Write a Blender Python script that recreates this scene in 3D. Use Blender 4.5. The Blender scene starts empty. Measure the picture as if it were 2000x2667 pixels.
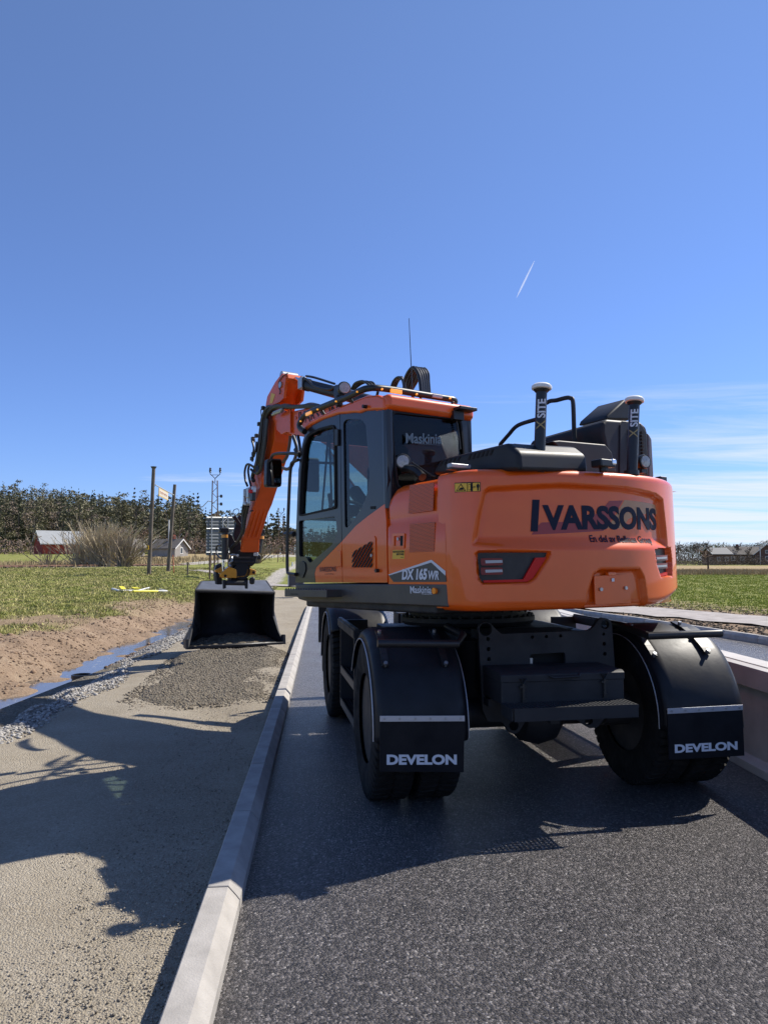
import bpy, bmesh, math, random
import numpy as np
from math import sin, cos, tan, pi, radians, degrees, atan, atan2, sqrt, hypot
from mathutils import Vector, Matrix
random.seed(7); RNG = np.random.default_rng(7)
sc = bpy.context.scene
# ------------------------------------------------------------- camera, sky, sun, exposure
F = 1850.0; CAMH = 1.62; HOR = 1458.0                      # photo pixels (2000 x 2667)
TH = atan((HOR - 1333.5) / F)
cam = bpy.data.cameras.new('camera'); camo = bpy.data.objects.new('camera', cam)
sc.collection.objects.link(camo); sc.camera = camo
camo.location = (0, 0, CAMH); camo.rotation_euler = (pi/2 + TH, 0, 0)
cam.sensor_fit = 'VERTICAL'; cam.sensor_height = 36.0; cam.lens = 36.0 * F / 2667.0
cam.clip_start = 0.05; cam.clip_end = 20000
SUN_AZ, SUN_EL = radians(60), radians(47.5)                  # azimuth right of the view direction
world = bpy.data.worlds.new('World'); sc.world = world; world.use_nodes = True
nt = world.node_tree; nt.nodes.clear(); L = nt.links.new
def wn(t, **k):
    n = nt.nodes.new(t)
    for a, b in k.items(): setattr(n, a, b)
    return n
sky = wn('ShaderNodeTexSky', sky_type='NISHITA', sun_disc=False, sun_elevation=SUN_EL, sun_rotation=SUN_AZ,
         altitude=0, air_density=1.0, dust_density=0.0, ozone_density=4.5)
bg = wn('ShaderNodeBackground'); bg.inputs[1].default_value = 0.092
wo = wn('ShaderNodeOutputWorld')
tc = wn('ShaderNodeTexCoord'); sep = wn('ShaderNodeSeparateXYZ'); L(tc.outputs['Generated'], sep.inputs[0])
def wm(op, a, b=None, c=None, clamp=False):
    n = wn('ShaderNodeMath', operation=op, use_clamp=clamp)
    for i, v in enumerate((a, b, c)):
        if v is None: continue
        if isinstance(v, (int, float)): n.inputs[i].default_value = v
        else: L(v, n.inputs[i])
    return n.outputs[0]
X_, Y_, Z_ = sep.outputs
# thin cirrus: noise on a high flat layer (x/z, y/z), fading out upward and to the left
zz = wm('MAXIMUM', Z_, 0.02); zq = wm('ADD', zz, 0.05)
cmb = wn('ShaderNodeCombineXYZ'); L(wm('DIVIDE', X_, zq), cmb.inputs[0]); L(wm('DIVIDE', Y_, zq), cmb.inputs[1])
mp = wn('ShaderNodeMapping'); L(cmb.outputs[0], mp.inputs[0])
mp.inputs['Rotation'].default_value = (0, 0, radians(20)); mp.inputs['Scale'].default_value = (0.33, 1.15, 1); mp.inputs['Location'].default_value = (3.1, 1.7, 0)
n1 = wn('ShaderNodeTexNoise'); L(mp.outputs[0], n1.inputs[0]); n1.inputs['Scale'].default_value = 1.0; n1.inputs['Detail'].default_value = 9; n1.inputs['Roughness'].default_value = .62; n1.inputs['Distortion'].default_value = .6
band = wm('MULTIPLY', wm('SMOOTH_MIN', 1.0, wm('DIVIDE', wm('SUBTRACT', 0.34, Z_), 0.22), 0.1), 1.0, clamp=True)
right = wm('MULTIPLY', wm('ADD', X_, 0.50), 1.25, clamp=True)
thr = wm('SUBTRACT', 0.70, wm('MULTIPLY', wm('MULTIPLY', band, right), 0.36))
cl = wm('MULTIPLY', wm('SUBTRACT', n1.outputs[0], thr), 4.0, clamp=True)
cl = wm('MULTIPLY', wm('MULTIPLY', cl, band), 0.75)
mx = wn('ShaderNodeMix', data_type='RGBA'); hs = wn('ShaderNodeMix', data_type='RGBA', blend_type='MULTIPLY'); L(wm('SUBTRACT', 1.0, wm('MULTIPLY', Z_, 1.6), clamp=True), hs.inputs[0]); L(sky.outputs[0], hs.inputs[6]); hs.inputs[7].default_value = (.56, .70, .98, 1)
L(cl, mx.inputs[0]); tn = wn('ShaderNodeMix', data_type='RGBA', blend_type='MULTIPLY'); tn.inputs[0].default_value = 1.0; L(hs.outputs[2], tn.inputs[6]); tn.inputs[7].default_value = (1.0, .985, 1.12, 1)
L(tn.outputs[2], mx.inputs[6]); mx.inputs[7].default_value = (6.3, 6.6, 7.1, 1)
L(mx.outputs[2], bg.inputs[0]); L(bg.outputs[0], wo.inputs[0])
sun = bpy.data.lights.new('sun', 'SUN'); sun.energy = 4.8; sun.angle = radians(0.53); sun.color = (1.0, .94, .84)
suno = bpy.data.objects.new('sun', sun); sc.collection.objects.link(suno)
sd = Vector((sin(SUN_AZ)*cos(SUN_EL), cos(SUN_AZ)*cos(SUN_EL), sin(SUN_EL)))
suno.rotation_euler = sd.to_track_quat('Z', 'Y').to_euler(); suno.location = (20, 20, 30)
vs = sc.view_settings; vs.view_transform = 'Standard'; vs.look = 'None'; vs.exposure = 0.62; vs.gamma = 1.0
sc.cycles.max_bounces = 6; sc.cycles.transparent_max_bounces = 12

# ------------------------------------------------------------- camera-match maths
CAM = np.array([0, 0, CAMH])
def ray(px, py):
    x = (px-1000)/F; u = (1333.5-py)/F
    return np.array([x, cos(TH)-u*sin(TH), sin(TH)+u*cos(TH)])
def atY(px, py, Y):
    r = ray(px, py); return CAM + r*(Y/r[1])
def atZ(px, py, z):
    r = ray(px, py); return CAM + r*((z-CAMH)/r[2])
class Frame:
    def __init__(s, C, yaw, pit, piv=1.2):
        s.C = np.array([*C, 0.0]); s.piv = piv
        y, p = radians(yaw), radians(pit)
        s.Fw = np.array([-sin(y)*cos(p), cos(y)*cos(p), sin(p)]); s.R = np.array([cos(y), sin(y), 0]); s.U = np.cross(s.R, s.Fw)
        s.M = np.array([s.R, s.Fw, s.U])
    def w(s, p):
        return s.C + [0, 0, s.piv] + s.R*p[0] + s.Fw*p[1] + s.U*(p[2]-s.piv)
    def cam(s):
        o = s.M @ (CAM - s.C - [0, 0, s.piv]); o[2] += s.piv; return o
    def dir(s, px, py): return s.M @ ray(px, py)
    def hit(s, px, py, ax, val):
        o, d = s.cam(), s.dir(px, py); t = (val-o[ax])/d[ax]; return o + t*d
UP = Frame((.76, 6.3), 33, -1.5)        # upper structure
UC = Frame((.883, 6.313), 10, 0)        # undercarriage
def c1(x, y): return (740+x/3.19, 920+y/3.19)
def c2(x, y): return (1100+x/2.37, 1000+y/2.37)
def c3(x, y): return (480+x/2.835, 940+y/2.835)
def c4(x, y): return (820+x/3.77, 1560+y/3.77)
def c5(x, y): return (1160+x/1.975, 1560+y/1.975)
def c6(x, y): return (1200+x/3.318, 1560+y/3.318)
def c7(x, y): return (640+x/6.38, 950+y/6.38)
def c8(x, y): return (560+x/5.53, 1150+y/5.53)

# ------------------------------------------------------------- materials
MATS = {}
def mat(name, col=(.5,.5,.5), rough=.5, metal=0., coat=0., var=0., vscale=8., bump=0., bscale=60., spec=.5, coord='Object', emis=None, es=1.0, det=4):
    if name in MATS: return MATS[name]
    m = bpy.data.materials.new(name); m.use_nodes = True; t = m.node_tree; b = t.nodes['Principled BSDF']
    b.inputs['Base Color'].default_value = (*col, 1); b.inputs['Roughness'].default_value = rough
    b.inputs['Metallic'].default_value = metal; b.inputs['Coat Weight'].default_value = coat; b.inputs['Coat Roughness'].default_value = .04
    b.inputs['Specular IOR Level'].default_value = spec
    if emis: b.inputs['Emission Color'].default_value = (*emis, 1); b.inputs['Emission Strength'].default_value = es
    if var or bump:
        co = t.nodes.new('ShaderNodeTexCoord')
    if var:
        n = t.nodes.new('ShaderNodeTexNoise'); n.inputs['Scale'].default_value = vscale; n.inputs['Detail'].default_value = det; n.inputs['Roughness'].default_value = .6
        t.links.new(co.outputs[coord], n.inputs[0])
        r = t.nodes.new('ShaderNodeMapRange'); r.inputs[1].default_value = .3; r.inputs[2].default_value = .7; r.inputs[3].default_value = 1-var; r.inputs[4].default_value = 1+var
        t.links.new(n.outputs[0], r.inputs[0])
        h = t.nodes.new('ShaderNodeHueSaturation'); h.inputs['Color'].default_value = (*col, 1); t.links.new(r.outputs[0], h.inputs['Value']); t.links.new(h.outputs[0], b.inputs['Base Color'])
        r2 = t.nodes.new('ShaderNodeMapRange'); r2.inputs[1].default_value = .3; r2.inputs[2].default_value = .7; r2.inputs[3].default_value = min(1, rough*(1+var)); r2.inputs[4].default_value = rough*(1-var*.6)
        t.links.new(n.outputs[0], r2.inputs[0]); t.links.new(r2.outputs[0], b.inputs['Roughness'])
    if bump:
        n2 = t.nodes.new('ShaderNodeTexNoise'); n2.inputs['Scale'].default_value = bscale; n2.inputs['Detail'].default_value = 6
        t.links.new(co.outputs[coord], n2.inputs[0]); bp = t.nodes.new('ShaderNodeBump'); bp.inputs['Strength'].default_value = bump; bp.inputs['Distance'].default_value = .01
        t.links.new(n2.outputs[0], bp.inputs['Height']); t.links.new(bp.outputs[0], b.inputs['Normal'])
    MATS[name] = m; return m
ORANGE = mat('orange_paint', (.74, .102, .002), .38, spec=.35, coat=.6, var=.05, vscale=3, bump=.03, bscale=5)
ORANGE_D = mat('orange_paint_arm_shaded', (.68, .088, .002), .42, spec=.35, coat=.35, var=.07, vscale=5)  # darker copy of the orange: shade on the arm put into the colour
CABG = mat('cab_dark_grey', (.009, .009, .012), .32, coat=.25, var=.06, vscale=4)
SKIRT = mat('skirt_grey', (.055, .05, .045), .45, var=.12, vscale=4)
HOOD = mat('hood_dark_grey', (.014, .014, .016), .5, coat=.0, spec=.35, var=.12, vscale=5, bump=.05, bscale=400)
CHASS = mat('chassis_dark_grey', (.019, .020, .023), .55, var=.25, vscale=5, spec=.35)
CHLIGHT = mat('chassis_top_lit', (.10, .115, .12), .5, var=.2, vscale=4)  # paler than the chassis grey: light on its top is in the colour
BLACK = mat('black_plastic', (.012, .012, .013), .4, var=.15, vscale=20)
MATT = mat('black_matt', (.008, .008, .009), .8)
FENDER = mat('fender_plastic', (.008, .0085, .011), .45, spec=.3, var=.25, vscale=6, bump=.05, bscale=30)
FLAP = mat('flap_rubber', (.008, .008, .010), .7, spec=.25, var=.2, vscale=6)
RUBBER = mat('tyre_rubber', (.013, .012, .011), .85, spec=.25, var=.35, vscale=9, bump=.25, bscale=40)
RIM = mat('rim_dark', (.03, .028, .027), .55, var=.2)
HOSE = mat('hose_rubber', (.013, .013, .014), .38, var=.15, vscale=30)
HOSEB = mat('hose_brown', (.09, .055, .04), .5)
CHROME = mat('chrome', (.75, .75, .76), .12, metal=1)
STEEL = mat('zinc_steel', (.42, .43, .44), .38, metal=.9, var=.2, vscale=40)
ALU = mat('aluminium_strip', (.50, .50, .52), .45, metal=.6)
WHITE = mat('white_cap', (.72, .72, .70), .4)
LETW = mat('letter_white', (.62, .64, .68), .5)
NAVY = mat('letter_navy', (.006, .009, .028), .55, spec=.25)
MAROON = mat('decal_maroon', (.30, .028, .035), .35)
TAN = mat('decal_tan', (.50, .25, .11), .35)
YEL = mat('yellow_label', (.72, .42, .03), .45)
YELP = mat('yellow_paint', (.62, .27, .02), .4, coat=.4, var=.1)
RED = mat('red_reflector', (.55, .004, .003), .35, spec=.3)
DRED = mat('dark_red_lens', (.16, .004, .006), .3, coat=.2, spec=.3)
LED = mat('led_clear', (.34, .35, .37), .25, coat=.4)
LENS = mat('lamp_lens', (.34, .33, .31), .2, coat=.8, var=.3, vscale=60)
AMBER = mat('amber_lens', (.85, .30, .02), .2, coat=1, emis=(1, .42, .04), es=.45)
ORL = mat('orange_side_lens', (.9, .22, .01), .2, coat=1)
def glass(name, tint, fac=1.45):
    m = bpy.data.materials.new(name); m.use_nodes = True; t = m.node_tree; t.nodes.clear()
    o = t.nodes.new('ShaderNodeOutputMaterial'); tr = t.nodes.new('ShaderNodeBsdfTransparent'); tr.inputs[0].default_value = (*tint, 1)
    g = t.nodes.new('ShaderNodeBsdfGlossy'); g.inputs['Roughness'].default_value = .02; fr = t.nodes.new('ShaderNodeFresnel'); fr.inputs[0].default_value = fac
    mxs = t.nodes.new('ShaderNodeMixShader'); t.links.new(fr.outputs[0], mxs.inputs[0]); t.links.new(tr.outputs[0], mxs.inputs[1]); t.links.new(g.outputs[0], mxs.inputs[2]); t.links.new(mxs.outputs[0], o.inputs[0])
    return m
GLASS = glass('cab_glass', (.64, .72, .71)); GLASSD = glass('rear_glass', (.34, .38, .42), 1.35)
MIRROR = mat('mirror_glass', (.30, .31, .32), .04, metal=1)

# ------------------------------------------------------------- mesh builder
class MB:
    def __init__(s, T=None): s.v = []; s.f = []; s.T = T
    def add(s, vs, fs):
        b = len(s.v); s.v += [tuple(map(float, p)) for p in vs]; s.f += [tuple(b+i for i in f) for f in fs]; return s
    def box(s, c, d, M=None):
        vs = [np.array([x*d[0]/2, y*d[1]/2, z*d[2]/2]) for x in (-1, 1) for y in (-1, 1) for z in (-1, 1)]
        if M is not None: vs = [np.array(M) @ v for v in vs]
        return s.add([np.array(c)+v for v in vs], [(0,1,3,2),(4,6,7,5),(0,4,5,1),(2,3,7,6),(0,2,6,4),(1,5,7,3)])
    def tube(s, pts, r, n=8, cap=True, closed=False):
        P = [np.array(p, float) for p in pts]; m = len(P); rs = r if hasattr(r, '__len__') else [r]*m
        if closed: tg = [P[(i+1) % m]-P[i-1] for i in range(m)]
        else: tg = [P[min(i+1, m-1)]-P[max(i-1, 0)] for i in range(m)]
        tg = [t/(np.linalg.norm(t)+1e-9) for t in tg]
        a = np.array([0, 0, 1.0]) if abs(tg[0][2]) < .9 else np.array([1.0, 0, 0])
        nrm = np.cross(tg[0], a); nrm /= np.linalg.norm(nrm); vs = []
        for i in range(m):
            nrm = nrm - tg[i]*np.dot(nrm, tg[i]); nrm /= (np.linalg.norm(nrm)+1e-9); bn = np.cross(tg[i], nrm)
            vs += [P[i]+rs[i]*(nrm*cos(2*pi*k/n)+bn*sin(2*pi*k/n)) for k in range(n)]
        fs = [(i*n+k, i*n+(k+1) % n, ((i+1) % m)*n+(k+1) % n, ((i+1) % m)*n+k) for i in range(m if closed else m-1) for k in range(n)]
        if cap and not closed: fs += [tuple(range(n))[::-1], tuple((m-1)*n+k for k in range(n))]
        return s.add(vs, fs)
    def cyl(s, a, b, r, n=16, r2=None): return s.tube([a, b], [r, r if r2 is None else r2], n)
    def prism(s, pts, vec):
        n = len(pts); P = [np.array(p, float) for p in pts]; Q = [p+np.array(vec) for p in P]
        return s.add(P+Q, [tuple(range(n))[::-1], tuple(range(n, 2*n))] + [(i, (i+1) % n, n+(i+1) % n, n+i) for i in range(n)])
    def lathe(s, prof, o, ax, n=24, ref=None):
        o = np.array(o, float); ax = np.array(ax, float); ax /= np.linalg.norm(ax)
        a = np.array([0, 0, 1.0]) if abs(ax[2]) < .9 else np.array([1.0, 0, 0])
        u = np.cross(ax, a); u /= np.linalg.norm(u); w = np.cross(ax, u); m = len(prof)
        vs = [o+ax*h+r*(u*cos(2*pi*k/n)+w*sin(2*pi*k/n)) for r, h in prof for k in range(n)]
        fs = [(i*n+k, i*n+(k+1) % n, (i+1)*n+(k+1) % n, (i+1)*n+k) for i in range(m-1) for k in range(n)]
        if prof[0][0] > 1e-4: fs.append(tuple(range(n))[::-1])
        if prof[-1][0] > 1e-4: fs.append(tuple((m-1)*n+k for k in range(n)))
        return s.add(vs, fs)
    def grid(s, fn, nu, nv):
        vs = [fn(i/nu, j/nv) for i in range(nu+1) for j in range(nv+1)]
        return s.add(vs, [(i*(nv+1)+j, (i+1)*(nv+1)+j, (i+1)*(nv+1)+j+1, i*(nv+1)+j+1) for i in range(nu) for j in range(nv)])
    def build(s, name, material, parent=None, bevel=0, smooth=35, seg=2, uv=None):
        vs = [tuple(s.T(p)) for p in s.v] if s.T else s.v
        o = rawmesh(name, vs, s.f, material, parent, smooth)
        if uv:
            l = o.data.uv_layers.new(name='UVMap'); src = s.v
            for lo in o.data.loops: l.data[lo.index].uv = uv(src[lo.vertex_index])
        if bevel:
            b = o.modifiers.new('bevel', 'BEVEL'); b.width = bevel; b.segments = seg; b.limit_method = 'ANGLE'; b.angle_limit = radians(30); b.harden_normals = True
        return o
def rawmesh(name, vs, fs, material, parent=None, smooth=35, fix=True):
    me = bpy.data.meshes.new(name); off = np.zeros(3)
    if parent is not None and 'off' in parent: off = np.array(parent['off'])
    if any(off): vs = [(p[0]-off[0], p[1]-off[1], p[2]-off[2]) for p in vs]
    me.from_pydata([tuple(map(float, p)) for p in vs], [], fs); 
    if fix:
        bm = bmesh.new(); bm.from_mesh(me); bmesh.ops.recalc_face_normals(bm, faces=bm.faces); bm.to_mesh(me); bm.free()
    me.materials.append(material)
    if smooth: me.shade_smooth(); me.set_sharp_from_angle(angle=radians(smooth))
    o = bpy.data.objects.new(name, me); sc.collection.objects.link(o)
    if parent is not None: o.parent = parent
    return o
OFFS = {}
def thing(name, label, cat, loc=(0, 0, 0), group=None):
    o = bpy.data.objects.new(name, None); sc.collection.objects.link(o); o.location = loc; o.empty_display_size = .3
    o['off'] = [float(v) for v in loc]; tag(o, label, cat, group); return o
def tag(o, label=None, cat=None, group=None, kind=None):
    if label: o['label'] = label
    if cat: o['category'] = cat
    if group: o['group'] = group
    if kind: o['kind'] = kind
    return o
# the offset of a part is that of its thing: parts sit at its origin
_raw = rawmesh
def rawmesh(name, vs, fs, material, parent=None, smooth=35, fix=True):
    o = _raw(name, vs, fs, material, parent, smooth, fix)
    if parent is not None and 'off' in parent: OFFS[o.name] = 1; o['off'] = parent['off']
    return o
def struct(o): o['kind'] = 'structure'; return o
def rpoly(pts, r, n=5):
    out = []; m = len(pts)
    for i in range(m):
        a, b, c = [np.array(pts[k % m][:2], float) for k in (i-1, i, i+1)]
        rr = r[i] if hasattr(r, '__len__') else r
        u = a-b; w = c-b; lu, lw = np.linalg.norm(u), np.linalg.norm(w); d = min(rr, lu*.45, lw*.45)
        p, q = b+u/lu*d, b+w/lw*d
        if rr <= 0: out.append(b); continue
        out += [(1-t)**2*p+2*t*(1-t)*b+t*t*q for t in [k/n for k in range(n+1)]]
    return out
def curve_mesh(cu, mp):
    ob = bpy.data.objects.new('tmp', cu); sc.collection.objects.link(ob); dg = bpy.context.evaluated_depsgraph_get()
    me = bpy.data.meshes.new_from_object(ob.evaluated_get(dg)); vs = [mp(v.co.x, v.co.y, v.co.z) for v in me.vertices]; fs = [tuple(p.vertices) for p in me.polygons]
    bpy.data.objects.remove(ob); bpy.data.curves.remove(cu); bpy.data.meshes.remove(me); return vs, fs
def plate(outer, holes, t, mp):
    cu = bpy.data.curves.new('c', 'CURVE'); cu.dimensions = '2D'; cu.fill_mode = 'BOTH'; cu.extrude = t/2
    for pl in [outer]+list(holes):
        sp = cu.splines.new('POLY'); sp.points.add(len(pl)-1); sp.use_cyclic_u = True
        for i, p in enumerate(pl): sp.points[i].co = (p[0], p[1], 0, 1)
    return curve_mesh(cu, mp)
def textm(s, size, mp, t=.001, bold=0., shear=0., sx=1., align='LEFT', sp=1.):
    cu = bpy.data.curves.new('t', 'FONT'); cu.body = s; cu.size = size; cu.extrude = t/2; cu.offset = bold; cu.shear = shear; cu.align_x = align; cu.space_character = sp; cu.resolution_u = 4
    return curve_mesh(cu, lambda x, y, z: mp(x*sx, y, z))
def bisect(vf, su, sv):
    bm = bmesh.new(); vv = [bm.verts.new(v) for v in vf[0]]
    for f in vf[1]:
        try: bm.faces.new([vv[i] for i in f])
        except ValueError: pass
    for ax, st in ((0, su), (1, sv)):
        lo, hi = min(v.co[ax] for v in bm.verts), max(v.co[ax] for v in bm.verts); no = [0, 0, 0]; no[ax] = 1
        for k in range(1, int((hi-lo)/st)+1): co = [0, 0, 0]; co[ax] = lo+k*st; bmesh.ops.bisect_plane(bm, geom=bm.verts[:]+bm.edges[:]+bm.faces[:], plane_co=co, plane_no=no)
    bm.verts.index_update(); out = [tuple(v.co) for v in bm.verts], [tuple(v.index for v in f.verts) for f in bm.faces]; bm.free(); return out
def spline(P, n=10, closed=False):
    P = [np.array(p, float) for p in P]; m = len(P); out = []
    for i in range(m if closed else m-1):
        a, b, c, d = (P[(i-1) % m], P[i], P[(i+1) % m], P[(i+2) % m]) if closed else (P[max(i-1, 0)], P[i], P[i+1], P[min(i+2, m-1)])
        for k in range(n):
            t = k/n; out.append(.5*((2*b)+(c-a)*t+(2*a-5*b+4*c-d)*t*t+(3*b-a-3*c+d)*t**3))
    if not closed: out.append(P[-1])
    return out
def sstep(a, b, x):
    t = np.clip((np.asarray(x, float)-a)/(b-a), 0, 1); return t*t*(3-2*t)
# ------------------------------------------------------------- ground
def uu(x, y): return x + .085*y
def hill(x, y):
    r = x/np.maximum(y, 1.0)
    amp = 9.5*sstep(-.20, -.56, r) + 1.0*sstep(-.02, -.2, r)
    return amp*sstep(135, 235, y)
def H(x, y):
    x = np.asarray(x, float); y = np.asarray(y, float); u = uu(x, y); q = .905*x+.42*y
    dd = sstep(31, 25, y)*1.0
    us = u+.12*np.sin(y*.9)+.07*np.sin(y*2.3)
    z = -.03*np.ones_like(u)
    prof = np.interp(us, [-6.6, -5.9, -5.1, -4.7, -4.35, -4.05, -3.7, -3.1], [.06, -.02, -.33, -.41, -.475, -.43, -.30, -.03])
    z = np.where(u < -3.0, prof*dd + (1-dd)*np.interp(us, [-6, -3], [.04, -.03]), z)
    left = sstep(-4.5, -8.5, u)
    z = z + left*(.85*sstep(15, 58, y)) + (1-left)*sstep(-.5, -3, x)*.75*sstep(34, 62, y)
    far = sstep(80, 128, y)*sstep(.05, -.15, x/np.maximum(y, 1))
    z = z + 1.7*far + hill(x, y)
    z = z + sstep(13.2, 14.6, q)*.04 + .25*sstep(150, 210, y)*sstep(0.05, .2, x/np.maximum(y, 1))
    z = z + .9*sstep(195, 215, y)*sstep(.50, .54, x/np.maximum(y, 1))
    rough = np.where(u < -3.1, .05, 0.0) + np.where(q > 13.4, .03, 0)
    z = z + rough*(np.sin(x*3.1+y*1.7)*np.sin(y*2.9-x*1.3)+.6*np.sin(x*7.3+1)*np.sin(y*6.1)) * sstep(400, 5, y)
    return z
def axis(segs):
    out = []
    for a, b, st in segs: out += list(np.arange(a, b, st))
    return np.array(out+[segs[-1][1]])
gx = axis([(-500, -120, 12), (-120, -40, 3), (-40, -14, .6), (-14, -9, .22), (-9, -2, .1), (-2, 8, .5), (8, 16, .3), (16, 60, 2), (60, 160, 8), (160, 520, 20)])
gy = axis([(-20, 4, 1), (4, 14, .14), (14, 32, .16), (32, 66, .6), (66, 140, 2.5), (140, 300, 5), (300, 900, 60)])
def nz(x, y, s, seed):
    r = np.random.default_rng(seed); v = 0
    for k in range(6):
        a = r.uniform(0, 6.28); f = s*(1.7**k)*.6; v = v + np.sin(x*f*cos(a)+y*f*sin(a)+r.uniform(0, 6.28)+1.3*np.sin((y*cos(a)-x*sin(a))*f*.7+r.uniform(0, 6)))/(1.25**k)
    return v/3.2
def zones(x, y):
    """r = grass, g = dry yellow grass, b = stones"""
    x = np.asarray(x, float); y = np.asarray(y, float); u = uu(x, y); q = .905*x+.42*y
    n = nz(x, y, .8, 3); n2 = nz(x, y, .25, 5)
    edge = np.interp(y, [0, 15, 17, 22, 29, 40], [-7.0, -6.7, -6.15, -5.9, -5.2, -3.0])
    g = sstep(edge+.25, edge-.35, u+.35*n)
    bare = sstep(.25, .75, nz(x, y, .55, 9)-.9*sstep(2.5, 0, np.abs(u+8.2))*0 ) * sstep(26, 18, y)*sstep(-9.8, -6.4, u)
    bare2 = sstep(2.6, 1.2, np.hypot((x+6.8)*.8, (y-25)*.55)+.5*n)
    bare3 = sstep(2.0, .8, np.hypot((x+9.1)*.8, (y-18.3)*.8)+.6*n)
    gr = g*(1-.9*np.maximum(bare2, bare3))
    gr = np.where((x > -9) & (y > 38), np.maximum(gr, sstep(-.4, -1.6, x)), gr)
    # right field
    gr = np.maximum(gr, sstep(20.4, 22.4, q+1.0*n)*(x > 0))
    gr = np.maximum(gr, .45*sstep(17.9, 19.5, q+.5*n)*(x > 0))
    dry = np.zeros_like(gr)
    dry = np.maximum(dry, (x > 0)*sstep(74, 79, y+2*n2)*sstep(190, 170, y))
    rl = (x+33.5)*58-(y-62)*18.5; rl = -rl/60.9                # distance beyond the track
    dry = np.maximum(dry, (x < 0)*sstep(1.5, 3, rl)*sstep(26, 18, rl+4*n2)*.9)
    dry = np.maximum(dry, (x < 0)*sstep(.3, .9, n2)*.4*sstep(30, 40, y))
    dry = np.maximum(dry, (x < 0)*.55*sstep(2.5, .5, -rl)*(rl < 0.2)*(y > 30))
    b = ((u < -2.55) & (u > -4.0)).astype(float)*sstep(-2.5, -3.0, u+.2*n)*sstep(-4.0, -3.6, u+.15*n)
    b = np.maximum(b, (x < 0)*sstep(2.6, 1.6, np.abs(rl)))
    gr = np.where((x < 0) & (y > 60), np.maximum(gr, sstep(2.6, 3.5, np.abs(rl))), gr)
    gr = np.where(y > 300, 1, gr)
    return gr, dry, b
XX, YY = np.meshgrid(gx, gy, indexing='ij'); ZZ = H(XX, YY)
nu, nv = XX.shape; idx = np.arange(nu*nv).reshape(nu, nv)
vs = np.stack([XX.ravel(), YY.ravel(), ZZ.ravel()], 1)
fs = np.stack([idx[:-1, :-1].ravel(), idx[1:, :-1].ravel(), idx[1:, 1:].ravel(), idx[:-1, 1:].ravel()], 1)
def big(name, vs, fs, material, smooth=True):
    me = bpy.data.meshes.new(name); vs = np.asarray(vs, np.float32); fs = np.asarray(fs, np.int32); k = fs.shape[1]
    me.vertices.add(len(vs)); me.vertices.foreach_set('co', vs.ravel())
    me.loops.add(fs.size); me.loops.foreach_set('vertex_index', fs.ravel())
    me.polygons.add(len(fs)); me.polygons.foreach_set('loop_start', np.arange(0, fs.size, k, dtype=np.int32))
    me.update(calc_edges=True); me.validate()
    if isinstance(material, (list, tuple)): [me.materials.append(m) for m in material]
    else: me.materials.append(material)
    if smooth: me.shade_smooth()
    o = bpy.data.objects.new(name, me); sc.collection.objects.link(o); return o
class NT:
    def __init__(s, name):
        s.m = bpy.data.materials.new(name); s.m.use_nodes = True; s.t = s.m.node_tree; s.b = s.t.nodes['Principled BSDF']; s.co = s.t.nodes.new('ShaderNodeTexCoord').outputs['Object']
    def link(s, a, b):
        s.t.links.new(a, b)
    def noise(s, sc_, det=5, ro=.6, dist=0.):
        n = s.t.nodes.new('ShaderNodeTexNoise'); n.inputs['Scale'].default_value = sc_; n.inputs['Detail'].default_value = det; n.inputs['Roughness'].default_value = ro; n.inputs['Distortion'].default_value = dist; s.link(s.co, n.inputs[0]); return n.outputs[0]
    def vor(s, sc_, out='Distance', feat='F1'):
        n = s.t.nodes.new('ShaderNodeTexVoronoi'); n.feature = feat; n.inputs['Scale'].default_value = sc_; s.link(s.co, n.inputs[0]); return n.outputs[out]
    def ramp(s, v, stops):
        n = s.t.nodes.new('ShaderNodeValToRGB'); e = n.color_ramp.elements
        while len(e) < len(stops): e.new(.5)
        for i, (p, c) in enumerate(stops): e[i].position = p; e[i].color = (*c, 1) if hasattr(c, '__len__') else (c, c, c, 1)
        s.link(v, n.inputs[0]); return n.outputs[0]
    def mix(s, f, a, b, mode='MIX'):
        n = s.t.nodes.new('ShaderNodeMix'); n.data_type = 'RGBA'; n.blend_type = mode
        for i, v in ((0, f), (6, a), (7, b)):
            if isinstance(v, (int, float)): n.inputs[i].default_value = v
            elif isinstance(v, tuple): n.inputs[i].default_value = (*v, 1)
            else: s.link(v, n.inputs[i])
        return n.outputs[2]
    def math(s, op, a, b, clamp=False):
        n = s.t.nodes.new('ShaderNodeMath'); n.operation = op; n.use_clamp = clamp
        for i, v in enumerate((a, b)):
            if isinstance(v, (int, float)): n.inputs[i].default_value = v
            else: s.link(v, n.inputs[i])
        return n.outputs[0]
    def bump(s, h, st, d, prev=None):
        n = s.t.nodes.new('ShaderNodeBump'); n.inputs['Strength'].default_value = st; n.inputs['Distance'].default_value = d; s.link(h, n.inputs['Height'])
        if prev is not None: s.link(prev, n.inputs['Normal'])
        return n.outputs[0]
    def attr(s, name):
        n = s.t.nodes.new('ShaderNodeAttribute'); n.attribute_name = name; return n.outputs['Color']
    def out(s, col=None, rough=None, normal=None, spec=None):
        for v, k in ((col, 'Base Color'), (rough, 'Roughness'), (normal, 'Normal'), (spec, 'Specular IOR Level')):
            if v is None: continue
            if isinstance(v, (int, float)): s.b.inputs[k].default_value = v
            else: s.link(v, s.b.inputs[k])
        return s.m
g = NT('ground_soil_and_grass'); A = g.attr('zone'); sp = g.t.nodes.new('ShaderNodeSeparateColor'); g.link(A, sp.inputs[0])
soil = g.ramp(g.noise(1.3, 9, .65, .4), [(.30, (.13, .085, .055)), (.5, (.27, .185, .12)), (.72, (.36, .27, .185))])
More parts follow.
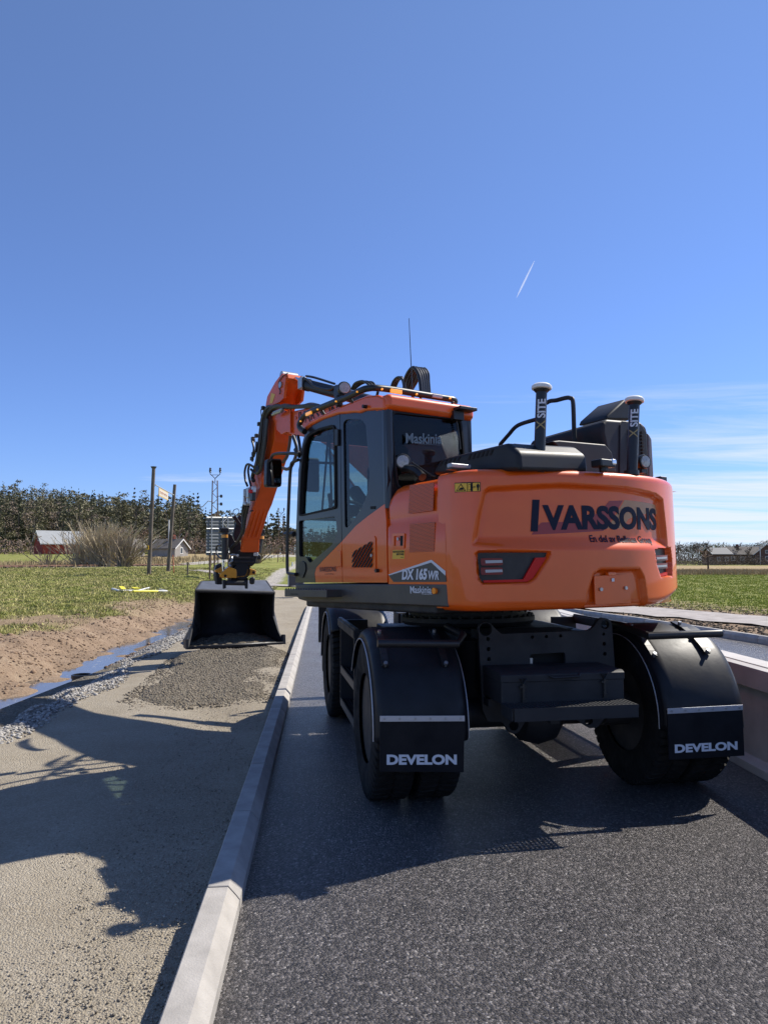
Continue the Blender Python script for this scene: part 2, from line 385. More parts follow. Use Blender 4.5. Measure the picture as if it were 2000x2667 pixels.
soil = g.mix(.35, soil, g.ramp(g.noise(26, 6, .7), [(.35, (.12, .08, .05)), (.65, (.42, .33, .24))]))
green = g.ramp(g.noise(.55, 8, .7), [(.32, (.15, .17, .04)), (.5, (.25, .25, .065)), (.7, (.38, .32, .14))])
green = g.mix(.45, green, g.ramp(g.noise(9, 6, .75), [(.35, (.05, .07, .018)), (.65, (.21, .24, .06))]))
dry = g.ramp(g.noise(.5, 8, .7), [(.3, (.22, .155, .085)), (.55, (.33, .25, .135)), (.75, (.42, .34, .19))])
stone = g.ramp(g.vor(22, 'Color'), [(.1, (.22, .20, .175)), (.9, (.46, .43, .38))])
c = g.mix(sp.outputs[0], soil, green); c = g.mix(sp.outputs[1], c, dry); c = g.mix(sp.outputs[2], c, stone)
bh = g.math('ADD', g.noise(7, 8, .7), g.math('MULTIPLY', g.noise(45, 4, .6), .4))
GROUND = g.out(c, .93, g.bump(bh, .9, .07), .15)
ground = struct(big('ground', vs, fs, GROUND))
zr, zg, zb = zones(XX, YY)
ca = ground.data.color_attributes.new('zone', 'FLOAT_COLOR', 'POINT')
ca.data.foreach_set('color', np.stack([zr.ravel(), zg.ravel(), zb.ravel(), np.ones(nu*nv)], 1).astype(np.float32).ravel())
# ---- asphalt road between the kerbs
def leftedge(y): return -.375-.085*y + .9*float(sstep(23, 34, y))*(max(y-23, 0)/11)*3
def rightedge(y): return float(np.interp(y, [-8, 0, 8, 13.5, 18.4, 22.2, 30, 40], [9.2, 8.9, 8.15, 7.3, 6.35, 5.35, 3.6, 1.4]))
a = NT('asphalt')
ag = a.vor(92, 'Color'); agd = a.vor(92, 'Distance'); fine = a.noise(260, 3, .7); big_ = a.noise(.6, 5, .6)
col = a.ramp(ag, [(.0, (.016, .015, .014)), (.4, (.068, .061, .058)), (.7, (.155, .139, .132)), (.9, (.34, .31, .295)), (1, (.70, .66, .62))])
col = a.mix(.15, col, a.ramp(big_, [(.35, (.028, .028, .032)), (.65, (.055, .052, .054))]))
hgt = a.math('ADD', a.math('MULTIPLY', agd, -1.5), a.math('MULTIPLY', a.noise(240, 3, .7), .9))
ASPH = a.out(col, a.ramp(a.noise(1.1, 4), [(.35, .30), (.7, .40)]), a.bump(hgt, 1.0, .012), .7)
ys = np.arange(-8, 41, .5); N = 20
vs = []; 
for y in ys:
    l, r = leftedge(y), rightedge(y)
    vs += [(l+(r-l)*k/N, y, .004) for k in range(N+1)]
fs = [(i*(N+1)+k, i*(N+1)+k+1, (i+1)*(N+1)+k+1, (i+1)*(N+1)+k) for i in range(len(ys)-1) for k in range(N)]
struct(big('road', vs, fs, ASPH))
# ---- gravel path
p = NT('compacted_gravel')
base = p.ramp(p.noise(.9, 7, .6, .5), [(.3, (.29, .245, .18)), (.5, (.38, .33, .25)), (.72, (.46, .405, .32))])
st = p.ramp(p.vor(105, 'Color'), [(.05, (.16, .14, .115)), (.5, (.33, .29, .23)), (.95, (.58, .54, .46))])
c = p.mix(.38, base, st); c = p.mix(p.math('MULTIPLY', p.noise(2.4, 6, .7), .35), c, (.20, .155, .10))
hh = p.math('ADD', p.math('MULTIPLY', p.vor(105), -1.3), p.math('ADD', p.math('MULTIPLY', p.noise(90, 5, .8), 1.3), p.math('MULTIPLY', p.noise(4, 3), 1.0)))
GRAV = p.out(c, .95, p.bump(hh, .8, .012), .12)
ys = np.arange(-6, 38, .25); N = 24; vs = []
for y in ys:
    l = -3.05-.085*y+.08*sin(y*1.9)+.06*sin(y*4.3); r = leftedge(y)-.13
    for k in range(N+1):
        x = l+(r-l)*k/N
        vs.append((x, y, float(H(x, y))*(1 if y > 34 else 0)+(-.018 if y <= 34 else .02)+.012*sin(x*5+y*3)*sin(y*2.2)*(k > 0) - (.03 if k == 0 else 0)))
fs = [(i*(N+1)+k, i*(N+1)+k+1, (i+1)*(N+1)+k+1, (i+1)*(N+1)+k) for i in range(len(ys)-1) for k in range(N)]
struct(big('gravel_path', vs, fs, GRAV))
# ---- cycle path on the right, and a narrow path crossing the grass on the left
def strip(name, pts, w, material, dz=.03, st=.6):
    P = spline([np.array(q, float) for q in pts], 14); vs = []
    for i, q in enumerate(P):
        t = P[min(i+1, len(P)-1)]-P[max(i-1, 0)]; t /= np.linalg.norm(t); n = np.array([-t[1], t[0]])
        for k in range(7):
            s_ = q+n*w*(k/6-.5); vs.append((s_[0], s_[1], float(H(s_[0], s_[1]))+dz))
    fs = [(i*7+k, i*7+k+1, (i+1)*7+k+1, (i+1)*7+k) for i in range(len(P)-1) for k in range(6)]
    return struct(big(name, vs, fs, material))
PATHM = mat('pale_path', (.30, .27, .25), .9, var=.18, vscale=2.5, bump=.3, bscale=90)
strip('cycle_path', [(19, -1), (13.5, 10.5), (9.4, 19.2), (4.6, 29.5), (-1, 41)], 2.45, PATHM, .05)
strip('field_path', [(-14, 52), (-10.5, 47), (-7.5, 42.5), (-3, 40.5), (3, 40)], 1.2, PATHM, .05)
# ---- ditch water
w = NT('muddy_water'); 
foam = w.ramp(w.noise(9, 6, .75, 1.0), [(.60, (.10, .085, .07)), (.68, (.42, .42, .40))])
WATER = w.out(foam, w.ramp(w.noise(9, 6, .75, 1.0), [(.60, .10), (.7, .6)]), w.bump(w.noise(5, 3), .12, .02), .9)
ys = np.arange(4, 26.5, .25); vs = []
for y in ys:
    c0 = -4.32-.085*y-.12*sin(y*.9)-.07*sin(y*2.3)
    wd = .75
    for k in range(5): vs.append((c0-wd+2*wd*k/4, y, -.412+.002*sin(y)))
fs = [(i*5+k, i*5+k+1, (i+1)*5+k+1, (i+1)*5+k) for i in range(len(ys)-1) for k in range(4)]
struct(big('ditch_water', vs, fs, WATER))
# ---- kerbstones, one by one
KERB = mat('kerb_concrete', (.33, .31, .285), .85, var=.16, vscale=7, bump=.25, bscale=130, det=9)
def kerb_mesh(w=.15, h=.125, ln=.986):
    b = MB(); prof = [(-w, -.12), (-w, h-.006), (-w+.006, h), (-.052, h), (-.014, h-.042), (0, h-.06), (0, -.12)]
    n = len(prof); vs = [(x, y, z) for y in (0.0, .004, ln-.004, ln) for x, z in prof]
    vs = [(x*(.99 if y in (0.0, ln) else 1), y, z-(.003 if y in (0.0, ln) and z > 0 else 0)) for x, y, z in vs]
    fs = [tuple(range(n))[::-1], tuple(3*n+k for k in range(n))]+[(j*n+i, j*n+(i+1) % n, (j+1)*n+(i+1) % n, (j+1)*n+i) for j in range(3) for i in range(n)]
    b.add(vs, fs); return b
def kerb_run(fn, y0, n, mirror, label, group):
    first = None; y = y0
    for i in range(n):
        x0 = fn(y); dx = fn(y+1)-x0; L_ = hypot(dx, 1); y1 = y+1/L_; a_ = atan2(-(fn(y1)-x0), (y1-y))
        if first is None:
            o = kerb_mesh().build('kerbstone', KERB, None, smooth=25); first = o
        else:
            o = first.copy(); sc.collection.objects.link(o)
        o.location = (x0, y, 0 if mirror == 1 else .03); o.rotation_euler = (0, 0, a_); 
        if mirror < 0: o.scale = (-1, 1, 1)
        o.location.z += random.uniform(-.003, .003); tag(o, label, 'kerbstone', group); y = y1
kerb_run(leftedge, -1.6, 36, 1, 'pale concrete kerbstone in the raised row between gravel path and asphalt', 'kerbstones along the left edge of the asphalt')
kerb_run(rightedge, 4, 33, -1, 'concrete kerbstone of the far right road edge beyond the barrier', 'kerbstones along the right edge of the road')
# ---- concrete barrier
CONC = mat('barrier_concrete', (.36, .365, .36), .85, var=.15, vscale=3, bump=.2, bscale=60, det=8)
CONCT = mat('barrier_coping', (.42, .41, .39), .7, var=.1, vscale=4, bump=.1, bscale=60)
bar = thing('concrete_barrier', 'long grey concrete barrier wall standing on the asphalt right of the excavator', 'barrier', (2.85, 5, 0))
bx = lambda y: 2.985-.027*y
y0, y1 = -3, 14
def bprism(prof, name, m, ya=y0, yb=y1, bev=.006):
    b = MB(); b.prism([(bx(ya)+x, ya, z) for x, z in prof], (bx(yb)-bx(ya), yb-ya, 0)); return b.build(name, m, bar, bevel=bev)
bprism([(-.05, .004), (-.05, .07), (.03, .10), (.03, .632), (.25, .632), (.25, .004)], 'wall', CONC)
bprism([(-.01, .634), (-.01, .79), (.055, .80), (.055, .785), (.085, .785), (.085, .80), (.27, .80), (.27, .634)], 'coping', CONCT, bev=.004)
# ---- contrail and a few things lying in the scene
# ------------------------------------------------------------- EXCAVATOR: upper structure
EX = thing('wheeled_excavator', 'orange and dark grey wheeled excavator on the asphalt, its bucket on the gravel path', 'excavator', (.76, 6.3, 0))
U = UP.w; G = UC.w
def UB(): return MB(U)
def part(b, name, m, parent=None, bevel=0, smooth=35, **k): return b.build(name, m, parent or EX, bevel, smooth, **k)
def put(vf, name, m, parent=None, T=U, smooth=35, bevel=0):
    b = MB(T); b.add(*vf); return b.build(name, m, parent or EX, bevel, smooth)
XS = -1.25
def yz(c, x=XS): h = UP.hit(*c, 0, x); return (h[1], h[2])
def side(pts, cv=c1, x=XS): return [yz(cv(*p), x) for p in pts]
def splate(outer, holes, name, m, x=XS, t=.04, parent=None, bevel=.005, r=0.):
    o = rpoly(outer, r) if r else outer
    return put(plate(o, holes, t, lambda a, b, w: (x+t/2-w, a, b)), name, m, parent, bevel=bevel, smooth=30)
# revolving frame and skirt
b = UB(); b.box((0, -.15, 1.33), (2.42, 1.9, .2)); part(b, 'revolving_frame', CHASS, bevel=.02)
sk = side([(95, 1916), (1352, 1916), (1366, 2110), (1000, 2092), (600, 2075), (190, 2062), (125, 2045), (98, 2010)])
b = UB(); b.prism([(XS-.004, y, z) for y, z in sk], (.5, 0, 0)); skirt = part(b, 'side_skirt', SKIRT, bevel=.012)
stp = side([(22, 1960), (300, 1965), (372, 1965), (372, 2028), (22, 2022)], x=XS-.12)
b = UB(); b.prism([(XS-.14, y, z) for y, z in stp], (.14, 0, 0)); y0_, y1_ = stp[0][0], stp[2][0]; zt = stp[0][1]
for i in range(16):
    yy = y0_+(y1_-y0_)*(i+.5)/16; b.add([(XS-.14, yy-.008, zt), (XS-.14, yy+.008, zt), (XS-.14, yy, zt+.014), (XS-.13, yy-.008, zt), (XS-.13, yy+.008, zt), (XS-.13, yy, zt+.014)], [(0, 1, 2), (3, 5, 4), (0, 2, 5, 3), (1, 4, 5, 2)])
part(b, 'cab_step', SKIRT, skirt, bevel=.003)
# ---- engine-side body behind the cab
JY, CY = yz(c1(1345, 1700))[0], yz(c1(852, 1700))[0]            # joint to counterweight, joint to cab panel
def bodyprof(k):
    top = 2.145; return [(-1.25, 1.43), (-1.252, 1.70), (-1.25, 1.835), (-1.235, 1.855), (-1.237, 1.90), (-1.24, 2.0), (-1.232, 2.06), (-1.205, 2.11), (-1.16, 2.137), (-1.08, top), (-.6, top+.01), (1.2, top+.01)]
b = UB(); N = len(bodyprof(0))
def bp(i, j):
    y = CY+(JY-CY)*i; p = bodyprof(0)[min(int(round(j*(N-1))), N-1)]; s = .10*max(0, 1-i/.16)**2
    x, z = p; 
    if z > 1.9: z = z-s*(z-1.9)/.25*1.0
    return (x+(.012*max(0, 1-i/.05)**2), y, z)
b.grid(bp, 40, N-1); b.add([(-1.25+.01, CY, 1.43), (-1.23, CY, 2.05), (1.2, CY, 2.1), (1.2, CY, 1.43)], [(0, 1, 2, 3)])
body = part(b, 'engine_side_door', ORANGE, smooth=50)
b = UB(); b.box((.35, -.2, 1.8), (1.68, 1.55, .66)); part(b, 'machine_body', ORANGE, bevel=.05, seg=3) if False else b.build('machine_body', ORANGE, EX, .05, 35, 3)
# perforated cooling mesh: hole pattern is drawn by the panel's own UVs
def perf():
    m = bpy.data.materials.new('perforated_orange'); m.use_nodes = True; t = m.node_tree; bs = t.nodes['Principled BSDF']
    uvn = t.nodes.new('ShaderNodeUVMap'); s = t.nodes.new('ShaderNodeSeparateXYZ'); t.links.new(uvn.outputs[0], s.inputs[0])
    def M_(op, a, b=None):
        n = t.nodes.new('ShaderNodeMath'); n.operation = op
        for i, v in enumerate((a, b)):
            if v is None: continue
            if isinstance(v, (int, float)): n.inputs[i].default_value = v
            else: t.links.new(v, n.inputs[i])
        return n.outputs[0]
    P = 112.0; v = M_('MULTIPLY', s.outputs[1], P); row = M_('FLOOR', v); off = M_('MULTIPLY', M_('MODULO', row, 2.0), .5)
    u = M_('ADD', M_('MULTIPLY', s.outputs[0], P*.62), off)
    fu = M_('SUBTRACT', M_('FRACT', u), .5); fv = M_('SUBTRACT', M_('FRACT', v), .5)
    d = M_('SQRT', M_('ADD', M_('MULTIPLY', fu, fu), M_('MULTIPLY', fv, fv))); k = M_('LESS_THAN', d, .36)
    mx = t.nodes.new('ShaderNodeMix'); mx.data_type = 'RGBA'; t.links.new(k, mx.inputs[0]); mx.inputs[6].default_value = (.74, .105, .012, 1); mx.inputs[7].default_value = (.012, .006, .005, 1)
    t.links.new(mx.outputs[2], bs.inputs['Base Color']); bs.inputs['Roughness'].default_value = .4; return m
PERF = perf()
for pl in ([(1047, 1098), (1250, 1074), (1240, 1308), (1036, 1333)], [(1048, 1418), (1256, 1404), (1250, 1645), (1044, 1655)]):
    q = side(pl); b = UB(); b.prism([(XS-.005, y, z) for y, z in q], (.004, 0, 0)); part(b, 'vent_mesh', PERF, body, uv=lambda v: (v[1]+5, v[2]))
hq = side([(905, 1498), (1008, 1494), (1004, 1622), (907, 1622)]); put(plate(rpoly(hq, .01), [rpoly(side([(922, 1520), (998, 1516), (995, 1600), (922, 1602)]), .005)], .008, lambda a, b_, w: (XS-.006-w, a, b_)), 'latch_frame', ORANGE, body)
lq = side([(968, 1518), (996, 1517), (994, 1600), (968, 1602)]); b = UB(); b.prism([(XS-.005, y, z) for y, z in lq], (.003, 0, 0)); lat = part(b, 'latch_recess', MATT, body)
def sdot(px, r, name, m, parent=body, cv=c1, x=XS, d=.012):
    y, z = yz(cv(*px), x); b = UB(); b.cyl((x+.004, y, z), (x-d, y, z), r, 12); return part(b, name, m, parent)
sdot((953, 1543), .011, 'lock', STEEL)
# labels on the side
def sflat(pts, name, m, parent, off=.003, cv=c1, x=XS):
    q = side(pts, cv, x); b = UB(); b.prism([(x-off, y, z) for y, z in q], (.0015, 0, 0)); return part(b, name, m, parent)
def stext(s, a, bq, h, name, m, parent, off=.005, cv=c1, x=XS, bold=.0, shear=0, up=(0, 1)):
    """text along the line from pixel a to pixel bq on the side plane; h = cap height in metres"""
    A, Bq = np.array(yz(cv(*a), x)), np.array(yz(cv(*bq), x)); d = Bq-A; ln = np.linalg.norm(d); d /= ln; n = np.array([d[1], -d[0]]); n = n if n[1] > 0 else -n
    vs_, fs_ = textm(s, 1.0, lambda x_, y_, z_: (x_, y_, z_), bold=bold, shear=shear); xs = [v[0] for v in vs_]; w = max(xs)-min(xs); x0 = min(xs)
    k = h/.70
    bb = UB(); bb.add([(x-off-v[2]*.5, *(A+d*((v[0]-x0)/w*ln)+n*(v[1]*k))) for v in vs_], fs_); return part(bb, name, m, parent, smooth=0)
yl = sflat([(905, 1636), (1002, 1634), (1000, 1708), (901, 1710)], 'battery_switch_label', YEL, body)
stext('HUVUDSTRÖM', (908, 1658), (998, 1656), .013, 'lettering', NAVY, yl, bold=.02)
stext('BRYTARE', (938, 1678), (998, 1677), .013, 'lettering', NAVY, yl, bold=.02)
stext('75Ah', (970, 1700), (996, 1699), .007, 'lettering', NAVY, yl)
bd = sflat([(866, 1840), (1226, 1716), (1342, 1810), (1342, 1848), (1225, 1738), (880, 1846)], 'badge_border', LETW, body, .004)
b2 = sflat([(872, 1846), (1222, 1740), (1346, 1850), (1350, 1900), (912, 1900)], 'model_badge', SKIRT, body, .004)
stext('DX 165', (985, 1876), (1196, 1876), .066, 'lettering', LETW, b2, .007, bold=.045, shear=.15)
stext('WR', (1204, 1876), (1292, 1880), .055, 'lettering', LETW, b2, .007, bold=.03, shear=.15)
stext('Maskinia', (1056, 1990), (1232, 1994), .046, 'lettering', LETW, skirt, .009, bold=.012)
stext('Din maskinpartner', (1150, 2004), (1238, 2006), .008, 'lettering', LETW, skirt, .009)
for i in range(4): sflat([(1056, 1962+i*10), (1066, 1962+i*10), (1066, 1966+i*10), (1056, 1966+i*10)], 'logo_stripe', LETW, skirt, .008)
sdot((1263, 1974), .021, 'side_marker_lamp', ORL, skirt, d=.022)
stext('DEVELON', (55, 2008), (118, 2008), .012, 'lettering', MATT, skirt, .004, x=XS-.14)
# ---- lower orange panels round the cab
rear_panel = splate(side([(482, 1562), (600, 1432), (700, 1352), (838, 1252), (850, 1400), (858, 1905), (490, 1905)]), [], 'side_panel', ORANGE, XS-.002, .05)
front_panel = splate(side([(478, 1566), (330, 1716), (270, 1782), (257, 1830), (265, 1905), (486, 1905)]), [], 'side_panel', ORANGE, XS-.002, .05)
vo = rpoly(side([(563, 1612), (590, 1590), (755, 1517), (766, 1540), (768, 1790), (750, 1806), (575, 1806)]), .012)
put(plate(vo, [], .012, lambda a, b_, w: (XS-.004-w, a, b_)), 'vent_frame', ORANGE, rear_panel, bevel=.003)
vb = UB()
REG = [(580, 1780), (746, 1780), (746, 1556), (580, 1654)]
def clip(poly, a, b_, keep):
    out = []; f = lambda p: ((b_[0]-a[0])*(p[1]-a[1])-(b_[1]-a[1])*(p[0]-a[0]))*keep
    for i in range(len(poly)):
        p, q = poly[i], poly[(i+1) % len(poly)]; fp_, fq = f(p), f(q)
        if fp_ >= 0: out.append(p)
        if fp_*fq < 0: t = fp_/(fp_-fq); out.append((p[0]+(q[0]-p[0])*t, p[1]+(q[1]-p[1])*t))
    return out
for i in range(-7, 8):
    x0 = 585+i*25; dx, dy = .5*420, -.866*420; q = [(x0, 1800), (x0+13, 1800), (x0+13+dx, 1800+dy), (x0+dx, 1800+dy)]
    for k in range(4):
        if len(q) > 2: q = clip(q, REG[k], REG[(k+1) % 4], -1)
    if len(q) > 2:
        q = side(q); vb.prism([(XS-.018, y, z) for y, z in q], (.003, 0, 0))
part(vb, 'vent_slots', MATT, rear_panel)
sdot((786, 1806), .014, 'rubber_stop', BLACK, rear_panel, d=.03); sdot((740, 1680), .012, 'lock', STEEL, rear_panel, d=.02)
hq = side([(447, 1640), (480, 1640), (482, 1775), (452, 1775)]); b = UB(); b.prism([(XS-.012, y, z) for y, z in hq], (.012, 0, 0)); part(b, 'hinge', ORANGE, front_panel, bevel=.004)
stext('IVARSSONS', (302, 1816), (438, 1812), .040, 'lettering', NAVY, front_panel, .007, bold=.0)
stext('En del av Bellman', (345, 1837), (418, 1837), .008, 'lettering', NAVY, front_panel, .007)
# ---- cab
cabs = []
door = splate(side([(95, 1905), (99, 1500), (112, 1150), (128, 900), (150, 760), (172, 670), (190, 635), (235, 596), (330, 550), (462, 508), (478, 1560), (330, 1712), (270, 1778), (253, 1830), (261, 1905)]),
    [rpoly(side([(135, 1352), (150, 1000), (172, 780), (205, 680), (300, 630), (412, 602), (428, 640), (433, 1285)]), .035), rpoly(side([(122, 1392), (428, 1355), (442, 1500), (400, 1590), (215, 1745), (180, 1690), (126, 1690)]), .03)], 'cab_door', CABG, XS, .05)
put(plate(rpoly(side([(130, 1356), (146, 1000), (166, 775), (200, 675), (300, 622), (414, 593), (432, 636), (438, 1290)]), .035), [rpoly(side([(139, 1344), (153, 1000), (176, 785), (212, 690), (300, 640), (406, 614), (421, 645), (427, 1276)]), .03)], .012, lambda a, b_, w: (XS-.006-w, a, b_)), 'window_seal', MATT, door)
splate(rpoly(side([(135, 1352), (150, 1000), (172, 780), (205, 680), (300, 630), (412, 602), (428, 640), (433, 1285)]), .035), [], 'window_pane', GLASS, XS+.02, .006, door, 0)
splate(rpoly(side([(122, 1392), (428, 1355), (442, 1500), (400, 1590), (215, 1745), (180, 1690), (126, 1690)]), .03), [], 'lower_window_pane', GLASS, XS+.02, .006, door, 0)
b = UB()
for a_, e_ in (((345, 640), (290, 1300)), ((350, 640), (370, 1290))):
    p_, q_ = yz(c1(*a_)), yz(c1(*e_)); b.tube([(XS+.03, *p_), (XS+.03, *q_)], .009, 6)
p_, q_ = yz(c1(165, 905)), yz(c1(428, 912)); b.tube([(XS+.035, *p_), (XS+.035, *q_)], .012, 6)
part(b, 'window_slider', MATT, door)
dh = rpoly(side([(128, 1740), (150, 1722), (180, 1740), (186, 1800), (160, 1870), (130, 1850)]), .02); put(plate(dh, [], .01, lambda a, b_, w: (XS-.004-w, a, b_)), 'door_handle', BLACK, door, bevel=.003)
hn = side([(436, 632), (462, 632), (462, 770), (436, 770)]); b = UB(); b.prism([(XS-.02, y, z) for y, z in hn], (.02, 0, 0)); part(b, 'door_hinge', BLACK, door, bevel=.005)
rq = splate(side([(466, 508), (600, 497), (640, 496), (690, 480), (800, 474), (838, 480), (848, 700), (860, 1060), (838, 1250), (700, 1350), (600, 1430), (482, 1558)]), [rpoly(side([(491, 575), (520, 548), (640, 550), (678, 592), (700, 850), (708, 1010), (690, 1170), (640, 1300), (525, 1452), (505, 1440)]), .03)], 'cab_side_frame', CABG, XS, .05)
splate(rpoly(side([(491, 575), (520, 548), (640, 550), (678, 592), (700, 850), (708, 1010), (690, 1170), (640, 1300), (525, 1452), (505, 1440)]), .03), [], 'side_window_pane', GLASS, XS+.012, .006, rq, 0)
gq = side([(720, 1272), (760, 1270), (758, 1294), (720, 1296)]); b = UB(); b.prism([(XS-.004, y, z) for y, z in gq], (.004, 0, 0)); part(b, 'drain_slot', MATT, rq)
# rounded rear corner post, rear wall with window, right side, front, floor, ceiling
YR = yz(c1(850, 800))[0]; XR = -.44
ZT = 2.72
RW = [(-1.215, ZT-.02), (-.545, ZT-.005), (-.525, 2.52), (-.50, 2.12), (-1.165, 2.12), (-1.185, 2.3)]
ro = [(XS+.02, ZT+.03), (XR-.04, ZT+.05), (XR, 2.45), (XR, 1.9), (XS+.02, 1.9)]
rw = put(plate(ro, [rpoly(RW, .05)], .05, lambda a, b_, w: (a, YR+.025+w, b_)), 'rear_wall', CABG, bevel=.005)
put(plate(rpoly(RW, .05), [], .006, lambda a, b_, w: (a, YR+.015+w, b_)), 'rear_window_pane', GLASSD, rw)
put(plate(rpoly([(x-.012*np.sign(x+.85), z-.012*np.sign(z-2.4)) if 0 else (x, z) for x, z in RW], .05), [rpoly([(-.86+(x+.86)*.955, 2.42+(z-2.42)*.955) for x, z in RW], .05)], .01, lambda a, b_, w: (a, YR-.004+w, b_)), 'window_seal', MATT, rw)
b = UB(); b.tube([(XS+.035, YR+.03, 2.74), (XS+.036, YR+.03, 2.3), (XS+.04, YR+.03, 1.98)], .042, 14); part(b, 'corner_post', CABG)
yf = yz(c1(115, 1200))[0]
rs = put(plate([(YR, 1.5), (YR, ZT+.03), (yf-.12, ZT+.02), (yf, 2.4), (yf+.03, 1.5)], [rpoly([(YR+.12, 2.05), (YR+.12, 2.66), (yf-.2, 2.66), (yf-.07, 2.35), (yf-.05, 1.75), (.3, 1.75)], .05)], .04, lambda a, b_, w: (XR-.02+w, a, b_)), 'cab_right_frame', CABG, bevel=.005)
put(plate([(YR+.1, 2.0), (YR+.1, 2.68), (yf-.2, 2.68), (yf-.05, 2.35), (yf-.03, 1.7), (.3, 1.7)], [], .005, lambda a, b_, w: (XR-.02+w, a, b_)), 'right_window_pane', GLASS, rs)
b = UB(); b.tube([(XS+.04, yf-.13, 2.74), (XS+.03, yf-.02, 2.45), (XS+.03, yf+.02, 1.9), (XS+.03, yf+.04, 1.46)], .032, 8); b.tube([(XR-.03, yf-.13, 2.74), (XR-.03, yf-.02, 2.45), (XR-.03, yf+.02, 1.9), (XR-.03, yf+.04, 1.46)], .032, 8); b.tube([(XS+.03, yf+.0, 2.02), (XR-.03, yf+.0, 2.02)], .02, 8); part(b, 'front_frame', CABG)
b = UB(); b.prism([(XS+.05, yf-.11, 2.7), (XR-.05, yf-.11, 2.7), (XR-.05, yf, 2.3), (XR-.05, yf+.02, 1.5), (XS+.05, yf+.02, 1.5), (XS+.05, yf, 2.3)], (0, .004, 0)); part(b, 'windscreen', GLASS)
b = UB(); b.box(((XS+XR)/2, (YR+yf)/2, 1.47), (XR-XS-.06, yf-YR-.04, .06)); part(b, 'cab_floor', MATT)
# interior
b = UB(); cx = -.85
b.grid(lambda i, j: (cx-.22+.44*i, -.02+.46*j, 1.86+.05*sin(pi*j)-.03*cos(2*pi*i)), 8, 8)
b.box((cx, .2, 1.82), (.46, .46, .1)); part(b, 'seat_cushion', mat('seat_fabric', (.03, .03, .034), .9), bevel=.03)
b = UB(); b.box((cx, -.06, 2.12), (.44, .12, .52)); b.box((cx, -.1, 2.47), (.26, .09, .18)); part(b, 'seat_backrest', MATS['seat_fabric'], bevel=.04)
b = UB(); b.box((cx, .2, 1.63), (.36, .36, .28)); 
for s_ in (-.3, .3):
    b.box((cx+s_, .25, 2.02), (.1, .42, .09)); b.cyl((cx+s_, .42, 2.05), (cx+s_, .46, 2.2), .02, 8)
part(b, 'seat_console', MATT, bevel=.01)
b = UB(); yw, zw = .62, 2.08
b.tube([(cx+.19*cos(t), yw+.19*sin(t)*.75, zw+.19*sin(t)*.55) for t in np.linspace(0, 2*pi, 24, endpoint=False)], .016, 8, closed=True); b.cyl((cx, yw, zw), (cx, .75, 1.6), .03, 10); b.cyl((cx-.18, yw, zw), (cx+.18, yw, zw), .012, 6); part(b, 'steering_wheel', BLACK)
b = UB(); b.box((XR-.14, .62, 2.22), (.16, .03, .24)); b.cyl((XR-.1, .62, 2.1), (XR-.1, .6, 1.7), .012, 6); b.box((XS+.2, .35, 1.9), (.1, .05, .14)); part(b, 'monitor', BLACK, bevel=.01)
# roof
rtop = [(150, 672), (180, 610), (235, 556), (300, 524), (470, 444), (640, 376), (700, 352), (790, 348), (846, 372), (852, 400)]
rbot = [(848, 474), (800, 472), (690, 480), (640, 500), (600, 496), (462, 508), (330, 552), (235, 600), (196, 634), (172, 672)]
rp = side(rtop+rbot)
b = UB(); b.prism([(XS-.02, y, z) for y, z in rp], (XR-XS+.03, 0, 0)); roof = b.build('cab_roof', ORANGE, EX, .03, 40, 4)
b = UB(); b.box(((XS+XR)/2, YR+.06, ZT+.045), (XR-XS+.02, .2, .12)); b.build('roof_rear_edge', ORANGE, roof, .04, 40, 4)
sdot((684, 445), .014, 'rubber_stop', BLACK, roof, x=XS-.02, d=.035)
b = UB(); b.box(((XS+XR)/2, .1, ZT-.02), (XR-XS-.06, 1.1, .03)); part(b, 'headliner', mat('headliner', (.12, .12, .12), .9), roof)
# light bar hugging the roof
def sp3(px, x, cv=c1): return UP.hit(*cv(*px), 0, x)
bar_pts = [(172, 652), (140, 628), (128, 600), (140, 565), (185, 508), (300, 455), (430, 402), (540, 358), (650, 305)]
P = [sp3(q, XS-.05) for q in bar_pts]
def rp3(px, y): return UP.hit(*c1(*px), 1, y)
YB = P[-1][1]-.10
P += [sp3((700, 292), XS-.03), rp3((760, 288), YB-.0), rp3((880, 300), YB), rp3((1100, 336), YB), rp3((1300, 368), YB), rp3((1400, 385), YB), rp3((1418, 405), YB+.04)]
b = UB(); b.tube(spline(P, 6), .026, 12); lbar = part(b, 'light_bar', BLACK, smooth=60)
def amber(px, ln, r=.012, m=AMBER, name='amber_marker_lamp', rear=False):
    c = rp3(px, YB-.026) if rear else sp3(px, XS-.076); bb = UB(); d = (ln, .018, r*2) if rear else (.018, ln, r*2)
    bb.box(c, d); return part(bb, name, m, lbar, bevel=.005)
for px, ln in (((205, 500), .10), ((278, 467), .014), ((432, 400), .014), ((608, 320), .014), ((137, 565), .012)): amber(px, ln, .014 if ln > .05 else .007)
for px, ln in (((930, 318), .105), ((812, 298), .016), ((1100, 340), .016), ((1376, 374), .02)): amber(px, ln, .017 if ln > .05 else .008, rear=True)
amber((1270, 358), .1, .015, LED, 'clear_marker_lamp', True)
for k in (5, 7): b = UB(); b.cyl(P[k], P[k]+np.array([.08, 0, -.1]), .012, 6); part(b, 'light_bar_bracket', BLACK, lbar)
for px in ((780, 350), (1140, 380), (1400, 430)): b = UB(); q = rp3(px, YB+.02); b.cyl(q+np.array([0, 0, .03]), q+np.array([0, .05, -.06]), .012, 6); part(b, 'light_bar_bracket', BLACK, lbar)
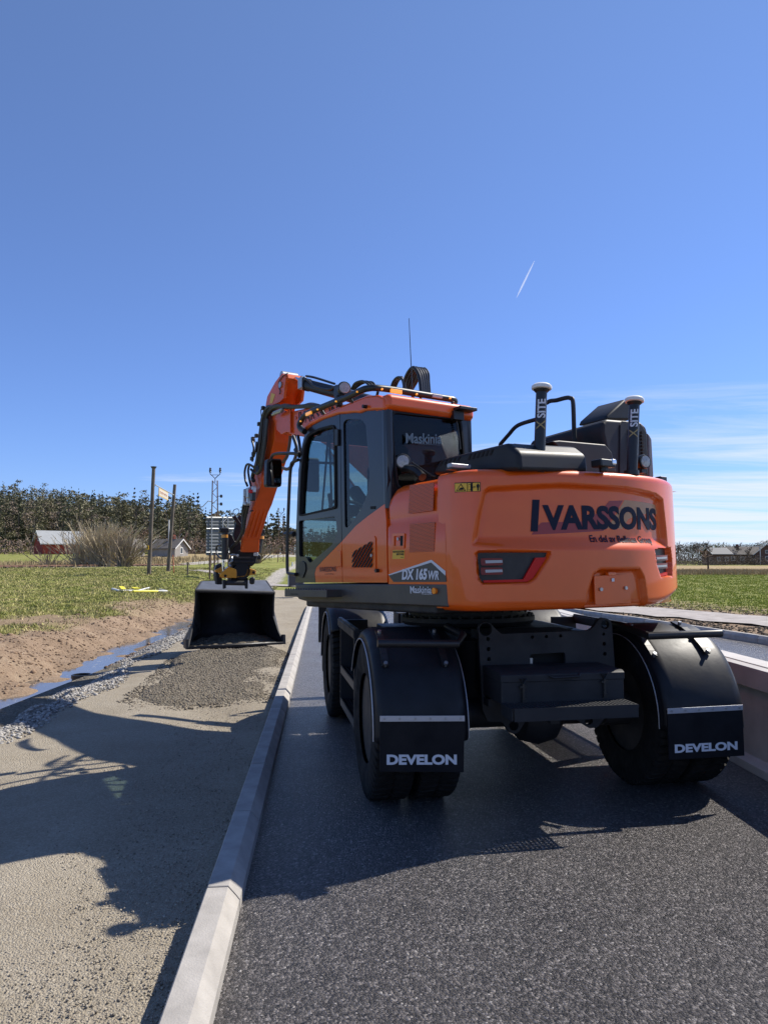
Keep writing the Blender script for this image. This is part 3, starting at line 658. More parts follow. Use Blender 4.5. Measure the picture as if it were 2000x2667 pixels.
# work lamps: short round housing with a flat lens
def lamp(c, d, r, name='work_lamp', up=None, parent=None, tall=1.25):
    c = np.array(c, float); d = np.array(d, float); d /= np.linalg.norm(d); bb = UB()
    bb.lathe([(r*.35, -.09), (r*.8, -.075), (r*1.05, -.02), (r*1.08, .0), (r*1.0, .012)], c, d, 20); o = part(bb, name, BLACK, parent, smooth=40)
    bl = UB(); bl.lathe([(r*.88, .010), (r*.8, .016), (.0001, .019)], c, d, 20); part(bl, 'lens', LENS, o)
    br = UB(); br.box(c-d*.03+np.array([0, 0, -r*1.15]), (.04, .04, r*.9)); part(br, 'bracket', BLACK, o)
    return o
lamp(sp3((500, 290), XS-.02), (-.3, -1, .05), .052)
lc = sp3((480, 320), XS-.02); b = UB(); b.box(lc+np.array([.02, .05, .0]), (.09, .10, .14)); b.box(lc+np.array([-.01, .03, -.07]), (.06, .05, .1)); part(b, 'lamp_housing', BLACK, bevel=.02)
# rear-view lamp and bracket at right of rear window
q = rp3((1490, 470), YR-.06); b = UB(); b.box(q, (.17, .13, .025)); b.box(q+np.array([-.05, .02, -.05]), (.1, .05, .07)); b.tube(spline([rp3((1400, 400), YR-.02), rp3((1385, 480), YR-.03), rp3((1430, 560), YR-.02), rp3((1452, 700), YR-.02), rp3((1462, 800), YR-.02)], 5), .008, 6); part(b, 'roof_bracket', BLACK, bevel=.004)
# lamp on the left front corner of the hood
q = UP.hit(*c1(985, 900), 0, -1.12); lamp(q, (-.55, -1, 0), .055)
b = UB(); b.tube(spline([q+np.array([.02, .05, -.05]), UP.hit(*c1(1040, 960), 0, -1.1), UP.hit(*c1(1100, 985), 0, -1.08), UP.hit(*c1(1150, 1030), 0, -1.08)], 5), .032, 8); b.tube(spline([UP.hit(*c1(1060, 905), 0, -1.1), UP.hit(*c1(1110, 940), 0, -1.08), UP.hit(*c1(1200, 1000), 0, -1.08), UP.hit(*c1(1260, 1025), 0, -1.08)], 5), .006, 6); part(b, 'lamp_arm', BLACK)
# rear window lettering
def rtext(s, a, e, h, m, y=None, bold=0., off=.012, name='lettering', parent=None):
    y = YR if y is None else y; A, E = UP.hit(*c1(*a), 1, y), UP.hit(*c1(*e), 1, y); d = E-A; ln = np.linalg.norm(d); d /= ln; n = np.array([0, 0, 1.0])
    vs_, fs_ = textm(s, 1.0, lambda x_, y_, z_: (x_, y_, z_), bold=bold); xs = [v[0] for v in vs_]; w = max(xs)-min(xs); x0 = min(xs); k = h/.70
    bb = UB(); bb.add([A+d*((v[0]-x0)/w*ln)+n*v[1]*k+np.array([0, -off, 0])-np.array([0, v[2], 0]) for v in vs_], fs_); return part(bb, name, m, parent, smooth=0)
GREYL = mat('letter_grey', (.16, .22, .24), .6)
rtext('Maskinia', (1004, 748), (1300, 752), .075, GREYL, bold=.02, parent=rw); rtext('www.maskinia.se', (1105, 758), (1290, 768), .012, GREYL, parent=rw)
# grab rail in front of the door, mirrors
hr = [(97, 1838), (50, 1830), (28, 1790), (30, 1500), (45, 1100), (58, 940), (75, 905), (120, 885)]
b = UB(); b.tube(spline([sp3(q, XS-.02) for q in hr], 6), .016, 8); rail = part(b, 'grab_rail', BLACK)
for q in ((30, 1503), (75, 1503)): b = UB(); b.cyl(sp3((q[0]-18, q[1]), XS), sp3((q[0]+10, q[1]), XS), .025, 8); part(b, 'rail_clamp', BLACK, rail)
b = UB(); b.cyl(sp3((95, 800), XS), sp3((130, 850), XS), .02, 8); part(b, 'rail_clamp', BLACK, rail)
xm = XS-.02
b = UB(); b.tube(spline([sp3((127, 835), xm), sp3((60, 832), xm), sp3((0, 832), xm), sp3((-55, 834), xm), sp3((-95, 850), xm), sp3((-112, 900), xm)], 6), .015, 8)
b.tube(spline([sp3((75, 690), xm), sp3((100, 760), xm), sp3((107, 830), xm)], 4), .016, 8)
part(b, 'mirror_arm', BLACK, rail)
mq = [UP.hit(*c3(*q), 1, yf+.35) for q in ((612, 722), (720, 722), (718, 932), (606, 928))]
o2 = rpoly([(p_[0], p_[2]) for p_ in mq], .03)
mir = put(plate(o2, [], .06, lambda a, b_, w: (a, yf+.38+w, b_)), 'mirror', BLACK, bevel=.012)
cxm = sum(p_[0] for p_ in o2)/len(o2); czm = sum(p_[1] for p_ in o2)/len(o2)
put(plate([(cxm+.01+(p_[0]-cxm)*.84, czm+(p_[1]-czm)*.90) for p_ in o2], [], .004, lambda a, b_, w: (a, yf+.346-.03*(a-cxm)+w, b_)), 'mirror_glass', MIRROR, mir)
b = UB(); b.box(sp3((235, 1010), XS+.3), (.14, .05, .33)); part(b, 'inner_mirror', BLACK, bevel=.02)
# ---- counterweight
CWP = [(-1.25, -1.20), (-1.25, -1.28), (-1.247, -1.35), (-1.225, -1.43), (-1.16, -1.515), (-1.0, -1.60), (-.75, -1.70), (-.45, -1.785), (-.15, -1.83), (.1, -1.825), (.33, -1.775), (.55, -1.675), (.8, -1.50), (1.0, -1.32), (1.15, -1.12), (1.22, -.92), (1.25, -.6)]
CP = np.array(spline(CWP, 24)); SL = np.concatenate([[0], np.cumsum(np.hypot(*(CP[1:]-CP[:-1]).T))]); TN = np.gradient(CP, SL, axis=0); TN /= np.linalg.norm(TN, axis=1)[:, None]; NO = np.stack([TN[:, 1], -TN[:, 0]], 1)
Z0, Z1 = 1.262, 2.152
def cwp(s, z, off=0.):
    x = np.interp(s, SL, CP[:, 0]); y = np.interp(s, SL, CP[:, 1]); nx = np.interp(s, SL, NO[:, 0]); ny = np.interp(s, SL, NO[:, 1]); return np.array([x+nx*off, y+ny*off, z])
o_ = UP.cam()
def cwhit(px, py):
    d = UP.dir(px, py); best = None
    for i in range(len(CP)-1):
        p, q = CP[i], CP[i+1]; e = q-p; den = d[0]*e[1]-d[1]*e[0]
        if abs(den) < 1e-9: continue
        t = ((p[0]-o_[0])*e[1]-(p[1]-o_[1])*e[0])/den; k = ((p[0]-o_[0])*d[1]-(p[1]-o_[1])*d[0])/den
        if t > 0 and -1e-6 <= k <= 1+1e-6 and (best is None or t < best[0]): best = (t, SL[i]+k*(SL[i+1]-SL[i]), o_[2]+t*d[2])
    if best is None: return (float(np.interp(.50, CP[150:, 0], SL[150:])), o_[2]+1.0*d[2])
    return best[1:]
def cwinset(s, z):
    s = np.asarray(s, float); z = np.asarray(z, float)
    fa = sstep(cwhit(*c2(500, 1030))[1], cwhit(*c2(500, 940))[1], z); return .042*sstep(.013, -.013, sdf(s, z, PA))*fa
def cwpoly(pts): return [cwhit(*c2(*p)) for p in pts]
PA = cwpoly([(318, 985), (345, 830), (385, 668), (410, 648), (850, 625), (1250, 648), (1440, 688), (1480, 720), (1500, 900), (1510, 1010), (1200, 1120), (700, 1030)])
PB = cwpoly([(330, 1050), (345, 1036), (790, 1036), (782, 1062), (694, 1200), (655, 1224), (372, 1230), (345, 1200)])
PB2 = cwpoly([(1436, 1022), (1529, 1012), (1540, 1100), (1540, 1182), (1474, 1190), (1450, 1120)])
PC = cwpoly([(1008, 1420), (1030, 1290), (1062, 1180), (1095, 1153), (1335, 1150), (1362, 1200), (1395, 1420)])
def sdf(S, Z, poly):
    d = np.full(S.shape, 1e9); ins = np.zeros(S.shape, bool); n = len(poly)
    for i in range(n):
        a, b = np.array(poly[i]), np.array(poly[(i+1) % n]); e = b-a; t = np.clip(((S-a[0])*e[0]+(Z-a[1])*e[1])/(e@e), 0, 1)
        d = np.minimum(d, np.hypot(S-a[0]-t*e[0], Z-a[1]-t*e[1])); c = (a[1] > Z) != (b[1] > Z)
        with np.errstate(all='ignore'): ins ^= c & (S < a[0]+(Z-a[1])*e[0]/(e[1] if abs(e[1]) > 1e-12 else 1e-12))
    return np.where(ins, -d, d)
sA = np.arange(0, SL[-1], .008); 
# vertical profile: (z, inward)
zp = []; rt, rb = .045, .055
for k in range(7): a_ = pi/2*k/6; zp.append((Z0+rb-rb*sin(pi/2-a_), rb-rb*sin(a_)) if 0 else (Z0+rb*(1-cos(a_)), rb*(1-sin(a_))))
zp += [(z, 0) for z in np.arange(Z0+rb+.008, Z1-rt-.004, .0085)]
for k in range(7): a_ = pi/2*k/6; zp.append((Z1-rt+rt*sin(a_), rt*(1-cos(a_))))
zp += [(Z1+.004, .10), (Z1+.006, .45)]
SS, KK = np.meshgrid(sA, np.arange(len(zp)), indexing='ij'); zpa = np.array(zp); ZZc = zpa[KK, 0]; IN = zpa[KK, 1]
top_edge = 1-sstep(Z1-.12, Z1-.02, ZZc)
fadeA = sstep(*(sorted([cwhit(*c2(500, 1010))[1], cwhit(*c2(500, 840))[1]])), ZZc)
dA = cwinset(SS, ZZc)
dB = .05*sstep(.006, -.006, sdf(SS, ZZc, PB)); dB2 = .05*sstep(.005, -.005, sdf(SS, ZZc, PB2)); dC = .04*sstep(.012, -.006, sdf(SS, ZZc, PC))
# soft sweep from the lamp recess towards the middle
ZB = cwhit(*c2(800, 1100))[1]; SB = cwhit(*c2(560, 1100))[0]; 
sweep = .0*np.exp(-((ZZc-ZB+.03)/.12)**2)*sstep(SB+.75, SB+.1, SS)*sstep(SB-.55, SB-.35, SS)
IN2 = IN + (dA+dB+dB2+dC+sweep)*(IN < .12)
rise = .075*sstep(np.interp(.05, CP[150:, 0], SL[150:]), np.interp(.6, CP[150:, 0], SL[150:]), SS)*sstep(Z0+.2, Z0, ZZc)
vsx = np.interp(SS, SL, CP[:, 0])-np.interp(SS, SL, NO[:, 0])*IN2; vsy = np.interp(SS, SL, CP[:, 1])-np.interp(SS, SL, NO[:, 1])*IN2
b = UB(); nk = len(zp); V_ = np.stack([vsx.ravel(), vsy.ravel(), (ZZc+rise).ravel()], 1); fs_ = [(i*nk+k, (i+1)*nk+k, (i+1)*nk+k+1, i*nk+k+1) for i in range(len(sA)-1) for k in range(nk-1)]
b.add(V_, fs_); cw = part(b, 'counterweight', ORANGE, smooth=60)
b = UB(); b.prism([(*cwp(s, Z0+.012, -.05)[:2], Z0+.012) for s in np.arange(.0, SL[-1], .1)]+[(1.1, -.5, Z0+.012), (-1.2, -.5, Z0+.012)], (0, 0, .05)); part(b, 'counterweight_underside', ORANGE, cw)
def cwpatch(poly, off, name, m, parent, th=.0, r=.0, n=14, hug=False):
    """a patch that follows the curved face, inside a polygon in (s, z)"""
    pl = rpoly(poly, r) if r else poly; s0, s1 = min(p[0] for p in pl), max(p[0] for p in pl); 
    cu = bpy.data.curves.new('c', 'CURVE'); cu.dimensions = '2D'; cu.fill_mode = 'BOTH'; cu.extrude = th/2
    spn = cu.splines.new('POLY'); spn.points.add(len(pl)-1); spn.use_cyclic_u = True
    for i, p in enumerate(pl): spn.points[i].co = (p[0], p[1], 0, 1)
    ob = bpy.data.objects.new('tmp', cu); sc.collection.objects.link(ob); me = bpy.data.meshes.new_from_object(ob.evaluated_get(bpy.context.evaluated_depsgraph_get()))
    bm = bmesh.new(); bm.from_mesh(me)
    for k in range(1, int((s1-s0)/.06)+1): bmesh.ops.bisect_plane(bm, geom=bm.verts[:]+bm.edges[:]+bm.faces[:], plane_co=(s0+k*.06, 0, 0), plane_no=(1, 0, 0))
    if hug:
        zl, zh = min(p[1] for p in pl), max(p[1] for p in pl)
        for k in range(1, int((zh-zl)/.015)+1): bmesh.ops.bisect_plane(bm, geom=bm.verts[:]+bm.edges[:]+bm.faces[:], plane_co=(0, zl+k*.015, 0), plane_no=(0, 1, 0))
    bm.verts.ensure_lookup_table(); bm.verts.index_update()
    ins_ = cwinset([v.co.x for v in bm.verts], [v.co.y for v in bm.verts]) if hug else [0]*len(bm.verts)
    vs_ = [cwp(v.co.x, v.co.y, off+v.co.z-ins_[i]) for i, v in enumerate(bm.verts)]; fs_ = [tuple(v.index for v in f.verts) for f in bm.faces]; bm.free()
    bpy.data.objects.remove(ob); bpy.data.curves.remove(cu); bpy.data.meshes.remove(me); return put((vs_, fs_), name, m, parent)
# lamp clusters
pod = cwpatch(PB, -.044, 'tail_lamp_housing', BLACK, cw, .004)
cwpatch(cwpoly([(376, 1213), (390, 1212), (630, 1206), (706, 1072), (775, 1070), (690, 1198), (652, 1221), (380, 1227)]), -.030, 'red_reflector', RED, pod, .02)
for y in (1097, 1155):
    lb = cwpoly([(358, y-22), (498, y-22), (500, y+22), (362, y+24)]); cwpatch(lb, -.026, 'lamp_lens', DRED, pod, .03, .012); lw = cwpoly([(388, y-8), (494, y-10), (496, y+6), (390, y+10)]); cwpatch(lw, -.008, 'led_strip', LED, pod, .004)
pod2 = cwpatch(PB2, -.044, 'tail_lamp_housing', BLACK, cw, .004)
for y in (1075, 1125):
    lb = cwpoly([(1445, y-18), (1520, y-20), (1522, y+12), (1452, y+20)]); cwpatch(lb, -.026, 'lamp_lens', DRED, pod2, .03, .008); lw = cwpoly([(1448, y-6), (1512, y-9), (1513, y+2), (1452, y+8)]); cwpatch(lw, -.008, 'led_strip', LED, pod2, .004)
cwpatch(cwpoly([(1472, 1170), (1528, 1162), (1528, 1180), (1476, 1188)]), -.03, 'red_reflector', RED, pod2, .02)
pp = cwpoly([(1062, 1186), (1280, 1174), (1291, 1350), (1070, 1362)]); pl = cwpatch(pp, -.012, 'number_plate_carrier', ORANGE, cw, .012, .012)
for q in ((1101, 1268), (1254, 1259)): s_, z_ = cwhit(*c2(*q)); b = UB(); b.cyl(cwp(s_, z_, -.01), cwp(s_, z_, .006), .012, 10); part(b, 'bolt', STEEL, pl)
s_, z_ = cwhit(*c2(1170, 1172)); b = UB(); b.box(cwp(s_, z_, -.015), (.075, .03, .022)); part(b, 'plate_lamp', ORANGE, pl, bevel=.004)
cwpatch(cwpoly([(1166, 1200), (1182, 1199), (1183, 1219), (1167, 1220)]), .0, 'sticker', WHITE, pl, .002)
# warning label
wl = cwpatch(cwpoly([(199, 611), (357, 606), (357, 664), (201, 670)]), .003, 'warning_label', MATT, cw, .001, .004)
for q in ([(203, 615), (276, 613), (276, 664), (204, 666)], [(280, 613), (353, 610), (353, 661), (280, 664)]): cwpatch(cwpoly(q), .0045, 'label_field', YEL, wl, .001)
cwpatch(cwpoly([(239, 616), (270, 661), (210, 662)]), .0055, 'pictogram', MATT, wl, .001); cwpatch(cwpoly([(239, 624), (263, 657), (218, 658)]), .0068, 'pictogram', YEL, wl, .001)
cwpatch(cwpoly([(228, 650), (240, 640), (252, 640), (256, 654), (228, 655)]), .0080, 'pictogram', MATT, wl, .001)
cwpatch(cwpoly([(285, 620), (299, 619), (299, 656), (285, 657)]), .0055, 'pictogram', MATT, wl, .001); cwpatch(cwpoly([(287, 623), (297, 622), (297, 653), (287, 654)]), .0068, 'pictogram', YEL, wl, .001)
cwpatch(cwpoly([(304, 637), (310, 630), (310, 635), (321, 634), (321, 629), (327, 636), (321, 643), (321, 638), (310, 639), (310, 644)]), .0055, 'pictogram', MATT, wl, .001)
cwpatch(cwpoly([(339, 614), (345, 614), (345, 620), (351, 623), (350, 640), (347, 640), (346, 659), (338, 659), (337, 640), (334, 640), (333, 623), (339, 620)]), .0055, 'pictogram', MATT, wl, .001)
# company lettering: three overlapping flags and the words
def cwtext(s, a, e, hL, hR, name, m, off, bold=0., shear=0., first=1.0):
    (s0, z0), (s1, z1) = cwhit(*c2(*a)), cwhit(*c2(*e)); vs_, fs_ = textm(s, 1.0, lambda x, y, z: (x, y, z), bold=bold, shear=shear); xs = [v[0] for v in vs_]; w = max(xs)-min(xs); x0 = min(xs); out = []
    ft = bmesh.new(); fv = []
    for v in vs_:
        k = (v[0]-x0)/w; h = (hL+(hR-hL)*k)/.72; fv.append(ft.verts.new((s0+(s1-s0)*k, z0+(z1-z0)*k+v[1]*h, v[2])))
    for f in fs_:
        try: ft.faces.new([fv[i] for i in f])
        except ValueError: pass
    for k in range(1, int((s1-s0)/.012)+1): bmesh.ops.bisect_plane(ft, geom=ft.verts[:]+ft.edges[:]+ft.faces[:], plane_co=(s0+k*.012, 0, 0), plane_no=(1, 0, 0))
    zl = min(v.co.y for v in ft.verts)
    for k in range(1, 22): bmesh.ops.bisect_plane(ft, geom=ft.verts[:]+ft.edges[:]+ft.faces[:], plane_co=(0, zl+k*.012, 0), plane_no=(0, 1, 0))
    ft.verts.index_update(); ins_ = cwinset([v.co.x for v in ft.verts], [v.co.y for v in ft.verts])
    out = [cwp(v.co.x, v.co.y, off+v.co.z-ins_[i]) for i, v in enumerate(ft.verts)]; fs_ = [tuple(v.index for v in f.verts) for f in ft.faces]; ft.free()
    return put((out, fs_), name, m, cw, smooth=0)
OFA = 0.0
cwpatch(cwpoly([(688, 928), (722, 878), (752, 852), (1010, 846), (1068, 812), (1115, 790), (1180, 718), (1265, 716), (1200, 820), (1140, 905), (900, 918)]), OFA+.0015, 'logo_flag', MAROON, cw, .001, hug=True)
cwpatch(cwpoly([(1165, 890), (1225, 800), (1275, 712), (1440, 735), (1470, 745), (1480, 800), (1380, 800), (1300, 830), (1262, 890)]), OFA+.0008, 'logo_flag', TAN, cw, .001, hug=True)
hI = cwhit(*c2(715, 712))[1]-cwhit(*c2(710, 897))[1]
cwtext('I', (681, 897), (745, 897), hI, hI, 'lettering', NAVY, OFA+.003, .045, .10)
hv = cwhit(*c2(800, 745))[1]-cwhit(*c2(800, 890))[1]; hs = cwhit(*c2(1450, 768))[1]-cwhit(*c2(1450, 892))[1]
cwtext('VARSSONS', (760, 890), (1478, 893), hv, hs, 'lettering', NAVY, OFA+.003, .045, .0)
cwtext('En del av Bellman Group', (1052, 972), (1438, 980), hv*.30, hv*.30, 'lettering', NAVY, OFA+.003, .020)
# ---- things on top of the counterweight
def mast(px_base, px_top, disc):
    base = UP.hit(*c2(*px_base), 2, 2.15); base[1] += .06; 
    r = UP.dir(*c2(*px_top)); t = (base[1]-o_[1])/r[1]; top = o_+r*t
    b = UB(); b.cyl(base-np.array([0, 0, .02]), top, .036, 20); b.cyl(base, base+np.array([0, 0, .03]), .05, 16); m_ = part(b, 'antenna_mast', BLACK)
    d = (top-base)/np.linalg.norm(top-base); b = UB(); b.lathe([(.036, -.04), (.048, -.028), (.052, -.020)], top, d, 28); part(b, 'antenna_base', BLACK, m_)
    b = UB(); b.lathe([(.052, -.020), (.063, -.016), (.066, -.006), (.064, .004), (.052, .015), (.026, .021), (.0001, .022)], top, d, 28); part(b, 'antenna_cap', WHITE, m_)
    o = UP.cam(); n = o-base; n[2] = 0; n /= np.linalg.norm(n); a = np.array([-n[1], n[0], 0])
    for ph in (.15,):
        def mp_(x, y, z): th = ph+(-y+.022)/.036; return base+d*(.26+x)+(n*cos(th)+a*sin(th))*(.0375+z)
        A_, B_ = bisect(textm('SITE', .070, lambda x, y, z: (x+.075, y, z), bold=.002), .02, .006); b = UB(); b.add([mp_(*v) for v in A_], B_); part(b, 'lettering', LETW, m_, smooth=0)
        A_, B_ = bisect(textm('X', .085, lambda x, y, z: (x, y-.004, z)), .02, .006); b = UB(); b.add([mp_(*v) for v in A_], B_); part(b, 'lettering', mat('letter_gold', (.35, .26, .10), .5), m_, smooth=0)
    return m_
mast((760, 523), (735, 18), 0); mast((1335, 556), (1307, 98), 0)
def onrim(px, z=2.15, dy=0.): h = UP.hit(*c2(*px), 2, z); h[1] += dy; return h
q = onrim((670, 530), dy=.02); lamp(q+np.array([0, 0, .105]), (-.2, -1, 0), .05); 
b = UB(); b.box(q+np.array([0, 0, .015]), (.12, .06, .025)); part(b, 'lamp_foot', ORANGE)
q = onrim((1395, 565), dy=.03); lamp(q+np.array([0, 0, .10]), (-.15, -1, 0), .048)
q = onrim((1140, 532), dy=.03); b = UB(); b.box(q+np.array([0, 0, .045]), (.14, .09, .05)); b.cyl(q+np.array([0.0, 0, -.01]), q+np.array([0, 0, .03]), .03, 10); o = part(b, 'rear_camera', BLACK, bevel=.018, seg=3); b = UB(); b.box(q+np.array([.055, -.01, .055]), (.05, .08, .045)); part(b, 'camera_hood', CHROME, o, bevel=.015)
q = onrim((245, 545), 2.15, .03); b = UB(); b.box(q+np.array([0, 0, .042]), (.17, .05, .032)); o = part(b, 'beacon_lamp', LED, bevel=.01); b = UB(); b.box(q+np.array([0, 0, .022]), (.175, .055, .01)); b.cyl(q-np.array([0, 0, .02]), q+np.array([0, 0, .02]), .01, 8); part(b, 'lamp_base', BLACK, o)
q = UP.hit(*c2(1470, 590), 1, -1.35); b = UB(); b.box(q, (.08, .06, .045)); part(b, 'side_lamp', BLACK, bevel=.008)
# hoods
XL = -1.12
h1 = [(-1.12, -.62, 2.16), (-1.12, -.70, 2.235), (-1.12, -1.0, 2.285), (-1.12, -1.28, 2.33), (-1.12, -1.36, 2.30), (-1.12, -1.44, 2.15)]
sl = [UP.hit(*c2(*p), 0, -1.02) for p in ((60, 560), (72, 520), (100, 478), (130, 458), (300, 415), (462, 376), (520, 362), (590, 420), (600, 535))]
b = UB(); b.prism([(-1.02, p[1], p[2]) for p in sl], (.62, 0, .03)); hood = b.build('hood', HOOD, EX, .035, 40, 4)
for k in range(5): 
    q = side([(105+k*27, 505-k*7), (118+k*27, 478-k*7), (128+k*27, 476-k*7), (114+k*27, 506-k*7)], c2, -1.02); b = UB(); b.prism([(-1.024, y, z) for y, z in q], (.003, 0, 0)); part(b, 'hood_slot', MATT, hood)
for k in range(6):
    q = side([(278+k*27, 470-k*6), (290+k*27, 435-k*6), (303+k*27, 432-k*6), (290+k*27, 468-k*6)], c2, -1.02); b = UB(); b.prism([(-1.024, y, z) for y, z in q], (.003, 0, 0)); part(b, 'hood_slot', MATT, hood)
def rearpoly(pts, y, cv=c2): return [UP.hit(*cv(*p), 1, y) for p in pts]
YA = -1.36
q = rearpoly([(565, 545), (590, 430), (560, 372), (580, 364), (690, 374), (800, 388), (860, 440), (875, 545)], YA+.06); b = UB(); b.prism(q, (0, .8, 0)); b.build('hood', HOOD, EX, .03, 40, 4)
q = rearpoly([(874, 548), (868, 440), (820, 372), (800, 352), (845, 346), (1130, 372), (1170, 420), (1200, 548)], YA+.08); b = UB(); b.prism(q, (0, .7, -.02)); b.build('hood', HOOD, EX, .03, 40, 4)
q = rearpoly([(1170, 560), (1130, 390), (1110, 300), (1112, 240), (1135, 214), (1345, 230), (1382, 262), (1392, 300), (1400, 575)], YA+.1); b = UB(); b.prism(q, (0, .80, -.03)); ec = b.build('engine_cover', HOOD, EX, .04, 40, 4)
q = rearpoly([(1215, 560), (1218, 255), (1235, 225), (1345, 240), (1385, 300), (1392, 560)], YA+.09); b = UB(); b.prism(q, (0, .02, 0)); part(b, 'cover_panel', HOOD, ec, bevel=.012)
q = rearpoly([(1392, 300), (1415, 340), (1428, 575), (1398, 575)], YA+.12); b = UB(); b.prism(q, (0, .6, 0)); part(b, 'cover_side', mat('lit_grey', (.16, .16, .17), .5), ec, bevel=.012)  # side strip in a lighter hood grey, sunlight put into its colour
b = UB()
for k in range(10):
    z = 2.36+k*.028
    for x0 in (0, 1):
        c = UP.hit(*c2(1280+x0*76, 400), 1, YA+.085); b.box((c[0], YA+.083, z), (.022, .012, .017))
part(b, 'cover_grille', MATT, ec)
q = rearpoly([(1127, 220), (1140, 190), (1245, 95), (1262, 93), (1290, 110), (1290, 222)], YA+.35); b = UB(); b.prism(q, (0, .3, 0)); b.build('exhaust_cowl', HOOD, EX, .02, 40, 3)
q = [UP.hit(*c2(*p), 0, -.12) for p in ((480, 368), (520, 320), (585, 262), (620, 243), (700, 222), (765, 200))]; 
b = UB(); x2 = .02; P2 = [UP.hit(*c2(*p), 0, .25) for p in ((480, 372), (530, 315), (590, 255), (715, 215), (775, 118), (885, 84), (915, 88), (930, 115), (934, 270))]
b.tube(spline(P2[:4], 6), .018, 10); P3 = [UP.hit(*c2(*p), 0, .25) for p in ((765, 118), (830, 100), (885, 86), (912, 88), (928, 112), (934, 270))]; b.tube(spline([P2[3], P3[0]-np.array([0, 0, .0])][:1]+P3, 6)[6:], .018, 10); b.cyl(P2[0], (P2[0][0], P2[0][1]+.02, 2.14), .018, 10); b.cyl(P3[-1], (P3[-1][0], P3[-1][1], 2.14), .018, 10); part(b, 'handrail', CHASS)
b = UB(); b.box((.35, -.2, 2.16), (1.6, 1.5, .06)); part(b, 'deck', HOOD, bevel=.01)
# tank and boom foot brackets ahead
b = UB(); b.box((.85, .55, 1.75), (.7, .8, .66)); b.build('tank_cover', ORANGE, EX, .05, 40, 3)
b = UB()
for x in (.14, .56): b.prism([(x-.025, .2, 1.43), (x-.025, 1.05, 1.43), (x-.025, .75, 2.05), (x-.025, .45, 2.1)], (.05, 0, 0))
part(b, 'boom_bracket', ORANGE, bevel=.01)
# whip antenna on the roof
q = UP.hit(*c1(1068, 300), 1, -.2); r_ = UP.dir(1065, 829); t = (q[1]-o_[1])/r_[1]; b = UB(); b.tube([q-np.array([0, 0, .15]), o_+r_*t], [.005, .0025], 6); b.cyl(q-np.array([0, 0, .15]), q-np.array([0, 0, .05]), .014, 8); part(b, 'whip_antenna', BLACK)
# ------------------------------------------------------------- boom, stick, bucket
XA, XB = .2, .48
def pl(pts, cv=c3, x=XA): return [(x, *UP.hit(*cv(*p), 0, x)[1:]) for p in pts]
bm_top = [(.2, y, z) for y, z in ((4.02, 3.80), (3.25, 3.72), (2.5, 3.58), (1.8, 3.46), (1.2, 3.32), (.75, 3.0), (.48, 2.5), (.38, 1.95))]
bm_bot = [(.2, y, z) for y, z in ((.85, 1.55), (1.3, 1.95), (1.8, 2.45), (2.6, 2.95), (3.2, 3.24), (3.66, 3.38), (4.12, 3.50), (4.3, 3.52))]
b = UB(); b.prism(bm_top+bm_bot, (XB-XA, 0, 0)); boom = part(b, 'boom', ORANGE_D, bevel=.014)
# cheek plates at the boom end
ck = [UP.hit(*c7(*p), 0, XA-.03)[1:] for p in ((745, 735), (700, 770), (610, 740), (520, 760), (470, 830), (450, 900), (500, 1010), (520, 1090), (600, 1160), (680, 1120), (745, 1130))]
for x in (XA-.035, XB+.002): b = UB(); b.prism([(x, *p) for p in ck], (.033, 0, 0)); part(b, 'boom_end_cheek', ORANGE_D, boom, bevel=.008)
for p in ((840, 885), (780, 1067)): q = UP.hit(*c7(*p), 0, XA); b = UB(); b.cyl(q, q-np.array([.012, 0, 0]), .02, 10); part(b, 'bolt', ORANGE_D, boom)
qa = UP.hit(*c7(875, 985), 0, XA); qb = UP.hit(*c7(1400, 880), 0, XA)
vs_, fs_ = textm('IVARSSONS', 1, lambda x, y, z: (x, y, z), bold=.0); xs = [v[0] for v in vs_]; w_ = max(xs); b = UB()
b.add([np.array([XA-.004-v[2], *(qa[1:]+(qb[1:]-qa[1:])*(v[0]/w_*1.35))])+np.array([0, 0, v[1]*.24]) for v in vs_], fs_); part(b, 'lettering', NAVY, boom, smooth=0)
# stick
def pl0(pts): return [(XA, *UP.hit(*p, 0, XA)[1:]) for p in pts]
back = [(738, 973), (720, 995), (699, 1033), (694, 1063), (688, 1110), (676, 1160), (660, 1215), (650, 1265), (642, 1316), (634, 1367), (628, 1410), (626, 1438)]
near = [(632, 1438), (634, 1405), (656, 1333), (665, 1313), (704, 1190), (715, 1144), (717, 1108), (724, 1060), (733, 1025), (745, 1000), (750, 985), (748, 974)]
b = UB(); b.prism(pl0(back+near), (XB-XA, 0, 0)); stick = part(b, 'stick', ORANGE_D, bevel=.012)
# ribs along the machine side of the lower stick
LA = [UP.hit(*p, 0, XA) for p in ((705, 1187), (634, 1405))]
b = UB(); v = LA[1]-LA[0]; v /= np.linalg.norm(v)
for x in (.27, .34, .41): 
    a_ = UP.hit(660, 1320, 0, XA); e_ = UP.hit(636, 1400, 0, XA); b.tube([(x, a_[1]-.35*0, a_[2]), (x, *(np.array(a_[1:])*.02+np.array(e_[1:])*.98))], .018, 8)
    m0 = a_-v*.35; b.tube([(x, m0[1], m0[2]), (x, a_[1], a_[2])], .018, 8)
part(b, 'stick_rib', ORANGE_D, stick)
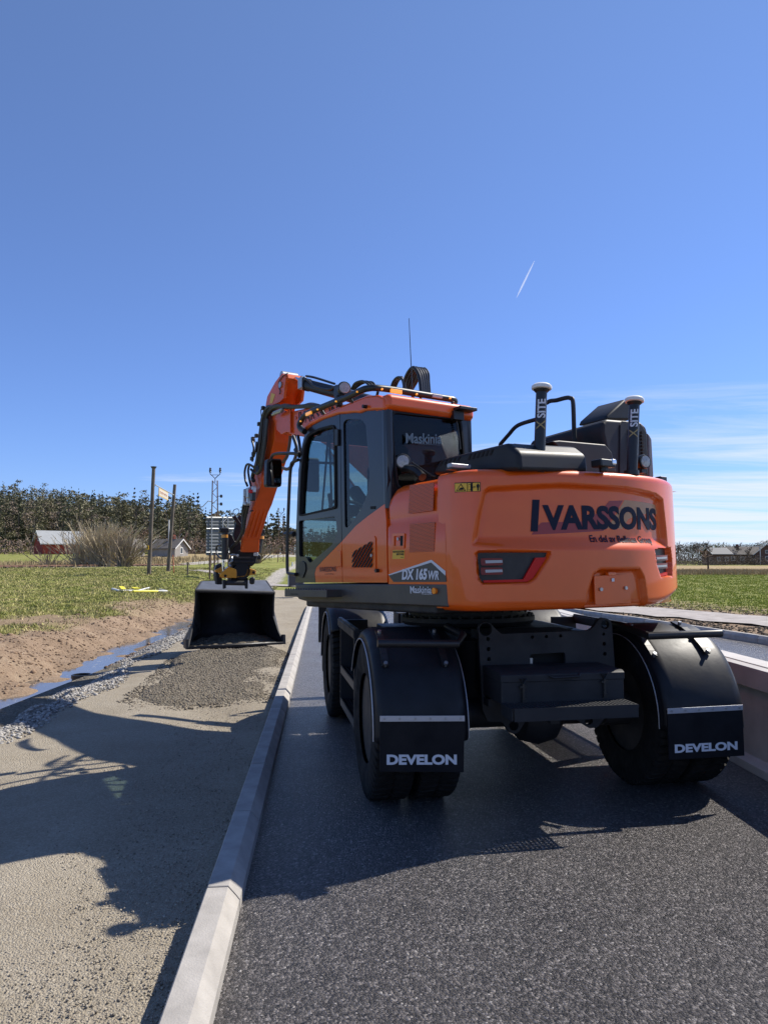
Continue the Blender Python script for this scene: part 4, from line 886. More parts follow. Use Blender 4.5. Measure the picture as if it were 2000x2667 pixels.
# top fork
for x in (XA-.02, XB-.02):
    b = UB(); b.prism([(x, *UP.hit(*c7(*p), 0, XA)[1:]) for p in ((620, 148), (650, 160), (690, 200), (650, 560), (590, 620), (420, 700), (350, 690), (378, 530), (510, 290))], (.04, 0, 0)); part(b, 'stick_head_plate', ORANGE_D, stick, bevel=.006)
q = UP.hit(*c7(588, 335), 0, XA-.02); b = UB(); b.cyl(q-np.array([.02, 0, 0]), q+np.array([.36, 0, 0]), .045, 16); part(b, 'pin', STEEL, stick)
wl2 = [(XA-.024, *UP.hit(*c7(*p), 0, XA)[1:]) for p in ((452, 470), (515, 495), (470, 640), (425, 650), (430, 600))]; b = UB(); b.prism(wl2, (.002, 0, 0)); part(b, 'warning_label', YEL, stick)
# stick cylinder
xc = .34; rodA = UP.hit(*c7(720, 195), 0, xc); B1 = UP.hit(*c7(985, 325), 0, xc); B2 = UP.hit(*c7(1440, 445), 0, xc); dv = (B2-B1)/np.linalg.norm(B2-B1)
b = UB(); b.cyl(rodA, B1+dv*.1, .042, 16); rod = part(b, 'cylinder_rod', CHROME)
b = UB(); b.cyl(rodA+np.array([-.12, 0, 0]), rodA+np.array([.12, 0, 0]), .065, 16); part(b, 'rod_eye', STEEL, rod)
b = UB(); b.cyl(B1, B1+dv*.12, .088, 18); b.cyl(B1+dv*.12, B1+dv*2.2, .078, 18); cyl = part(b, 'stick_cylinder', HOOD)
b = UB(); b.box(B1+dv*.0+np.array([-.06, -.03, .0]), (.08, .12, .16)); part(b, 'cylinder_gland', STEEL, cyl, bevel=.01)
b = UB(); b.tube(spline([B1+np.array([-.05, 0, .1]), B1+dv*.25+np.array([-.08, 0, .08]), B1+dv*.5+np.array([-.09, 0, .02]), B1+dv*.9+np.array([-.09, 0, .02]), B1+dv*1.1+np.array([-.07, 0, .10])], 5), .016, 8); b.tube(spline([B1+np.array([.02, 0, .12]), B1+dv*.3+np.array([.0, 0, .13]), B1+dv*.9+np.array([.0, 0, .11])], 5), .016, 8); part(b, 'cylinder_hose', HOSE, cyl)
# hoses: bundle over the boom and down the back of the stick
def H7(pts, x=XA-.06): return [UP.hit(*c7(*p), 0, x) for p in pts]
def H3(pts, x=XA-.06): return [UP.hit(*c3(*p), 0, x) for p in pts]
rng = random.Random(3)
for k in range(11):
    o = (k-5)*7+rng.uniform(-5, 5); d_ = rng.uniform(-12, 12)
    P = H7([(1240+o, 690+d_), (1000, 690+o*.4+d_), (800, 700+o*.5), (640, 690+o*.7), (520, 650+abs(o)*1.5+15), (400+o, 730+o), (325+o*1.3, 860), (300+o*1.5, 1050), (285+o*1.7, 1250), (250+o*1.5, 1480), (215+o*1.2, 1640), (175+o, 1750)], XA-.05-.022*(k % 3))
    b = UB(); b.tube(spline(P, 5), .017, 8); part(b, 'hydraulic_hose', HOSE, stick)
for k in range(4):
    P = H7([(175+k*12, 1700-k*10), (190+k*14, 1790-k*8), (255, 1740-k*30), (300-k*8, 1500), (340-k*6, 1200), (370-k*8, 900)], XA-.10)
    b = UB(); b.tube(spline(P, 5), .017, 8); part(b, 'hydraulic_hose', HOSE, stick)
for P in ([(470, 800), (540, 770), (620, 740)], [(450, 830), (520, 800), (600, 770)]): b = UB(); b.tube(spline(H7(P, XA-.11), 4), .022, 8); part(b, 'hose_fitting', STEEL, stick)
for P in ([(700, 140), (620, 190), (560, 270), (550, 360), (575, 440), (560, 490)], ): b = UB(); b.tube(spline(H7(P, XA-.03), 6), .007, 6); part(b, 'grease_line', HOSE, stick)
# control gear on the outer side of the stick: clamps, couplings
def H8(pts, x=XA-.08): return [UP.hit(*c8(*p), 0, x) for p in pts]
for P, r, m in (([(540, 0), (560, 100), (545, 200), (540, 290)], .016, HOSE), ([(600, 0), (590, 120), (560, 220)], .016, HOSE), ([(640, 0), (650, 150), (620, 300), (560, 370)], .02, HOSE), ([(560, 370), (500, 330), (455, 340), (430, 440), (440, 560), (470, 640)], .018, HOSE), ([(500, 330), (480, 420), (500, 560), (520, 640)], .018, HOSE),
                ([(520, 400), (590, 460), (650, 440), (670, 350)], .02, HOSE), ([(560, 430), (540, 520), (560, 570)], .03, HOSE),
                ([(430, 790), (425, 900), (410, 960), (400, 1100), (395, 1300), (330, 1440), (250, 1520), (230, 1620)], .026, HOSE), ([(480, 930), (440, 1100), (420, 1250), (400, 1330)], .024, HOSE), ([(455, 930), (415, 1050), (405, 1200)], .022, HOSE),
                ([(280, 980), (330, 970), (350, 1020), (300, 1060), (265, 1020), (280, 980)], .006, HOSE), ([(30, 1500), (20, 1560), (40, 1640), (90, 1680)], .016, HOSE), ([(90, 1490), (40, 1500), (22, 1560)], .016, HOSE),
                ([(330, 1640), (240, 1640), (250, 1720), (215, 1760), (240, 1800)], .02, STEEL)):
    b = UB(); b.tube(spline(H8(P), 5), r, 8); part(b, 'hydraulic_hose', m, stick)
for (x, y), s_, m in (((490, 740), (.07, .10, .16), STEEL), ((440, 740), (.06, .06, .12), STEEL), ((560, 690), (.06, .06, .10), STEEL), ((490, 850), (.05, .05, .12), STEEL), ((432, 850), (.05, .05, .13), STEEL), ((545, 760), (.06, .1, .2), BLACK), ((470, 900), (.10, .06, .05), STEEL), ((530, 1000), (.03, .1, .02), BLACK)):
    q = H8([(x, y)], XA-.10)[0]; b = UB(); b.box(q, s_); part(b, 'hose_coupling', m, stick, bevel=.012)
q = H8([(505, 715)], XA-.17)[0]; b = UB(); b.cyl(q, q+np.array([.03, .02, 0]), .03, 12); part(b, 'red_cap', RED, stick)
for (x, y) in ((225, 985), (180, 1180), (120, 1230), (125, 1260), (130, 1480), (105, 1560), (290, 720)):
    q = UP.hit(*c7(x, y), 0, XA-.06); b = UB(); b.box(q, (.05, .06, .06)); part(b, 'hose_clip', BLACK, stick, bevel=.01)
b = UB(); b.tube(H7([(255, 745), (262, 860), (280, 960)], XA-.05), .008, 6); b.tube(H7([(285, 715), (340, 725)], XA-.05), .008, 6); part(b, 'grease_line', HOSE, stick)
P = [UP.hit(*c7(*p), 0, .3) for p in ((745, 1180), (725, 1350), (690, 1520), (620, 1620))]; b = UB(); b.tube(spline(P, 5), .024, 8); part(b, 'hydraulic_hose', HOSEB, boom)
P = [UP.hit(*c7(*p), 0, .1) for p in ((615, 1710), (680, 1735), (750, 1700), (820, 1560), (850, 1440))]; b = UB(); b.tube(spline(P, 5), .024, 8); part(b, 'hydraulic_hose', HOSEB, boom)
P = [UP.hit(*c7(*p), 0, .1) for p in ((815, 1170), (835, 1280), (850, 1420), (830, 1540))]
for k in (0, .05): b = UB(); b.tube(spline([p+np.array([k, 0, 0]) for p in P], 5), .02, 8); part(b, 'hydraulic_hose', HOSE, boom)
# hose arches above the cab roof (at the boom heel)
for k in range(5):
    P = [UP.hit(*c1(x, y), 0, .0+.12*k) for x, y in ((998+11*k+rng.uniform(-4, 4), 330), (1000+24*k, 240), (1028+24*k, 160+rng.uniform(-6, 12)), (1072+22*k, 122+rng.uniform(-8, 10)), (1112+20*k, 165), (1130+17*k, 240), (1138+17*k, 340))]
    b = UB(); b.tube(spline(P, 6), .019, 8); part(b, 'hydraulic_hose', HOSE, boom)
for k in range(4):
    P = [UP.hit(*c1(x, y), 0, .1+.04*k) for x, y in ((880+10*k, 320), (905+12*k, 240), (945+10*k, 200), (985, 225), (1000, 300))]
    b = UB(); b.tube(spline(P, 6), .014, 8); part(b, 'hydraulic_hose', HOSE, boom)
for k in range(3):
    P = [UP.hit(*c1(x, y), 0, .1+.04*k) for x, y in ((560+10*k, 300), (590+30*k, 250), (650+35*k, 232+4*k), (700+25*k, 260), (720+20*k, 300))]
    b = UB(); b.tube(spline(P, 6), .014, 8); part(b, 'hydraulic_hose', HOSE, boom)
for k in range(5):
    P = [UP.hit(*c7(x, y), 0, XA+.02+.05*k) for x, y in ((1240+10*k, 690), (1100, 665-5*k), (960, 690-4*k), (800, 695+k*6))]
    b = UB(); b.tube(spline(P, 6), .016, 8); part(b, 'hydraulic_hose', HOSE, boom)
# ---- linkage, tilt rotator
PN = UP.w((XA, 6.05, 1.9)); nrm = np.array([-sin(radians(22)), cos(radians(22)), 0.])
def fp(px, py, dep=0.):                       # point on the upright plane through the stick foot
    r = ray(px, py); n = nrm; t = ((PN+n*dep-CAM)@n)/(r@n); return CAM+r*t
def wprism(pts, dep, th, name, m, parent, cv=c8, bevel=.01):
    b = MB(); b.prism([fp(*cv(*p), dep) for p in pts], nrm*th); return b.build(name, m, parent, bevel)
def wtube(pts, r, name, m, parent, cv=c8, dep=0., n=10, sp_=True):
    b = MB(); P = [fp(*cv(*p), dep) for p in pts]; b.tube(spline(P, 5) if sp_ and len(P) > 2 else P, r, n); return b.build(name, m, parent)
lk = wprism([(180, 1400), (190, 1350), (215, 1325), (250, 1360), (290, 1440), (370, 1440), (385, 1560), (330, 1640), (240, 1600), (195, 1500)], .05, .08, 'bucket_link', CHASS, EX)
wprism([(290, 1440), (265, 1340), (300, 1200), (320, 1110), (360, 1050), (410, 1090), (430, 1230), (380, 1300), (310, 1430)], .12, .1, 'link_arm', CHASS, lk)
wprism([(250, 1080), (300, 1060), (390, 1190), (385, 1240), (350, 1220)], .02, .06, 'link_arm', CHASS, lk)
b = MB(); q = fp(*c8(200, 1405), .03); b.cyl(q, q+nrm*.12, .05, 16); b.build('link_pin', HOOD, lk)
wprism([(585, 1440), (640, 1450), (660, 1510), (640, 1570), (580, 1580)], .02, .1, 'link_plate', CHASS, lk)
tr = wprism([(365, 1560), (600, 1560), (620, 1650), (600, 1740), (540, 1800), (300, 1800), (255, 1720), (300, 1640)], -.06, .45, 'tiltrotator', MATT, EX, bevel=.03)
wprism([(300, 1660), (560, 1660), (560, 1690), (300, 1690)], -.075, .02, 'rib', BLACK, tr); wprism([(290, 1715), (560, 1715), (560, 1745), (290, 1745)], -.075, .02, 'rib', BLACK, tr)
q = fp(*c8(385, 1870), -.02); b = MB(); b.cyl(q-nrm*.05, q+nrm*.45, .13, 24); b.build('rotator_motor', MATT, tr)
wprism([(255, 1790), (520, 1790), (450, 1960), (320, 1960)], .02, .35, 'rotator_body', MATT, tr)
wprism([(2, 1850), (110, 1800), (130, 1862), (100, 1900), (12, 1878)], .06, .12, 'tilt_bracket', YELP, tr)
wprism([(80, 1900), (100, 1884), (200, 1800), (310, 1840), (318, 1880), (316, 1965), (110, 1968), (85, 1950)], -.09, .16, 'yoke_plate', YELP, tr)
wprism([(318, 1930), (430, 1925), (450, 1880), (460, 1830), (500, 1825), (590, 1850), (592, 1912), (545, 1918), (470, 1940), (400, 1962), (318, 1962)], -.07, .16, 'yoke_plate', YELP, tr)
for p in ((152, 1934), (560, 1886)): q = fp(*c8(*p), -.095); b = MB(); b.cyl(q, q+nrm*.02, .022, 12); b.build('pin_hole', MATT, tr)
for x0, x1, xx in ((150, 105, 0), (665, 640, 1)):
    ya = 1250 if not xx else 1270
    o = wtube([(x0, ya), (x0-5-20*xx, 1700)] if not xx else [(x0, ya), (x0-18, 1420), (x0-45, 1600)], .055, 'tilt_cylinder', BLACK, tr, dep=.0 if not xx else .25, n=16, sp_=False)
    wprism([(x0-80+40*xx, ya-10), (x0+60, ya-10), (x0+58, ya+60), (x0-80+40*xx, ya+60)], -.06 if not xx else .2, .14, 'cylinder_cap', BLACK, tr, bevel=.02)
    b = MB(); a_ = fp(*c8(x0-5, ya+92), 0 if not xx else .25); e_ = fp(*c8(x0-5, ya+135), 0 if not xx else .25); b.cyl(a_, e_, .058, 16); b.build('yellow_band', YELP, tr)
wtube([(122, 1700), (122, 1880)], .022, 'tilt_rod', CHROME, tr)
wprism([(20, 1780), (90, 1750), (110, 1800), (30, 1870), (0, 1850)], .1, .1, 'hose_guard', BLACK, tr)
wprism([(575, 1640), (600, 1605), (665, 1640), (660, 1700), (610, 1700)], -.02, .1, 'valve_block', BLACK, tr); b = MB(); b.box(fp(*c8(590, 1625), -.05), (.08, .05, .06)); b.build('valve_cap', STEEL, tr, .01)
wprism([(510, 1960), (585, 1950), (580, 2055), (512, 2060)], -.08, .12, 'hose_coupler', BLACK, tr, bevel=.03)
wprism([(20, 1900), (100, 1900), (110, 2060), (30, 2060)], .05, .2, 'quick_hitch_side', MATT, tr); wprism([(230, 1966), (480, 1966), (480, 2010), (230, 2010)], .0, .3, 'quick_hitch', MATT, tr)
wprism([(115, 2000), (160, 1985), (165, 2110), (120, 2125)], -.1, .05, 'bucket_ear', CHASS, tr); wprism([(430, 2000), (480, 1995), (478, 2120), (440, 2120)], -.1, .05, 'bucket_ear', CHASS, tr); wtube([(160, 2035), (440, 2040)], .04, 'hitch_pin', CHASS, tr, dep=-.08)
wprism([(0, 1930), (20, 1860), (60, 1900), (60, 2000), (20, 2010)], .2, .2, 'hose_guard', HOOD, tr)
# ---- bucket
def c9(x, y): return (480+x/4.88, 1300+y/4.88)
def W(px, Y): return atY(*px, Y)
D = .0
LL, LR = W(c9(62, 1888), 11.9), W(c9(1258, 1822), 12.62)
TL, TR_ = W(c9(158, 1150), 12.2), W(c9(1136, 1178), 12.85)
BL_, BR_ = W(c9(232, 1040), 12.75), W(c9(1032, 1030), 13.3)
fw = np.array([-.40, .92, 0]); fw /= np.linalg.norm(fw)
def sec(T_, B_, L0):
    out = [T_, B_]; zt, zl = B_[2], L0[2]
    for dd_, k in ((.22, .80), (.33, .58), (.30, .36), (.14, .14)): out.append(np.array([*(B_+fw*dd_)[:2]*1, 0])*[1, 1, 0]+np.array([0, 0, zl+(zt-zl)*k])-np.array([0, 0, 0]))
    out.append(L0+fw*.9+np.array([0, 0, -.02])); out.append(L0); return out
SLx, SRx = sec(TL, BL_, LL), sec(TR_, BR_, LR)
M_BK = mat('bucket_dark', (.013, .013, .015), .5, var=.4, vscale=6, bump=.1, bscale=30); M_BT = mat('bucket_top', (.10, .105, .115), .35, var=.2, vscale=5)
b = MB(); vs_ = SLx+SRx; n = len(SLx); b.add(vs_, [(i, i+1, n+i+1, n+i) for i in range(1, n-1)]); bk = b.build('bucket', M_BK, EX, smooth=60); bk['label'] = 'wide black grading bucket resting on the gravel'
s = bk.modifiers.new('thick', 'SOLIDIFY'); s.thickness = .02; s.offset = 0
b = MB(); b.add([TL, BL_, BR_, TR_]+[p-np.array([0, 0, .03]) for p in (TL, BL_, BR_, TR_)], [(0, 1, 2, 3), (4, 5, 6, 7), (0, 3, 7, 4), (1, 2, 6, 5), (0, 1, 5, 4), (3, 2, 6, 7)]); b.build('bucket_top_plate', M_BT, bk, .008)
sx_ = (TR_-TL)/np.linalg.norm(TR_-TL)
for S_, sg in ((SLx, -1), (SRx, 1)):
    # curved front edge of the side plate, as seen in the photo
    S2 = list(S_); mid = (S2[0]*.5+S2[-1]*.5)+fw*.16-sx_*sg*.06; mid2 = S2[0]*.78+S2[-1]*.22+fw*.06-sx_*sg*.035; mid3 = S2[0]*.2+S2[-1]*.8+fw*.10-sx_*sg*.035
    b = MB(); b.prism(S2+[mid3, mid, mid2], sx_*sg*.03); b.build('bucket_side', M_BK, bk, .006)
    b = MB(); q = S2[-1]; b.prism([q+np.array([0, 0, -.03]), q+fw*.3+np.array([0, 0, -.03]), q+fw*.3+np.array([0, 0, .10]), q+fw*.02+np.array([0, 0, .14])], sx_*sg*.05); b.build('side_cutter', M_BK, bk, .006)
b = MB(); b.tube([TL-sx_*.02+np.array([0, 0, -.02]), TR_+sx_*.02+np.array([0, 0, -.02])], .032, 10); b.build('top_edge', M_BK, bk)
b = MB(); e1 = LL; e2 = LR; b.add([e1+np.array([0, 0, .0]), e2, e2+fw*.25+np.array([0, 0, .01]), e1+fw*.25+np.array([0, 0, .01]), e1-np.array([0, 0, .03]), e2-np.array([0, 0, .03]), e2+fw*.25-np.array([0, 0, .03]), e1+fw*.25-np.array([0, 0, .03])], [(0, 1, 2, 3), (4, 5, 6, 7), (0, 1, 5, 4), (2, 3, 7, 6), (1, 2, 6, 5), (0, 3, 7, 4)]); b.build('cutting_edge', M_BK, bk)

# damp gravel spread in front of and inside the bucket
hp = NT('damp_gravel'); hc = hp.ramp(hp.vor(48, 'Color'), [(.05, (.095, .08, .06)), (.5, (.19, .165, .125)), (.95, (.32, .285, .22))])
hc = hp.mix(.4, hc, hp.ramp(hp.noise(3, 6), [(.3, (.10, .085, .065)), (.7, (.21, .18, .14))]))
HEAP = hp.out(hc, .95, hp.bump(hp.math('ADD', hp.math('MULTIPLY', hp.vor(42), -1.2), hp.math('MULTIPLY', hp.noise(18, 6, .7), 2.)), .9, .03), .15)
hx, hy = np.meshgrid(np.arange(-4.3, -.95, .035), np.arange(6.9, 13.6, .035), indexing='ij')
HB = [tuple(atZ(*c_, .05)[:2]) for c_ in [(480+x/2.074*1-480, 1480+y/2.074) for x, y in ((1030, 450), (900, 480), (850, 545), (745, 600), (668, 690), (700, 735), (830, 742), (1000, 725), (1300, 700), (1440, 672), (1466, 620), (1520, 560), (1572, 450))]]+[(-1.75, 12.9), (-2.2, 13.2), (-3.2, 12.6), (-3.4, 11.9)]
dd_ = sdf(hx, hy, HB)+.12*nz(hx, hy, 2.4, 4)
near_ = sstep(10.6, 11.9, hy+.1*nz(hx, hy, 1, 2))
hz = (.048+.13*near_)*sstep(.04, -.34, dd_) + .014*nz(hx, hy, 5, 8)*sstep(.05, -.1, dd_)-.05 + .035*nz(hx, hy, 1.5, 12)*sstep(.05, -.2, dd_)
ni, nj = hx.shape; ix = np.arange(ni*nj).reshape(ni, nj)
big('gravel_heap', np.stack([hx.ravel(), hy.ravel(), hz.ravel()], 1), np.stack([ix[:-1, :-1].ravel(), ix[1:, :-1].ravel(), ix[1:, 1:].ravel(), ix[:-1, 1:].ravel()], 1), HEAP)
tag(bpy.data.objects['gravel_heap'], 'damp grey brown gravel spread in front of the excavator bucket', 'gravel heap', None, 'stuff')
b = MB(); c0 = (LL+LR)/2
def hin(i, j):
    p = LL*(1-i)+LR*i+sx_*(.06-.12*i); q = p+fw*(.02+.95*j); return (q[0], q[1], .16+.13*j**1.3*(1-.8*(2*i-1)**2)*(.5+.9*i)+.02*sin(i*40)*sin(j*23))
b.grid(hin, 50, 24); b.build('gravel_fill', HEAP, bk)

# boom lift cylinders beside the boom
for x in (.08, .60):
    b = UB(); a_, e_ = np.array([x, 1.05, 1.55]), np.array([x, 2.75, 3.02]); v_ = (e_-a_)/np.linalg.norm(e_-a_); b.cyl(a_, a_+v_*1.4, .075, 16); c_b = part(b, 'boom_cylinder', HOOD); b = UB(); b.cyl(a_+v_*1.4, e_, .042, 12); part(b, 'cylinder_rod', CHROME, c_b)
# ------------------------------------------------------------- undercarriage
def GB(): return MB(G)
AX = (-1.13, 1.47); TX = .955; R = .535
def tyre(xc, ya, w=.285):
    b = GB(); n = 54; prof = [(.30, -w/2+.02), (.36, -w/2+.005), (.44, -w/2), (.495, -w/2+.012), (.524, -w/2+.018), (R, -w/2+.032), (R, -.02), (R-.015, 0), (R, .02), (R, w/2-.032), (.524, w/2-.018), (.495, w/2-.012), (.44, w/2), (.36, w/2-.005), (.30, w/2-.02)]
    vs_ = []; m = len(prof)
    for k in range(n):
        for q_ in range(4):
            a_ = 2*pi*(k+(0, .62, .70, .92)[q_])/n
            for j, (r, h) in enumerate(prof):
                gr = q_ >= 2 and 3 <= j <= 11
                sh = (abs(h)-.03)*.55 if j in (4, 5, 6, 8, 9, 10) else 0
                aa = a_+sh*(1 if (j < 7) else 1)*.6
                rr = r-(.022 if gr and 4 <= j <= 10 else .010 if gr else 0); vs_.append((xc+h, ya-rr*sin(aa), R+rr*cos(aa)))
    N_ = n*4
    b.add(vs_, [(i*m+j, ((i+1) % N_)*m+j, ((i+1) % N_)*m+j+1, i*m+j+1) for i in range(N_) for j in range(m-1)]); return b
def wheel(sx, ya, steer=0.):
    first = None
    xo = sx*(TX+.150); xi = sx*(TX-.150)
    rb = GB(); rb.lathe([(.30, .10), (.31, .09), (.285, .06), (.28, -.02), (.24, -.06), (.20, -.07), (.0001, -.07)], (xo, ya, R), (sx, 0, 0), 32); w = part(rb, 'wheel', RIM, smooth=40)
    part(tyre(xo, ya), 'tyre', RUBBER, w, smooth=40); part(tyre(xi, ya), 'tyre', RUBBER, w, smooth=40)
    b = GB(); b.lathe([(.31, -.1), (.29, -.05), (.29, .05), (.31, .1)], (xi, ya, R), (sx, 0, 0), 28); b.lathe([(.14, -.06), (.13, .02), (.09, .05), (.0001, .055)], (xo, ya, R), (sx, 0, 0), 20); b.cyl((xo, ya, R), (xi-sx*.3, ya, R), .12, 16)
    part(b, 'hub', RIM, w)
    b = GB()
    for k in range(10): a_ = 2*pi*k/10; b.cyl((xo-sx*.07, ya+.17*sin(a_), R+.17*cos(a_)), (xo-sx*.035, ya+.17*sin(a_), R+.17*cos(a_)), .016, 6)
    part(b, 'wheel_nuts', RIM, w)
    return w
for ya in AX:
    for sx in (-1, 1): wheel(sx, ya)
# fenders: an arc with rolled lips, light edge trim
RF = .625
def fender(sx, ya, rear):
    x0, x1 = sx*TX-.30, sx*TX+.30
    if rear: a0, a1 = -62, 92
    else: a0, a1 = -88, 50
    # angle 0 = top, positive towards the rear
    zc = R-.01
    def fp_(i, j):
        a_ = radians(a0+(a1-a0)*i); k = [0, .03, .08, .14, .5, .86, .92, .97, 1][j]; x = x0+(x1-x0)*k; r = RF-[.075, .03, .008, 0, 0, 0, .008, .03, .075][j]
        flat = .0
        return (x, ya-r*sin(a_), zc+r*cos(a_)+.0)
    b = GB(); nu_ = 36; vs_ = [fp_(i/nu_, j) for i in range(nu_+1) for j in range(9)]; b.add(vs_, [(i*9+j, (i+1)*9+j, (i+1)*9+j+1, i*9+j+1) for i in range(nu_) for j in range(8)])
    f = part(b, 'fender', FENDER, smooth=60); so = f.modifiers.new('thick', 'SOLIDIFY'); so.thickness = .008; so.offset = -1
    for x in (x0-.004, x1+.004):
        b = GB(); b.tube([(x, ya-(RF-.078)*sin(radians(a0+(a1-a0)*k/30)), zc+(RF-.078)*cos(radians(a0+(a1-a0)*k/30))) for k in range(31)], .004, 6); part(b, 'edge_trim', ALU, f)
    return f, zc
def flap(px_strap, px_bot, f):
    (aL, aR), (bL, bR) = px_strap, px_bot; ys_ = AX[0]-RF-.012
    SLp, SRp, BLp, BRp = [UC.hit(*p, 1, ys_) for p in (aL, aR, bL, bR)]
    b = GB(); b.prism([SLp+[0, 0, .01], SRp+[0, 0, .01], BRp+[0, -.0, 0], BLp+[0, -.0, 0]], (0, .010, 0)); fl = part(b, 'mud_flap', FLAP, f)
    b = GB(); up_ = np.array([0, 0, .017]); b.prism([SLp+up_, SRp+up_, SRp-up_, SLp-up_], (0, -.006, 0)); st_ = part(b, 'flap_strip', ALU, f, bevel=.001)
    b = GB()
    for k in range(6): q = SLp+(SRp-SLp)*(.05+.9*k/5); b.cyl(q+[0, -.006, 0], q+[0, -.012, 0], .007, 8)
    part(b, 'rivets', STEEL, f)
    return fl, SLp, SRp, BLp, BRp, ys_
FENS = {}
for ya, rear in ((AX[0], True), (AX[1], False)):
    for sx in (-1, 1): FENS[(sx, rear)] = fender(sx, ya, rear)[0]
def ftext(fl, ys_, A, E, hp):
    a, e = UC.hit(*A, 1, ys_-.004), UC.hit(*E, 1, ys_-.004); t_ = UC.hit(*hp, 1, ys_-.004); h = t_[2]-a[2]
    vs_, fs_ = textm('DEVELON', 1, lambda x, y, z: (x, y, z), bold=.045); xs = [v[0] for v in vs_]; x0_, w_ = min(xs), max(xs)-min(xs); d = e-a
    b = GB(); b.add([a+d*((v[0]-x0_)/w_)+np.array([0, -v[2]-.001, v[1]*h/.71]) for v in vs_], fs_); part(b, 'lettering', LETW, fl, smooth=0)
fl, *_r = flap((c4(638, 1175), c4(1468, 1172)), (c4(640, 1695), c4(1460, 1700)), FENS[(-1, True)]); ftext(fl, _r[-1], c4(705, 1622), c4(1392, 1620), c4(705, 1530))
fl, *_r = flap((c5(1138, 577), c5(1525, 557)), (c5(1150, 828), c5(1536, 806)), FENS[(1, True)]); ftext(fl, _r[-1], c5(1178, 790), c5(1500, 772), c5(1178, 750))
# fender carrier tubes and slotted brackets
def carrier(pts, br, f, y=-1.13-.52):
    b = GB(); b.tube([UC.hit(*p, 1, y+dy) for p, dy in pts], .026, 12); part(b, 'fender_tube', BLACK, f)
    for top, bot in br:
        ga = radians(50); a = UC.hit(*top, 1, AX[0]-.40); e = UC.hit(*bot, 1, AX[0]-.60); 
        def onf(q): x, z = q[0], q[2]; c_ = max(-1, min(1, (z-R+.01)/RF)); an = math.acos(c_); return np.array([x, AX[0]-(RF+.006)*sin(an), R-.01+(RF+.006)*cos(an)])
        P = [onf(a+(e-a)*k/6) for k in range(7)]; b = GB()
        for i in range(6):
            p, q = P[i], P[i+1]; n_ = np.array([0, p[1]-AX[0], p[2]-R]); n_ /= np.linalg.norm(n_); b.add([p-[.022, 0, 0], p+[.022, 0, 0], q+[.022, 0, 0], q-[.022, 0, 0], p-[.022, 0, 0]+n_*.016, p+[.022, 0, 0]+n_*.016, q+[.022, 0, 0]+n_*.016, q-[.022, 0, 0]+n_*.016], [(0, 1, 2, 3), (4, 5, 6, 7), (0, 1, 5, 4), (1, 2, 6, 5), (2, 3, 7, 6), (3, 0, 4, 7)])
        part(b, 'fender_bracket', BLACK, f)
        b = GB()
        for k in (.08, .42, .96): q = onf(a+(e-a)*k); n_ = np.array([0, q[1]-AX[0], q[2]-R]); n_ /= np.linalg.norm(n_); b.cyl(q, q+n_*.034, .013, 8)
        part(b, 'bracket_bolts', STEEL, f)
carrier([(c4(615, 436), 0), (c4(1400, 440), 0), (c4(1450, 350), .10), (c4(1300, 270), .5)], [(c4(680, 370), c4(728, 705)), (c4(1235, 358), c4(1332, 700))], FENS[(-1, True)])
carrier([(c5(1415, 177), 0), (c5(1045, 190), 0), (c5(900, 135), .4), (c5(840, 125), .7)], [(c5(1035, 160), c5(1132, 318)), (c5(1305, 150), c5(1418, 302))], FENS[(1, True)])
# chassis beam, axles, rear plate
b = GB(); b.box((0, .17, .86), (.86, 2.9, .34)); b.box((0, .17, 1.045), (.62, 2.8, .03)); chs = part(b, 'chassis', CHASS, bevel=.02)
b = GB(); b.box((.28, .1, 1.066), (.50, 1.5, .012)); part(b, 'deck_plate', CHLIGHT, chs, bevel=.004)
for ya in AX: b = GB(); b.cyl((-TX+.1, ya, R), (TX-.1, ya, R), .10, 14); b.lathe([(.1, -.2), (.2, -.12), (.23, 0), (.2, .12), (.1, .2)], (0, ya, R), (1, 0, 0), 20); b.box((0, ya, .7), (.3, .3, .2)); part(b, 'axle', CHASS)
b = GB(); b.cyl((0, .1, .4), (0, -.9, .48), .05, 10); b.cyl((0, .5, .48), (0, 1.3, .5), .05, 10); part(b, 'drive_shaft', CHASS)
# swing ring
b = MB(U); b.lathe([(.46, 1.06), (.55, 1.07), (.58, 1.10), (.58, 1.135), (.50, 1.14), (.50, 1.2), (.60, 1.2), (.60, 1.24), (.4, 1.24)], (-.04, 0, 0), (0, 0, 1), 48); ring = part(b, 'swing_ring', CHASS, smooth=30)
b = MB(U)
for k in range(40): a_ = 2*pi*k/40; b.cyl((-.04+.555*cos(a_), .555*sin(a_), 1.13), (-.04+.555*cos(a_), .555*sin(a_), 1.155), .015, 6); b.cyl((-.04+.57*cos(a_), .57*sin(a_), 1.18), (-.04+.57*cos(a_), .57*sin(a_), 1.2), .012, 6)
part(b, 'ring_bolts', HOOD, ring)
